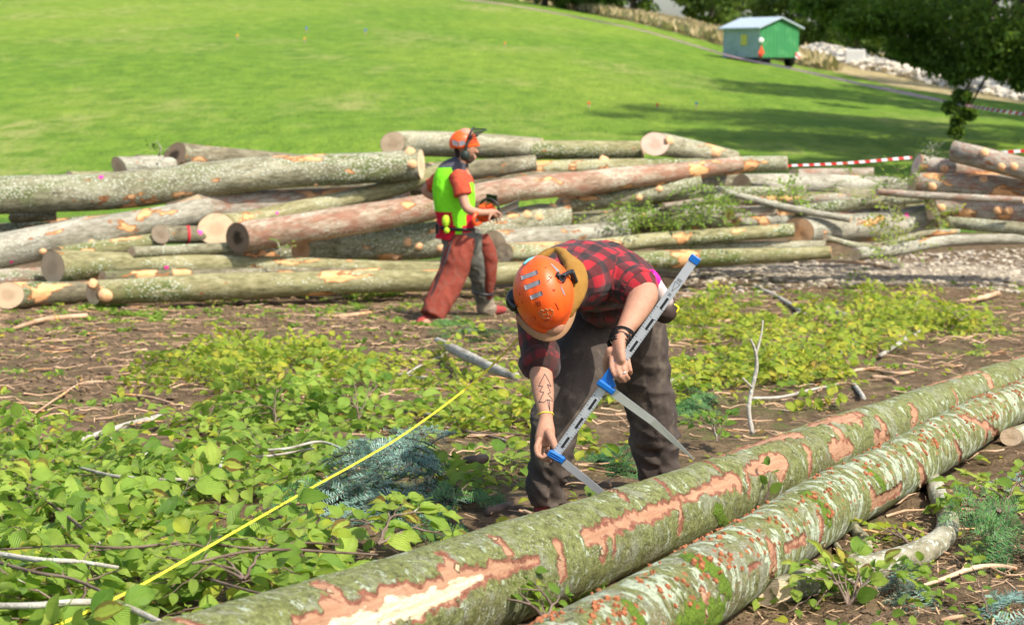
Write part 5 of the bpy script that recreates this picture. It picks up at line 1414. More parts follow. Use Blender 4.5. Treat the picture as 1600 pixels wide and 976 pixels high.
M_REFLECT = plain('grey_reflective_film', (.22, .22, .23), .35, .5, var=.1)
M_WHITE = plain('white_sticker', (.75, .75, .73), .5, var=.04)
M_ALU = plain('brushed_aluminium', (.62, .64, .66), .32, .5, .55, var=.06, scale=60)
M_CALBLUE = plain('blue_caliper_plastic', (.005, .12, .42), .38, .45, var=.12)
M_INK = plain('dark_ink', (.04, .05, .06), .8, .2, var=.2)
M_CORD = plain('black_cord', (.012, .012, .013), .7, var=.3)
M_BOOT = plain('dusty_boot_leather', (.16, .07, .05), .7, var=.4, scale=20)
M_SOCK = plain('red_grey_sock', (.28, .06, .06), .95, var=.6, scale=60)
M_YTAPE = plain('yellow_tape', (.80, .72, .03), .45, .3, var=.08, scale=20)

def torus(mb, c, axis, R, r, n=28, k=8, squash=1.0, ref=(0, 0, 1)):
    axis = np.array(axis, float); axis /= np.linalg.norm(axis)
    u = np.cross(axis, ref); u /= np.linalg.norm(u); v = np.cross(axis, u)
    A = np.linspace(0, 2 * np.pi, n, endpoint=False); Bq = np.linspace(0, 2 * np.pi, k, endpoint=False)
    V = []
    for a in A:
        d = math.cos(a) * u + math.sin(a) * v * squash
        for b in Bq: V.append(np.array(c) + d * (R + r * math.cos(b)) + axis * r * math.sin(b))
    Q = [(i * k + j, ((i + 1) % n) * k + j, ((i + 1) % n) * k + (j + 1) % k, i * k + (j + 1) % k) for i in range(n) for j in range(k)]
    mb.add(V, Q)

def ellipsoid_mesh(c, M, radii, nu=28, nv=18, fn=None, vmin=-math.pi / 2, vmax=math.pi / 2):
    """local x,y,z with radii, M columns = world axes"""
    V = []; 
    for i in range(nv + 1):
        ph = vmin + (vmax - vmin) * i / nv
        for j in range(nu):
            th = 2 * math.pi * j / nu
            q = np.array([math.cos(ph) * math.cos(th) * radii[0], math.cos(ph) * math.sin(th) * radii[1], math.sin(ph) * radii[2]])
            if fn: q = fn(q)
            V.append(np.array(c) + M @ q)
    Q = [(i * nu + j, i * nu + (j + 1) % nu, (i + 1) * nu + (j + 1) % nu, (i + 1) * nu + j) for i in range(nv) for j in range(nu)]
    return np.array(V), np.array(Q), None

def ortho(c, f):
    c = np.array(c, float); c /= np.linalg.norm(c); f = np.array(f, float); f -= c * (f @ c); f /= np.linalg.norm(f)
    x = np.cross(f, c); return np.stack([x, f, c], 1)       # columns right, forward, crown

def helmet_shell(mb, cen, M, R, rim=-.022, nu=56, nv=22):
    """R = (side, front-back, crown). Shell with a centre ridge, side grooves and a folded rim"""
    def fn(th, ph):
        cx, sy = math.cos(th), math.sin(th)
        x, y, z = math.cos(ph) * cx, math.cos(ph) * sy, math.sin(ph)
        k = 1.0
        ridge = math.exp(-(x / .26) ** 2) * .030 * (1 if z > .15 else max(0, z / .15))
        groove = -.022 * (math.exp(-((abs(x) - .46) / .07) ** 2)) * max(0, min(1, (z - .25) * 4)) * max(0, min(1, (.9 - abs(y)) * 4))
        lip = .05 * max(0, (.10 - z)) / .1 * max(0, sy) ** 3 * 1.2 if z < .10 else 0
        k += ridge + groove + lip
        return np.array([x * R[0] * k, y * R[1] * k, z * R[2] * k])
    out = []; 
    ph0 = math.asin(rim / R[2])
    for i in range(nv + 1):
        ph = ph0 + (math.pi / 2 - ph0) * (i / nv)
        for j in range(nu):
            out.append(fn(2 * math.pi * j / nu, ph))
    # inner side of the rim
    inner = []
    for s_, dz in ((.985, -.003), (.95, .0), (.92, .03)):
        for j in range(nu):
            q = fn(2 * math.pi * j / nu, ph0); inner.append(np.array([q[0] * s_, q[1] * s_, q[2] + dz]))
    V = np.array(inner[::-1] if False else inner + out)
    # order: inner3(top) .. reorder so that rows go inner-top -> inner -> edge -> shell
    rows = [V[2 * nu:3 * nu], V[nu:2 * nu], V[0:nu]] + [V[3 * nu + i * nu:3 * nu + (i + 1) * nu] for i in range(nv + 1)]
    V = np.vstack(rows); m = len(rows)
    Q = [(i * nu + j, i * nu + (j + 1) % nu, (i + 1) * nu + (j + 1) % nu, (i + 1) * nu + j) for i in range(m - 1) for j in range(nu)]
    mb.add(np.array(cen)[None] + V @ M.T, Q)

def obj_bvh(o):
    dg = bpy.context.evaluated_depsgraph_get()
    me = o.data
    off = o.matrix_parent_inverse.to_translation() + (o.parent.location if o.parent else Vector((0, 0, 0)))
    vs = [v.co + off for v in me.vertices]
    return BVHTree.FromPolygons(vs, [tuple(p.vertices) for p in me.polygons])
def on_surface(bvh, px, py, lift=.001):
    d = ray(px, py).normalized()
    h = bvh.ray_cast(Vector((0, 0, 0)), d)
    if h[0] is None: return None, None
    n = h[1] if h[1].dot(d) < 0 else -h[1]
    return np.array(h[0] + n * lift), np.array(n)
def strokes(name, bvh, polys, width, mat, parent, lift=.0006):
    mb = MB()
    for poly in polys:
        pts = []
        for a, b in zip(poly[:-1], poly[1:]):
            k = max(2, int(math.hypot(a[0] - b[0], a[1] - b[1]) / 1.0))
            for t in np.linspace(0, 1, k, endpoint=False):
                p, n = on_surface(bvh, a[0] + (b[0] - a[0]) * t, a[1] + (b[1] - a[1]) * t, lift)
                if p is not None: pts.append((*p, width))
        p, n = on_surface(bvh, *poly[-1], lift)
        if p is not None: pts.append((*p, width))
        if len(pts) > 1: tube(mb, pts, 1.0, 6)
    if mb.n: return mb.build(name, mat, parent)
def patch(mb, bvh, corners, n=6, lift=.0015, thick=.002):
    """a film stuck on a surface, its four corners seen at these pixels"""
    c = np.array(corners, float); V = []; W = []
    for i in range(n + 1):
        for j in range(n + 1):
            u, v = i / n, j / n
            q = (c[0] * (1 - u) + c[1] * u) * (1 - v) + (c[3] * (1 - u) + c[2] * u) * v
            p, nn = on_surface(bvh, q[0], q[1], lift)
            if p is None: return
            V.append(p); W.append(p - nn * thick)
    V = np.array(V + W); m = (n + 1) ** 2; I = lambda i, j: i * (n + 1) + j
    Q = [(I(i, j), I(i + 1, j), I(i + 1, j + 1), I(i, j + 1)) for i in range(n) for j in range(n)]
    e = [I(i, 0) for i in range(n)] + [I(n, j) for j in range(n)] + [I(i, n) for i in range(n, 0, -1)] + [I(0, j) for j in range(n, 0, -1)]
    Q += [(e[k], e[(k + 1) % len(e)], e[(k + 1) % len(e)] + m, e[k] + m) for k in range(len(e))]
    mb.add(V, Q)

UPZ, UPY = (0, 0, 1), (0, 1, 0)
def finger(pts, r=.0085):
    n = len(pts)
    return chain([(*p, r * (1 - .09 * i)) for i, p in enumerate(pts)], UPY)

# ---- the bending man ------------------------------------------------
def bending_man():
    foot = G(930, 805)
    root = empty('person', (foot.x, foot.y, foot.z), 'bending worker in orange helmet and red and black plaid shirt measuring the log', 'person')
    body = [
        chain([(975, 455, 7.42, .085, .13), (955, 442, 7.2, .095, .13), (930, 433, 7.0, .10, .15), (905, 433, 6.85, .10, .15), (885, 443, 6.72, .07, .09), (868, 450, 6.64, .055, .055), (855, 456, 6.58, .05, .05)], UPZ),
        # head (face looks down towards the log)
        chain([(846, 452, 6.62, .070, .074), (852, 470, 6.58, .082, .077), (858, 490, 6.56, .070, .068), (863, 507, 6.55, .042, .045)], UPY),
        chain([(862, 500, 6.58, .014), (865, 510, 6.60, .016), (864, 514, 6.62, .012)], UPY),     # nose
        chain([(818, 470, 6.64, .012, .02), (818, 482, 6.62, .010, .018)], UPY), chain([(886, 476, 6.62, .012, .02), (887, 488, 6.6, .010, .018)], UPY),
        # his left arm (right in the picture)
        chain([(950, 432, 6.95, .06), (982, 442, 6.82, .052), (1003, 456, 6.74, .056), (1001, 470, 6.70, .052, .055), (990, 492, 6.63, .042, .045), (977, 514, 6.53, .031, .036), (969, 530, 6.48, .025, .032), (967, 542, 6.455, .022, .036), (967, 555, 6.44, .020, .041), (968, 566, 6.43, .017, .041)], UPY),
        finger([(956, 560, 6.435), (956, 574, 6.415), (961, 586, 6.40), (969, 595, 6.42)], .0110),
        finger([(964.5, 562, 6.43), (965.5, 577, 6.405), (970, 588, 6.395), (976, 595, 6.415)], .0110),
        finger([(973, 562, 6.43), (974.5, 576, 6.405), (978, 586, 6.40), (982, 591, 6.42)], .0105),
        finger([(980.5, 559, 6.435), (982.5, 569, 6.415), (985, 578, 6.41), (986, 583, 6.43)], .0095),
        chain([(953, 548, 6.455, .015), (949, 560, 6.465, .014), (948, 574, 6.485, .013), (953, 586, 6.50, .011)], UPY),
        # his right arm (left in the picture)
        chain([(865, 452, 6.88, .06), (842, 475, 6.88, .055), (840, 520, 6.80, .050), (842, 562, 6.74, .044), (846, 590, 6.68, .041, .041), (849, 615, 6.64, .035, .038), (852, 640, 6.59, .026, .028), (853, 655, 6.57, .022, .025), (853, 668, 6.55, .022, .032), (852, 680, 6.54, .021, .036), (850, 690, 6.535, .018, .034)], UPY),
        finger([(843, 686, 6.50), (838, 698, 6.48), (840, 710, 6.47), (850, 715, 6.46), (857, 712, 6.455)], .0108),
        finger([(846, 690, 6.53), (842, 703, 6.51), (845, 714, 6.50), (855, 718, 6.49), (861, 715, 6.48)], .0105),
        finger([(850, 692, 6.56), (848, 706, 6.55), (852, 716, 6.54), (860, 720, 6.52)], .0102),
        finger([(855, 690, 6.58), (856, 703, 6.575), (860, 712, 6.56), (865, 716, 6.55)], .0092),
        chain([(858, 676, 6.52, .016), (863, 687, 6.49, .014), (867, 697, 6.46, .0125), (871, 706, 6.445, .011)], UPY),
        # legs and feet inside the trousers
        chain([(935, 480, 7.3, .08), (912, 540, 7.15, .08), (885, 610, 7.0, .07), (868, 655, 6.93, .06), (860, 710, 6.93, .052), (855, 770, 6.95, .042), (854, 815, 6.96, .035), (850, 828, 6.90, .032), (842, 834, 6.78, .03)], UPY),
        chain([(985, 478, 7.45, .08), (995, 540, 7.5, .08), (1008, 600, 7.55, .07), (1018, 640, 7.55, .06), (1026, 690, 7.6, .052), (1030, 735, 7.64, .042), (1031, 765, 7.66, .035), (1026, 774, 7.58, .03)], UPY),
        chain([(950, 470, 7.38, .09), (980, 465, 7.43, .09)], UPY),
    ]
    b, V, U = fuse('body', body, .0038, M_SKIN, root, smooth=5)
    bv = obj_bvh(b)
    # tattooed fir tree on the forearm
    q = lambda x, y: (780 + x / 3.753, 560 + y / 3.753)
    strokes('tattoo', bv, [[q(267, 90), q(232, 160), q(256, 163), q(238, 192), q(262, 198), q(234, 253), q(262, 258), q(280, 240), q(314, 248)],
                           [q(267, 90), q(290, 130), q(304, 165), q(282, 150), q(300, 200), q(284, 205), q(312, 240)], [q(283, 240), q(288, 275), q(298, 312)], [q(292, 240), q(298, 312)]], .0013, M_INK, b)
    # shirt
    cuts = dict(up=UPZ)
    shirt = [
        chain([(978, 458, 7.42, .105, .155), (958, 442, 7.22, .118, .165), (932, 431, 7.02, .125, .175), (908, 431, 6.88, .120, .175), (890, 440, 6.76, .095, .14), (880, 448, 6.70, .07, .09)], UPZ),
        chain([(920, 430, 6.98, .095), (955, 433, 6.88, .085), (983, 444, 6.79, .076), (996, 451, 6.755, .068)], UPY),
        chain([(880, 440, 6.88, .095), (848, 470, 6.88, .080, .082), (838, 510, 6.82, .070), (841, 545, 6.77, .065), (844, 566, 6.735, .066)], UPY),
        chain([(945, 480, 7.05, .06, .10), (955, 495, 7.15, .05, .09)], UPZ),      # shirt front hanging
    ]
    def plaid_fold(Vx, U, cid):
        return folds(.014, 13, 4, 3)(Vx, U, cid)
    fuse('shirt', shirt, .006, M_PLAID, root, smooth=3, disp=plaid_fold)
    # rolled cuffs, hood, undershirt
    A_ = lambda *q: np.array(P(*q))
    fuse('cuff', [chain([(839, 556, 6.755, .072), (844, 569, 6.73, .072), (846, 574, 6.72, .070)], UPY)], .006, M_PLAID, root, smooth=1, disp=folds(.005, 20, 6, 8), round_ends=False)
    fuse('cuff', [chain([(987, 445, 6.785, .075), (995, 449, 6.76, .074), (1001, 452, 6.74, .072)], UPY)], .006, M_PLAID, root, smooth=1, disp=folds(.005, 20, 6, 9), round_ends=False)
    mb = MB(); tube(mb, [(*A_(990, 447, 6.77), .066), (*A_(1003, 455, 6.735), .064), (*A_(1007, 457, 6.725), .056)], .008, 28, up=UPY); mb.build('undershirt', M_BLUE, root)
    hood = [chain([(838, 408, 6.80, .012, .018), (850, 400, 6.82, .026, .020), (868, 395, 6.84, .036, .020), (886, 401, 6.80, .042, .022), (899, 421, 6.68, .044, .026), (902, 446, 6.60, .040, .026), (897, 470, 6.57, .030, .022), (890, 490, 6.57, .016, .016)], UPY),
            chain([(880, 414, 6.88, .04, .04), (896, 436, 6.82, .04, .04)], UPY)]
    fuse('hood', hood, .006, M_MUSTARD, root, smooth=3, disp=folds(.006, 9, 20, 5))
    # trousers
    tr = [chain([(935, 478, 7.32, .115), (914, 540, 7.16, .108, .112), (890, 605, 7.0, .098, .102), (868, 655, 6.93, .092, .094), (861, 705, 6.93, .078, .078), (857, 750, 6.95, .070, .067), (856, 783, 6.96, .074, .068)], UPY),
          chain([(985, 476, 7.45, .118), (995, 540, 7.5, .115, .118), (1008, 600, 7.55, .100, .108), (1019, 645, 7.56, .090, .095), (1025, 690, 7.6, .080, .086), (1028, 722, 7.62, .086, .088), (1029, 745, 7.63, .080, .084)], UPY),
          chain([(945, 468, 7.36, .12, .11), (985, 464, 7.44, .12, .11)], UPY)]
    def knees(Vx, U, cid):
        d = folds(.013, 11, 3.2, 21)(Vx, U, cid)
        z = Vx[:, 2]
        low = np.clip((-1.38 - z) / .12, 0, 1)
        return d + .012 * low * (1 - 2 * np.abs(vnoise(U[:, 0] * 26 + U[:, 1] * 9, U[:, 1] * 6, cid * 2.0, 33))) 
    fuse('trousers', tr, .0065, M_TROUSER, root, smooth=3, disp=knees, round_ends=False)
    # boots and socks
    for pts in ([(855, 812, 6.97, .05, .05), (852, 826, 6.92, .045, .052), (842, 832, 6.80, .036, .048), (836, 838, 6.70, .028, .042)], [(1031, 756, 7.66, .05, .05), (1030, 770, 7.62, .044, .05), (1022, 776, 7.50, .034, .045), (1018, 780, 7.42, .026, .04)]):
        fuse('boot', [chain(pts, UPZ)], .007, M_BOOT, root, smooth=2)
    for pts in ([(856, 782, 6.965, .052), (855, 806, 6.965, .05)], [(1030, 740, 7.64, .052), (1031, 756, 7.655, .05)]):
        fuse('sock', [chain(pts, UPY)], .006, M_SOCK, root, smooth=1, disp=folds(.003, 60, 4, 2))
    # wrist cords, bracelet, ring
    mb = MB(); ax = A_(978, 516, 6.53) - A_(967, 545, 6.455)
    for k, (px, py, tl) in enumerate([(974, 522, .1), (972, 526, -.15), (970.5, 529.5, .2), (969.5, 533, -.1), (968.5, 537, .25), (966, 540, .35)]):
        a = ax / np.linalg.norm(ax) + np.array([tl * .6, 0, tl * .5]); c = A_(px, py, 6.505 - k * .007)
        torus(mb, c, a, .0405 - .0002 * k, .0034, squash=.88)
    mb.build('wrist_cords', M_CORD, root)
    mb = MB(); torus(mb, A_(852.5, 648, 6.58), A_(852, 640, 6.59) - A_(853, 655, 6.57), .0275, .002, squash=.95); mb.build('bracelet', M_YTAPE, root)
    mb = MB(); torus(mb, A_(975, 583, 6.401), A_(972, 576, 6.41) - A_(978, 587, 6.402), .0098, .0022, 20, 6); mb.build('ring', M_ALU, root)
    # cap visor, helmet
    cen = A_(849, 457, 6.56)
    Mh = ortho((.06, -.93, .36), (.20, -.35, -.91))
    h = bpy.data.objects.new('helmet', None); COL.objects.link(h); h.parent = root; h.matrix_parent_inverse = Matrix.Translation(-root.location)
    h.location = cen
    def hp(o): o.parent = h; o.matrix_parent_inverse = Matrix.Translation(-Vector(cen)) @ Matrix.Translation((0, 0, 0)); return o
    # 'helmet' is a mesh part: build shell first, decorations are its sub-parts
    bpy.data.objects.remove(h)
    mb = MB(); helmet_shell(mb, cen, Mh, (.104, .126, .118), rim=-.018)
    h = mb.build('helmet', M_HELMET, root)
    hb = obj_bvh(h)
    def sub(o):
        o.parent = h; o.matrix_parent_inverse = Matrix.Identity(4); return o
    # visor of the cap under the helmet
    n = 25; V = []
    for i in range(n):
        a = math.pi * (.14 + .72 * i / (n - 1))
        for k, (rr, dz) in enumerate([(.93, -.014), (1.10, -.018), (1.28, -.026), (1.295, -.029), (1.28, -.032), (.93, -.024)]):
            y = math.sin(a) * .130 * (1 + (rr - 1) * (math.sin(a) ** .8)); x = math.cos(a) * .109 * (1 + (rr - 1) * .35)
            V.append(cen + Mh @ np.array([x, y, dz - .015 * (math.cos(a) ** 2)]))
    Q = [(i * 6 + k, (i + 1) * 6 + k, (i + 1) * 6 + (k + 1) % 6, i * 6 + (k + 1) % 6) for i in range(n - 1) for k in range(6)]
    vis = make_mesh('cap_visor', np.array(V), np.array(Q), M_SUEDE, root)
    vb = obj_bvh(vis)
    q = lambda x, y: (760 + x / 3.903, 350 + y / 3.903)
    for cs in ([q(212, 318), q(310, 280), q(316, 306), q(217, 342)], [q(230, 375), q(326, 338), q(331, 366), q(240, 403)], [q(264, 437), q(338, 406), q(346, 432), q(275, 460)], [q(387, 240), q(408, 252), q(448, 290), q(430, 294)], [q(447, 370), q(468, 400), q(480, 432), q(470, 430)]):
        mb = MB(); patch(mb, hb, cs, thick=.002)
        if mb.n: sub(mb.build('reflective_stripe', M_REFLECT))
    s_ = strokes('emblem', hb, [[q(318, 535), q(326, 558), q(348, 573), q(384, 573), q(402, 552), q(406, 524)], [q(318, 535), q(338, 538), q(333, 520), q(352, 530), q(362, 514), q(376, 526), q(390, 510), q(392, 524), q(406, 524)],
                                [q(341, 542), q(348, 563)], [q(373, 536), q(379, 558)], [q(345, 553), q(376, 547)]], .0014, plain('emblem_grey', (.42, .22, .10), .4), h)
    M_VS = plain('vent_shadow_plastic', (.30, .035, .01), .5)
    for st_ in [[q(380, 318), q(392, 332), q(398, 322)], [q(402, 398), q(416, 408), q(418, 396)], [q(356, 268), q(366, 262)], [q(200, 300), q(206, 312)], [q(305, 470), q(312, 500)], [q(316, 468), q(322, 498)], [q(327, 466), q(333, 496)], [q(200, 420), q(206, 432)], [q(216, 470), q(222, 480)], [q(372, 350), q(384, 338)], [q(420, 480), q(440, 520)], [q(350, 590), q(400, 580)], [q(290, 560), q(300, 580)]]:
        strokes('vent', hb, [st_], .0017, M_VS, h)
    mb = MB(); patch(mb, vb, [(877, 503), (885, 492), (891, 490), (884, 503)], 6, .0012)
    if mb.n:
        pt = mb.build('visor_sticker', M_WHITE, root); pt.parent = vis; pt.matrix_parent_inverse = Matrix.Identity(4)
    # dark band round the sticker and chin gear
    # ear muffs, mounts
    def muff(px, py, Y, px2, py2, Y2, axis):
        mb = MB(); c = A_(px, py, Y); Mx = ortho(axis, (0, 0, -1))
        V, Qe, _ = ellipsoid_mesh(c, Mx, (.030, .042, .022), 24, 12); mb.add(V, Qe)
        V, Qe, _ = ellipsoid_mesh(c + Mx @ np.array([0, 0, .012]), Mx, (.022, .033, .016), 20, 10); mb.add(V, Qe)
        tube(mb, [(*(c + Mx @ np.array([0, -.01, .02])), .005), (*((c + A_(px2, py2, Y2)) / 2 + Mx @ np.array([0, 0, .014])), .0055), (*A_(px2, py2, Y2), .006)], .01, 8)
        torus(mb, c - Mx @ np.array([0, 0, .014]), Mx[:, 2], .030, .008, squash=1.3)
        return mb
    muff(803, 468, 6.60, 806, 480, 6.52, (-.95, -.25, .1)).build('ear_muff', M_BLACKP, root)
    m2 = muff(899, 446, 6.64, 880, 432, 6.53, (.9, -.35, .2))
    for a, b_, r in (((870, 428, 6.475), (880, 440, 6.49), .010), ((880, 430, 6.48), (893, 424, 6.52), .008), ((893, 424, 6.52), (899, 440, 6.56), .010), ((878, 440, 6.48), (880, 450, 6.49), .006)):
        tube(m2, [(*A_(*a), r), (*A_(*b_), r)], .01, 10)
    torus(m2, A_(879, 434, 6.47), (.3, -1, .1), .011, .003, 20, 6)
    m2.build('ear_muff', M_BLACKP, root)
    # teal strap clip on top of the helmet
    m2 = MB(); tube(m2, [(*A_(818, 413, 6.52), .004), (*A_(826, 406, 6.54), .005), (*A_(836, 402, 6.56), .004)], .01, 8); m2.build('strap_clip', plain('teal_clip', (.12, .42, .48), .4), root)
    return root
bending_man()

# ---- log caliper (slide gauge) ---------------------------------------
def slab(mb, pts, w0, w1, thick, nrm):
    """flat bar through 2+ points, widths interpolated"""
    pts = [np.array(p, float) for p in pts]; n = len(pts); ws = np.linspace(w0, w1, n) if np.isscalar(w0) else w0
    nrm = np.array(nrm, float); nrm /= np.linalg.norm(nrm)
    V = []
    for i, p in enumerate(pts):
        t = pts[min(i + 1, n - 1)] - pts[max(i - 1, 0)]; t /= np.linalg.norm(t); s_ = np.cross(nrm, t); s_ /= np.linalg.norm(s_)
        for a, b in ((-1, -1), (1, -1), (1, 1), (-1, 1)): V.append(p + s_ * a * ws[i] / 2 + nrm * b * thick / 2)
    Q = [(i * 4 + k, i * 4 + (k + 1) % 4, i * 4 + 4 + (k + 1) % 4, i * 4 + 4 + k) for i in range(n - 1) for k in range(4)]
    Q += [(3, 2, 1, 0), tuple((n - 1) * 4 + k for k in range(4))]
    mb.add(V, Q)
def caliper():
    A_ = lambda *q: np.array(P(*q))
    a, b = A_(1084, 407, 6.40), A_(866, 713, 6.44)
    t = (b - a) / np.linalg.norm(b - a); view = -(a + b) / np.linalg.norm(a + b)
    s_ = np.cross(view, t); nr = np.cross(t, s_); nr /= np.linalg.norm(nr)
    if nr @ view < 0: nr = -nr
    Lb = np.linalg.norm(b - a)
    root = empty('log_caliper', tuple(b), 'long metal measuring caliper with blue plastic jaws held by the bending man', 'caliper')
    mb = MB(); slab(mb, [a, b], .031, .031, .008, nr); mb.build('beam', M_ALU, root, smooth=False)
    s_ = np.cross(nr, t)
    mb = MB()
    for f in (.275, .44, .60, .655, .715, .79, .87, .955):
        pass
    at = lambda x, y: a + t * ((x - 1084) * t_img[0] + (y - 407) * t_img[1]) / pxl * Lb
    pxl = math.hypot(866 - 1084, 713 - 407); t_img = ((866 - 1084) / pxl, (713 - 407) / pxl)
    for (x, y) in ((1036, 471), (1013, 503), (989, 537), (923, 627), (902, 657), (881, 688)):
        c = at(x, y); mb = MB(); slab(mb, [c - t * .022 + nr * .0045 + s_ * .003, c + t * .022 + nr * .0045 + s_ * .003], .009, .009, .0012, nr); mb.build('slot', M_BLACKP, root, smooth=False)
    mb = MB()
    k = 0
    for f in np.arange(.24, .99, .0125):
        c = a + t * Lb * f
        w = .008 if k % 4 == 0 else .004
        for sg in (-1, 1):
            if abs(f - .55) < .045: continue
            p = c + s_ * sg * (.0145 - w / 2) + nr * .0044
            slab(mb, [p - s_ * w / 2, p + s_ * w / 2], .0016, .0016, .0006, nr)
        k += 1
    # small printed maker's triangle near the top
    c = a + t * Lb * .13
    tri = [c + t * .02 + nr * .0045, c - t * .014 + s_ * .010 + nr * .0045, c - t * .014 - s_ * .010 + nr * .0045, c + t * .02 + nr * .0045]
    for p0, p1 in zip(tri[:-1], tri[1:]): slab(mb, [p0, p1], .0014, .0014, .0006, nr)
    for o_ in (-.022, -.028): slab(mb, [c + t * o_ + s_ * .009 + nr * .0045, c + t * o_ - s_ * .009 + nr * .0045], .002, .002, .0006, nr)
    for o_ in (.03, .036): slab(mb, [c + t * o_ + s_ * .006 + nr * .0045, c + t * o_ - s_ * .006 + nr * .0045], .002, .002, .0006, nr)
    mb.build('scale_print', M_INK, root, smooth=False)
    mb = MB(); Rm = Matrix(((t[0], s_[0], nr[0]), (t[1], s_[1], nr[1]), (t[2], s_[2], nr[2])))
    box(mb, a - t * .004, (.026, .037, .014), Rm, .003); mb.build('end_cap', M_CALBLUE, root, smooth=False)
    # sliding jaw: blue head and grip
    mb = MB(); c = A_(944, 601, 6.425)
    js = A_(959, 612, 6.43) - A_(936, 596, 6.42); js /= np.linalg.norm(js)
    jn = nr; jt = np.cross(jn, js); R2 = Matrix(((js[0], jt[0], jn[0]), (js[1], jt[1], jn[1]), (js[2], jt[2], jn[2])))
    box(mb, A_(947, 604, 6.42), (.070, .024, .030), R2, .005)
    slab(mb, [A_(946, 600, 6.425), A_(951, 588, 6.425), A_(959, 575, 6.425), A_(966, 564, 6.43)], [.044, .032, .030, .026], 0, .024, nr)
    slab(mb, [A_(958, 604, 6.42), A_(957, 596, 6.42), A_(955, 590, 6.42)], [.02, .012, .006], 0, .02, nr)
    j = mb.build('sliding_head', M_CALBLUE, root, smooth=False)
    mb = MB(); slab(mb, [A_(957, 612, 6.43), A_(1020, 658, 6.52), A_(1056, 691, 6.62), A_(1084, 717, 6.70)], [.030, .026, .018, .004], 0, .006, nr); mb.build('jaw', M_ALU, root, smooth=False)
    mb = MB(); js = A_(884, 722, 6.46) - A_(852, 704, 6.44); js /= np.linalg.norm(js); jt = np.cross(jn, js); R2 = Matrix(((js[0], jt[0], jn[0]), (js[1], jt[1], jn[1]), (js[2], jt[2], jn[2])))
    box(mb, A_(869, 713, 6.435), (.066, .028, .026), R2, .006)
    for o_ in (-.008, 0, .008):
        box(mb, A_(867, 713, 6.42) + jt * o_, (.040, .003, .006), R2, .001)
    mb.build('fixed_head', M_CALBLUE, root, smooth=False)
    mb = MB(); slab(mb, [A_(881, 722, 6.445), A_(910, 745, 6.47), A_(960, 786, 6.53)], [.026, .026, .022], 0, .006, nr); mb.build('jaw', M_ALU, root, smooth=False)
caliper()

# ---- spray can and belt pouch behind him ------------------------------
def belt_gear():
    A_ = lambda *q: np.array(P(*q))
    a, b = A_(1015, 432, 7.0), A_(1046, 486, 7.1)
    root = empty('spray_can', tuple(b), 'pink and white marking spray can tucked behind the bending man', 'spray can')
    d = (b - a) / np.linalg.norm(b - a)
    mb = MB(); tube(mb, [(*(a + d * .03), .030), (*(a + d * .10), .034), (*(a + d * .15), .034)], .02, 20); mb.build('can', plain('dirty_white_can', (.62, .50, .47), .4, var=.2, scale=20), root)
    mb = MB(); tube(mb, [(*(a - d * .012), .022), (*a, .030), (*(a + d * .03), .033), (*(a + d * .034), .030)], .01, 20); torus(mb, a - d * .005, d, .020, .009); mb.build('cap', plain('neon_pink_cap', (.90, .02, .30), .4, var=.05), root)
    root = empty('tool_pouch', tuple(A_(1042, 488, 7.3)), 'dark brown leather tool pouch at the back of the bending man', 'pouch')
    fuse('bag', [chain([(1018, 455, 7.3, .05, .045), (1034, 474, 7.28, .06, .048), (1040, 486, 7.27, .052, .045)], UPY), chain([(1030, 490, 7.3, .02, .03), (1040, 494, 7.3, .02, .02)], UPY)], .006, plain('worn_dark_leather', (.05, .032, .026), .6, var=.5, scale=14), root, smooth=3, disp=folds(.005, 20, 6, 3))
    mb = MB(); tube(mb, [(*A_(1050, 474, 7.25), .004), (*A_(1060, 480, 7.25), .004), (*A_(1056, 488, 7.25), .004), (*A_(1050, 490, 7.25), .003)], .01, 6); mb.build('yellow_loop', M_YTAPE, root)
belt_gear()

# ---- measuring tape stretched from his belt ---------------------------
def meas_tape():
    A_ = lambda *q: np.array(P(*q))
    pts = [A_(60, 990, 4.45), A_(200, 924, 4.85), A_(300, 868, 5.2), A_(475, 768, 5.85), A_(560, 721, 6.2), A_(640, 672, 6.4), A_(740, 597, 6.7), A_(812, 527, 6.98), A_(840, 500, 7.1)]
    S = spline([(*p, 0) for p in pts], .03)[:, :3]
    root = empty('measuring_tape', tuple(pts[0]), 'thin yellow measuring tape stretched diagonally from the lower left to the bending man', 'measuring tape')
    T, N, B = frames(S)
    tw = np.linspace(0, .35, len(S))[:, None]
    vw = S / np.linalg.norm(S, axis=1)[:, None]; W0 = np.cross(T, vw); W0 /= np.linalg.norm(W0, axis=1)[:, None]; K0 = np.cross(T, W0)
    W = W0 * np.cos(tw * 1.6) + K0 * np.sin(tw * 1.6)
    K = np.cross(T, W)
    V = np.stack([S - W * .0034 - K * .0005, S + W * .0034 - K * .0005, S + W * .0034 + K * .0005, S - W * .0034 + K * .0005], 1)
    m = len(S); Q = [(i * 4 + k, i * 4 + (k + 1) % 4, i * 4 + 4 + (k + 1) % 4, i * 4 + 4 + k) for i in range(m - 1) for k in range(4)]
    s = np.concatenate([[0], np.cumsum(np.linalg.norm(np.diff(S, axis=0), axis=1))])
    t = NT('tape_print'); sx = t.n('ShaderNodeSeparateXYZ', ins={0: t.attr('lc', 'Vector')}).outputs
    f = t.math('FRACT', t.math('MULTIPLY', sx[0], 10.0)); tick = t.step(t.math('ABSOLUTE', t.math('SUBTRACT', f, .5)), .06, .03)
    c = t.mix(t.math('MULTIPLY', tick, .5), (.82, .76, .05), (.25, .08, .03))
    t.surf(c, .45, None, .3)
    make_mesh('ribbon', V.reshape(-1, 3), np.array(Q), t.m, root, smooth=False, attrs={'lc': np.repeat(np.column_stack([s, s * 0, s * 0]), 4, 0)})
meas_tape()
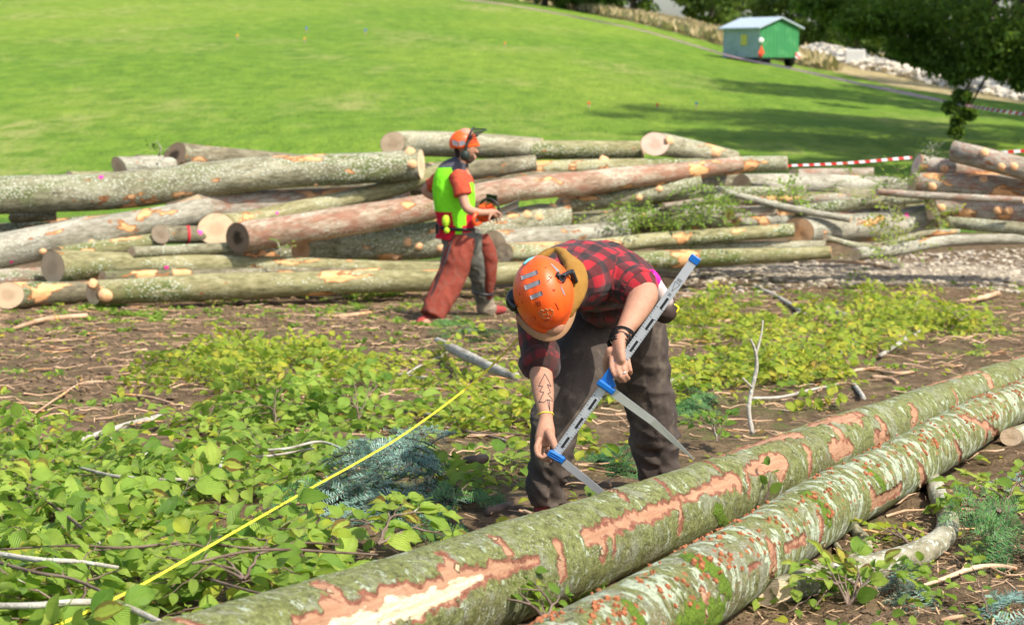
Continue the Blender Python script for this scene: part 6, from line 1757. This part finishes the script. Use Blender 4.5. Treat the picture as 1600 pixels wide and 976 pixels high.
# ---- standing man with chainsaw --------------------------------------
def vest_color(V, U, cid, Nn):
    px = CX + F_PX * V[:, 0] / (V[:, 1] * cP - V[:, 2] * sP); py = CY - F_PX * (V[:, 1] * sP + V[:, 2] * cP) / (V[:, 1] * cP - V[:, 2] * sP)
    return px, py
def mat_vcol(name, rough=.85, bump=.004, trans=None):
    t = NT(name); c = t.attr('colr', 'Color'); p = t.pos()
    n = t.noise(p, 25, 5, .6)
    c = t.mix(t.math('MULTIPLY', t.step(n, .5, .8), .3), c, (.12, .09, .07))
    return t.surf(c, rough, t.bump(n, bump), .2)
def standing_man():
    foot = G(715, 500)
    root = empty('person', (foot.x, foot.y, foot.z), 'standing worker in lime safety vest and red-brown chaps walking with a chainsaw', 'person')
    body = [
        chain([(712, 370, 18.5, .12, .14), (711, 330, 18.5, .11, .15), (710, 290, 18.5, .12, .17), (714, 268, 18.5, .10, .15), (722, 252, 18.48, .06, .065), (727, 240, 18.47, .055, .06)], UPY),
        chain([(729, 244, 18.47, .065, .055), (730, 232, 18.46, .085, .088), (728, 222, 18.46, .088, .098), (727, 212, 18.46, .075, .085)], UPY),
        chain([(742, 234, 18.46, .02), (746, 238, 18.455, .014)], UPY), chain([(740, 246, 18.46, .03, .028), (737, 249, 18.46, .025)], UPY), chain([(727, 234, 18.37, .012, .016), (726, 240, 18.37, .010)], UPY),
        chain([(716, 274, 18.36, .06), (722, 300, 18.28, .050), (729, 324, 18.22, .045), (742, 331, 18.20, .044, .042), (758, 332, 18.22, .032, .032), (768, 331, 18.24, .026, .030), (774, 333, 18.26, .022, .040), (778, 336, 18.27, .018, .036)], UPY),
        chain([(774, 330, 18.24, .011), (782, 334, 18.24, .010), (784, 340, 18.24, .009)], UPY), chain([(775, 334, 18.27, .011), (781, 340, 18.27, .010), (781, 345, 18.27, .009)], UPY), chain([(771, 336, 18.29, .011), (776, 343, 18.30, .010), (777, 348, 18.3, .009)], UPY), chain([(769, 338, 18.31, .010), (772, 345, 18.32, .009)], UPY), chain([(768, 335, 18.22, .012), (764, 342, 18.20, .011), (767, 348, 18.20, .009)], UPY),
        chain([(692, 276, 18.72, .06), (672, 290, 18.80, .050), (666, 299, 18.82, .046), (680, 308, 18.80, .040), (720, 320, 18.75, .032), (745, 330, 18.6, .028), (758, 334, 18.45, .025, .035)], UPY),
        chain([(758, 334, 18.45, .012), (764, 338, 18.42, .011), (765, 342, 18.40, .010)], UPY), chain([(758, 330, 18.45, .012), (765, 333, 18.42, .011), (768, 337, 18.40, .010)], UPY),
        chain([(718, 378, 18.42, .10), (706, 425, 18.38, .075), (690, 465, 18.28, .055), (680, 486, 18.2, .045), (674, 500, 18.15, .04), (664, 504, 18.05, .035)], UPY),
        chain([(726, 378, 18.64, .10), (748, 425, 18.78, .075), (754, 455, 18.85, .055), (757, 476, 18.9, .045), (765, 486, 18.95, .04), (780, 487, 18.95, .03)], UPY),
    ]
    b, V, U = fuse('body', body, .0075, M_SKIN, root, smooth=3)
    # hair at the back of the head
    fuse('hair', [chain([(716, 232, 18.50, .05, .045), (718, 242, 18.49, .055, .04), (721, 250, 18.48, .05, .03)], UPY)], .008, plain('dark_hair', (.03, .018, .012), .8, var=.5, scale=60), root, smooth=1)
    fuse('beard', [chain([(738, 246, 18.43, .03, .026), (734, 251, 18.44, .04, .03)], UPY)], .008, plain('dark_beard', (.06, .035, .025), .9, var=.5, scale=60), root, smooth=1)
    # work trousers
    M_GT = mat_cloth('grey_work_trousers', (.13, .13, .11), (.30, .27, .20), .35)
    fuse('trousers', [chain([(715, 362, 18.5, .14, .17), (716, 385, 18.46, .135, .15), (704, 425, 18.38, .11, .115), (690, 465, 18.28, .09, .10), (684, 484, 18.22, .085, .095)], UPY),
                      chain([(727, 368, 18.6, .13, .16), (736, 395, 18.68, .12, .13), (749, 428, 18.78, .10, .105), (753, 455, 18.85, .085, .085), (756, 470, 18.9, .08, .082)], UPY)], .010, M_GT, root, smooth=2, disp=folds(.014, 12, 5, 40), round_ends=False)
    M_CH = mat_cloth('red_brown_chaps', (.23, .048, .030), (.15, .075, .055), .8, scale=16)
    fuse('chaps_leg', [chain([(724, 372, 18.40, .125, .115), (716, 400, 18.34, .125, .135), (706, 430, 18.31, .12, .14), (691, 462, 18.22, .11, .135), (679, 484, 18.15, .10, .125), (674, 494, 18.12, .095, .12)], UPY)], .010, M_CH, root, smooth=2, disp=folds(.012, 9, 4, 41), round_ends=False)
    fuse('chaps_leg', [chain([(752, 372, 18.66, .08, .08), (762, 396, 18.72, .09, .085), (765, 425, 18.76, .09, .075), (762, 450, 18.82, .08, .06), (762, 464, 18.86, .07, .055)], UPY)], .010, M_CH, root, smooth=2, disp=folds(.012, 9, 4, 42), round_ends=False)
    mb = MB(); tube(mb, chain([(706, 376, 18.29, .008), (697, 404, 18.20, .008), (686, 432, 18.18, .008), (673, 464, 18.12, .008), (663, 488, 18.06, .008)])[0][:, :4], .05, 6); mb.build('piping', M_BLACKP, root)
    for y0, w, X in ((424, .112, 751), (458, .10, 754)):
        mb = MB(); c = np.array(P(X, y0, 18.8)); torus(mb, c, (.1, 0, 1), w, .014, squash=1.0); mb.build('leg_strap', M_BLACKP, root)
    # shirt sleeves
    M_RS = mat_cloth('brick_red_tshirt', (.50, .075, .035), dustamt=.15)
    fuse('tshirt', [chain([(712, 360, 18.5, .135, .165), (711, 330, 18.5, .125, .17), (710, 290, 18.5, .135, .19), (716, 266, 18.5, .10, .15), (722, 257, 18.49, .065, .07)], UPY),
                    chain([(714, 273, 18.38, .085), (720, 290, 18.30, .082, .085), (724, 305, 18.27, .078, .088)], UPY), chain([(694, 274, 18.70, .08), (678, 287, 18.78, .070), (670, 290, 18.80, .066)], UPY)], .009, M_RS, root, smooth=2, disp=folds(.008, 14, 5, 43), round_ends=False)
    # vest
    def cols(V, U, cid, Nn):
        px, py = vest_color(V, U, cid, Nn)
        lime = np.array([.22, .78, .02]); grey = np.array([.085, .085, .10]); red = np.array([.55, .010, .03])
        C = np.tile(lime, (len(V), 1))
        nearside = Nn[:, 1] < .25
        g = nearside & (py < 291 - .25 * (px - 712)) & (px > 706 + (py - 260) * .10) & (px < 738)
        C[g] = grey
        r = (py > 330 + .10 * (px - 682)) & ~((px > 705 + (py - 330) * .2) & (px < 728 + (py - 330) * .05))
        C[r | (py > 352) & ~((px > 712) & (px < 722))] = red
        C[(py < 262) & ~((px > 730))] = grey
        return {'colr': C}
    fuse('vest', [chain([(711, 374, 18.5, .160, .19), (712, 350, 18.5, .148, .178), (711, 330, 18.5, .145, .190), (709, 300, 18.5, .15, .205), (709, 280, 18.5, .145, .19), (713, 266, 18.5, .118, .158), (719, 256, 18.49, .08, .095), (723, 250, 18.48, .068, .072)], UPY)], .008, mat_vcol('safety_vest'), root, smooth=1, disp=folds(.008, 9, 7, 44), attrs=cols, round_ends=False)
    mb = MB(); torus(mb, np.array(P(712, 356, 18.5)), (.06, .0, 1), .178, .016, 40, 8, squash=.90, ref=(0, 1, 0)); 
    box(mb, P(683, 357, 18.36), (.035, .03, .10), None, .008)
    mb.build('belt', M_BLACKP, root)
    mb = MB(); V_, Q_, _ = ellipsoid_mesh(np.array(P(697, 345, 18.33)), np.eye(3), (.040, .03, .060), 14, 8); mb.add(V_, Q_); V_, Q_, _ = ellipsoid_mesh(np.array(P(698, 360, 18.31)), np.eye(3), (.028, .02, .03), 14, 8); mb.add(V_, Q_)
    mb.build('glove', plain('lime_glove', (.45, .80, .03), .7, var=.5, scale=40), root)
    # helmet with visor and ear muff
    cen = np.array(P(724, 224, 18.46)); Mh = ortho((-.08, -.06, 1), (.95, .30, .02))
    mb = MB(); helmet_shell(mb, cen, Mh, (.112, .138, .128), rim=-.03)
    h = mb.build('helmet', M_HELMET, root); hb = obj_bvh(h)
    for cs in ([(707, 218), (716, 221), (717, 229), (708, 226)], [(717, 221), (726, 219), (728, 225), (719, 229)]):
        mb = MB(); patch(mb, hb, cs, 5, .003, .003)
        if mb.n: mb.build('dark_stripe', M_REFLECT, h)
    mb = MB()
    c = np.array(P(727, 243, 18.33)); V_, Q_, _ = ellipsoid_mesh(c, ortho((.2, -1, 0), (0, 0, 1)), (.048, .055, .035), 18, 10); mb.add(V_, Q_)
    tube(mb, [(*P(727, 240, 18.32), .012), (*P(731, 222, 18.33), .012), (*P(738, 214, 18.36), .012)], .02, 8)
    mb.build('ear_muff', plain('dark_green_muff', (.02, .03, .022), .5), root)
    # raised mesh visor: curved sheet over the brow
    V = []; n = 16; m = 6
    for i in range(n):
        a = math.radians(-75 + 150 * i / (n - 1))
        for k in range(m):
            el = .05 + .08 * k / (m - 1); rr = .15 + .085 * k / (m - 1)
            q = np.array([math.sin(a) * rr * .85, math.cos(a) * rr, el - .02 + .03 * (1 - k / (m - 1))])
            V.append(cen + Mh @ q)
    V = np.array(V); V2 = V + Mh @ np.array([0, .0, .004])
    I = lambda i, k: i * m + k
    Q = [(I(i, k), I(i + 1, k), I(i + 1, k + 1), I(i, k + 1)) for i in range(n - 1) for k in range(m - 1)]
    t = NT('visor_mesh'); pr = t.n('ShaderNodeBsdfPrincipled', ins={'Base Color': (.03, .03, .03, 1), 'Roughness': .5}); tr = t.n('ShaderNodeBsdfTransparent'); mx = t.n('ShaderNodeMixShader', ins={0: .55})
    t.t.links.new(tr.outputs[0], mx.inputs[1]); t.t.links.new(pr.outputs[0], mx.inputs[2]); t.t.links.new(mx.outputs[0], t.out.inputs[0])
    make_mesh('visor', V, np.array(Q), t.m, root)
    mb = MB()
    tube(mb, [(*V[I(i, m - 1)], .005) for i in range(n)], .02, 6); tube(mb, [(*V[I(i, 0)], .006) for i in range(n)], .02, 6)
    tube(mb, [(*V[I(0, k)], .005) for k in range(m)], .02, 6); tube(mb, [(*V[I(n - 1, k)], .005) for k in range(m)], .02, 6)
    tube(mb, [(*P(733, 217, 18.33), .012), (*P(736, 206, 18.35), .012), (*P(741, 199, 18.38), .008)], .02, 8)
    mb.build('visor_frame', M_BLACKP, root)
    # boots and gaiters
    M_RB = mat_cloth('red_brown_boot', (.32, .05, .045), (.28, .20, .14), .45, scale=20)
    fuse('gaiter', [chain([(756, 464, 18.9, .085, .088), (759, 478, 18.92, .085, .09), (762, 484, 18.93, .08, .10)], UPY)], .009, mat_cloth('beige_gaiter', (.26, .21, .15), dustamt=.4), root, smooth=2, disp=folds(.01, 26, 5, 45))
    fuse('boot', [chain([(752, 482, 18.93, .055, .05), (766, 484, 18.94, .055, .05), (780, 484, 18.95, .045, .04), (787, 484, 18.95, .035, .03)], UPZ)], .008, M_RB, root, smooth=2)
    fuse('boot', [chain([(674, 498, 18.18, .055, .055), (664, 500, 18.12, .050, .055), (656, 504, 18.05, .04, .04)], UPZ)], .008, M_RB, root, smooth=2)
    mb = MB(); tube(mb, [(*P(748, 491, 18.93), .018), (*P(770, 491, 18.94), .02), (*P(790, 488, 18.95), .016)], .03, 8); mb.build('boot_sole', M_BLACKP, root)
standing_man()

def chainsaw():
    c = np.array(P(760, 334, 18.35))
    root = empty('chainsaw', tuple(c), 'orange chainsaw held at the hip by the standing man', 'chainsaw')
    R = Euler((rad(6), rad(-8), rad(62))).to_matrix()
    M = np.array(R)
    Og = plain('orange_saw_housing', (.85, .09, .015), .4, .5, var=.15, scale=20)
    at = lambda x, y, z: tuple(c + M @ np.array([x, y, z]))
    mb = MB(); box(mb, at(0, 0, 0), (.22, .13, .13), R, .03); box(mb, at(-.02, 0, .075), (.14, .10, .05), R, .02); mb.build('housing', Og, root)
    mb = MB(); tube(mb, [(*at(-.10, 0, .03), .018), (*at(-.20, 0, .05), .018), (*at(-.26, 0, .0), .018), (*at(-.22, 0, -.06), .016), (*at(-.10, 0, -.06), .018)], .02, 8); mb.build('rear_handle', Og, root)
    mb = MB(); tube(mb, [(*at(.04, -.08, -.04), .012), (*at(.05, -.10, .08), .012), (*at(.05, 0, .14), .012), (*at(.05, .09, .08), .012), (*at(.04, .08, -.04), .012)], .02, 8); mb.build('front_handle', M_BLACKP, root)
    mb = MB(); box(mb, at(.10, 0, .13), (.015, .12, .08), R, .006); mb.build('hand_guard', M_BLACKP, root)
    mb = MB(); box(mb, at(.34, -.05, -.01), (.46, .006, .075), R, .002); mb.build('guide_bar', M_ALU, root)
    mb = MB(); box(mb, at(.0, -.075, .0), (.12, .02, .09), R, .008); mb.build('side_cover', M_BLACKP, root)
chainsaw()

# ---- site trailer ------------------------------------------------------
def trailer():
    # gable end faces right of the camera, long side faces left of it
    Yc = G(1187, 101).y
    mid = P(1187, 100, Yc); zg = float(gz(mid.x + 1, mid.y + 2))
    s = Yc / F_PX
    root = empty('site_trailer', (mid.x, mid.y, zg), 'small green site wagon with a pale gabled roof standing on the meadow', 'trailer')
    ang = rad(32)
    ex = np.array([math.cos(ang), math.sin(ang), 0]); ey = np.array([-math.sin(ang), math.cos(ang), 0]); ez = np.array([0, 0, 1.])   # ex along the gable end (right, away); ey along the long side (left, away)
    W, Lg, H = 2.55, 3.0, 47 * s
    z0 = P(1187, 90, Yc).z
    o = np.array([mid.x, mid.y, z0])
    at = lambda a, b, h: o + ex * a + ey * b + ez * h
    rz = .40
    def corrug(t_, w, c0, n=26):
        """corrugated wall between a,b edges as real folds"""
        pass
    G_ = NT('green_trailer_boards'); p = G_.pos(); n = G_.noise(p, 1.5, 5, .6)
    Mg = G_.surf(G_.mix(G_.step(n, .5, .75), (.04, .22, .075), (.11, .33, .13)), .6, None, .3)
    B_ = NT('blue_grey_boards'); p = B_.pos(); n = B_.noise(p, 2.2, 5, .6)
    Mb_ = B_.surf(B_.mix(B_.step(n, .45, .65), (.34, .42, .46), (.27, .37, .37)), .7, None, .3)  # this long side wall is blue grey, the other walls green
    def wall(name, f, width, nrm, mat, top=None, n=40):
        V = []
        for i in range(n + 1):
            u = i / n; d = .018 * (1 if (i // 2) % 2 else 0)
            h = H + (top(u) if top else 0)
            for hh in (0, h): V.append(f(u * width, hh) + nrm * d)
        Q = [(2 * i, 2 * i + 2, 2 * i + 3, 2 * i + 1) for i in range(n)]
        return make_mesh(name, np.array(V), np.array(Q), mat, root, smooth=False)
    gab = lambda u: rz * (1 - abs(2 * u - 1))
    wall('wall', lambda a, h: at(a, 0, h), W, -ey, Mg, gab)
    wall('wall', lambda a, h: at(a, Lg, h), W, ey, Mg, gab)
    sw = wall('wall', lambda a, h: at(0, a, h), Lg, -ex, Mb_)
    sw['label'] = 'blue grey long side wall'
    wall('wall', lambda a, h: at(W, a, h), Lg, ex, Mg)
    mb = MB(); V = []
    for b in (-.18, Lg + .18):
        for a, h in ((-.22, H - .10), (W / 2, H + rz + .05), (W + .22, H - .10), (W + .22, H - .03), (W / 2, H + rz + .12), (-.22, H - .03)): V.append(at(a, b, h))
    Q = [(k, (k + 1) % 6, 6 + (k + 1) % 6, 6 + k) for k in range(6)] + [(0, 5, 4, 1), (1, 4, 3, 2), (6, 7, 10, 11), (7, 8, 9, 10)]
    mb.add(V, Q); mb.build('roof', plain('pale_sheet_roof', (.42, .50, .56), .5, .4, var=.12, scale=2), root, smooth=False)
    Rm = Matrix(((ex[0], ey[0], 0), (ex[1], ey[1], 0), (0, 0, 1)))
    mb = MB(); box(mb, at(W / 2, Lg / 2, -.06), (W - .1, Lg - .1, .1), Rm); box(mb, at(W / 2, -.5, -.08), (.08, 1.0, .08), Rm); mb.build('chassis', M_BLACKP, root, smooth=False)
    for a in (.15, W - .15):
        for b in (.55, Lg - .55):
            mb = MB(); tube(mb, [(*(at(a, b, -.20) - ex * .1), .30), (*(at(a, b, -.20) + ex * .1), .30)], .1, 18); mb.build('wheel', M_BLACKP, root)
    mb = MB(); c = at(-.03, Lg * .42, H * .58); box(mb, c, (.04, .5, .55), Rm, .01); mb.build('wall_sign', plain('yellow_wall_sign', (.62, .55, .10), .6), root, smooth=False)
    c = at(.02, -.08, .38)
    mb = MB(); V = [c - ex * .22 - ez * .2, c + ex * .22 - ez * .2, c + ez * .25]; V += [v - ey * .03 for v in V]
    mb.add(V, [(0, 1, 4, 3), (1, 2, 5, 4), (2, 0, 3, 5)], [(0, 2, 1), (3, 4, 5)]); mb.build('warning_triangle', plain('red_orange_triangle', (.62, .09, .03), .6), root, smooth=False)
    mb = MB(); V_, Q_, _ = ellipsoid_mesh(at(.02, -.06, .86), np.eye(3), (.14, .04, .14), 14, 8); mb.add(V_, Q_); mb.build('lamp', M_WHITE, root)
    mb = MB(); V_, Q_, _ = ellipsoid_mesh(at(.0, -.05, .12), np.eye(3), (.10, .06, .13), 14, 8); mb.add(V_, Q_); mb.build('lamp', plain('red_lamp_glass', (.5, .03, .03), .4), root)
    t = NT('red_white_board'); sx = t.n('ShaderNodeSeparateXYZ', ins={0: t.pos()}).outputs
    f = t.step(t.math('FRACT', t.math('MULTIPLY', t.math('ADD', sx[0], sx[2]), 3.2)), .48, .52)
    t.surf(t.mix(f, (.70, .05, .05), (.75, .73, .70)), .5, None, .3)
    mb = MB(); box(mb, at(W - .1, -.06, .10), (.32, .04, .3), Rm, .005); mb.build('hazard_board', t.m, root, smooth=False)
trailer()

# concrete block on the rubble
g_ = G(1340, 104); g = P(1338, 100, g_.y - .6); 
root = empty('concrete_block', tuple(g), 'pale grey concrete block standing on the chalky rubble', 'block')
M_CONC = plain('pale_concrete', (.62, .62, .58), .85, var=.10, scale=3)
s_ = g.y / F_PX; mb = MB(); box(mb, (g.x, g.y + .4, g.z + 11 * s_), (30 * s_, .9, 22 * s_), Euler((0, 0, rad(-12))).to_matrix(), .05); mb.build('block', M_CONC, root, smooth=False)
mb = MB(); tube(mb, [(g.x - .1, g.y + .35, g.z + 21.5 * s_, .03), (g.x - .08, g.y + .35, g.z + 24 * s_, .03), (g.x + .12, g.y + .35, g.z + 24 * s_, .03), (g.x + .14, g.y + .35, g.z + 21.5 * s_, .03)], .05, 6); mb.build('lifting_loop', M_BLACKP, root)

# chalky rubble bank behind the trailer line
def rubble():
    rng = np.random.default_rng(17); mb = MB()
    ico = np.array([(0, 0, 1), (.89, 0, .45), (.28, .85, .45), (-.72, .53, .45), (-.72, -.53, .45), (.28, -.85, .45), (.72, .53, -.45), (-.28, .85, -.45), (-.89, 0, -.45), (-.28, -.85, -.45), (.72, -.53, -.45), (0, 0, -1)])
    T = np.array([(0, 1, 2), (0, 2, 3), (0, 3, 4), (0, 4, 5), (0, 5, 1), (1, 6, 2), (2, 7, 3), (3, 8, 4), (4, 9, 5), (5, 10, 1), (2, 6, 7), (3, 7, 8), (4, 8, 9), (5, 9, 10), (1, 10, 6), (11, 7, 6), (11, 8, 7), (11, 9, 8), (11, 10, 9), (11, 6, 10)])
    path = [((1236, 88), 18), ((1290, 96), 22), ((1340, 104), 20), ((1400, 116), 16), ((1470, 132), 20), ((1540, 146), 26), ((1610, 160), 26)]
    P0 = np.array([[*G(*q), w] for q, w in path]); n = 5200
    u = rng.random(n) * (len(P0) - 1); i = u.astype(int); f = (u - i)[:, None]
    A = P0[i] * (1 - f) + P0[i + 1] * f
    off = rng.random(n)
    X = A[:, 0] + rng.normal(0, .5, n); Y = A[:, 1] + off * 7.0
    h = (A[:, 3] * A[:, 1] / F_PX) * np.sin(np.clip(off, 0, 1) * math.pi * .62) * (.75 + .4 * vnoise(X * .6, Y * .3, 0, 3))
    Z = gz(X, Y) + np.maximum(h, 0) * .9
    sz = .06 + .16 * rng.random(n) ** 2
    V = ico[None] * (1 + rng.normal(0, .2, (n, 12, 1))) * sz[:, None, None] * np.array([1.2, 1.2, .8])
    mb.add((V + np.stack([X, Y, Z], 1)[:, None]).reshape(-1, 3), None, (T[None] + (np.arange(n) * 12)[:, None, None]).reshape(-1, 3))
    tag(mb.build('chalk_rubble', plain('chalk_rubble', (.62, .56, .45), .9, var=.25, scale=1.2), smooth=False), 'pale chalky rubble bank right of the trailer', kind='stuff')
rubble()

# ---- barrier tapes ------------------------------------------------------
def mat_tape(period):
    t = NT('red_white_barrier_tape'); sx = t.n('ShaderNodeSeparateXYZ', ins={0: t.attr('lc', 'Vector')}).outputs
    f = t.math('FRACT', t.math('MULTIPLY', sx[0], 1 / period)); k = t.math('MULTIPLY', t.step(f, .02, .06), t.math('SUBTRACT', 1.0, t.step(f, .50, .54)))
    return t.surf(t.mix(k, (.80, .80, .80), (.65, .03, .03)), .4, None, .4, transl=(.5, t.mix(k, (.80, .80, .80), (.65, .03, .03))))
def barrier(label, pts, w, period, seed):
    P3 = [np.array(P(x, y, Y)) for x, y, Y in pts]
    S = spline([(*p, 0) for p in P3], .12)[:, :3]
    s = np.concatenate([[0], np.cumsum(np.linalg.norm(np.diff(S, axis=0), axis=1))])
    T, N, B = frames(S)
    a = (-.65 + .45 * vnoise(s * .4, seed, 0, seed))[:, None]
    W = N * np.cos(a) + B * np.sin(a); K = np.cross(T, W)
    V = np.stack([S - W * w / 2 - K * .0006, S + W * w / 2 - K * .0006, S + W * w / 2 + K * .0006, S - W * w / 2 + K * .0006], 1)
    m = len(S); Q = [(i * 4 + k, i * 4 + (k + 1) % 4, i * 4 + 4 + (k + 1) % 4, i * 4 + 4 + k) for i in range(m - 1) for k in range(4)]
    root = empty('barrier_tape', tuple(P3[0]), label, 'barrier tape', 'red and white barrier tapes')
    make_mesh('ribbon', V.reshape(-1, 3), np.array(Q), mat_tape(period), root, smooth=False, attrs={'lc': np.repeat(np.column_stack([s, s * 0, s * 0]), 4, 0)})
barrier('long red and white tape crossing the meadow diagonally in front of the site wagon', [(700, -4, 118), (800, 9, 112), (900, 27, 106), (1000, 47, 98), (1080, 70, 88), (1150, 90, 78), (1230, 106, 68), (1330, 128, 58), (1460, 155, 48), (1540, 170, 43), (1620, 181, 40)], .085, .36, 1)
barrier('short sagging red and white tape between the long reddish log and the right stack', [(1228, 259, 24.6), (1320, 255, 24.8), (1425, 246, 25)], .045, .155, 2)
barrier('red and white tape at the right edge behind the high pink-faced log', [(1535, 243, 24.4), (1570, 238, 24.3), (1640, 233, 24.2)], .045, .155, 3)

# ---- small survey stakes in the meadow ------------------------------------
for k, (px, py, col, nm) in enumerate([(920, 166, (.85, .12, .03), 'orange-red stake in the meadow, above the round-faced stubby log'), (1027, 168, (.85, .12, .03), 'orange-red stake in the meadow, right of the other one'),
                                       (371, 60, (.85, .40, .03), 'tiny amber stake high on the meadow, left'), (476, 65, (.85, .40, .03), 'tiny amber stake high on the meadow, above the mossy log end'), (479, 49, (.05, .20, .65), 'tiny blue stake high on the meadow'),
                                       (571, 52, (.05, .20, .65), 'tiny blue stake at upper centre of the meadow'), (789, 72, (.85, .30, .05), 'tiny orange stake above the standing man'), (1088, 166, (.03, .20, .30), 'dark blue stake in the meadow, furthest right')]):
    g = G(px, py + 3); h = 9 * g.y / F_PX
    root = empty('survey_stake', tuple(g), nm, 'stake', 'survey stakes in the meadow')
    mb = MB(); box(mb, (g.x, g.y, g.z + h / 2), (.05, .05, h), None, .008); mb.build('post', plain('stake_wood', (.4, .3, .2), .8), root, smooth=False)
    mb = MB(); box(mb, (g.x, g.y, g.z + h * .85), (.08, .07, h * .35), None, .008); mb.build('coloured_top', plain('stake_paint', col, .6), root, smooth=False)
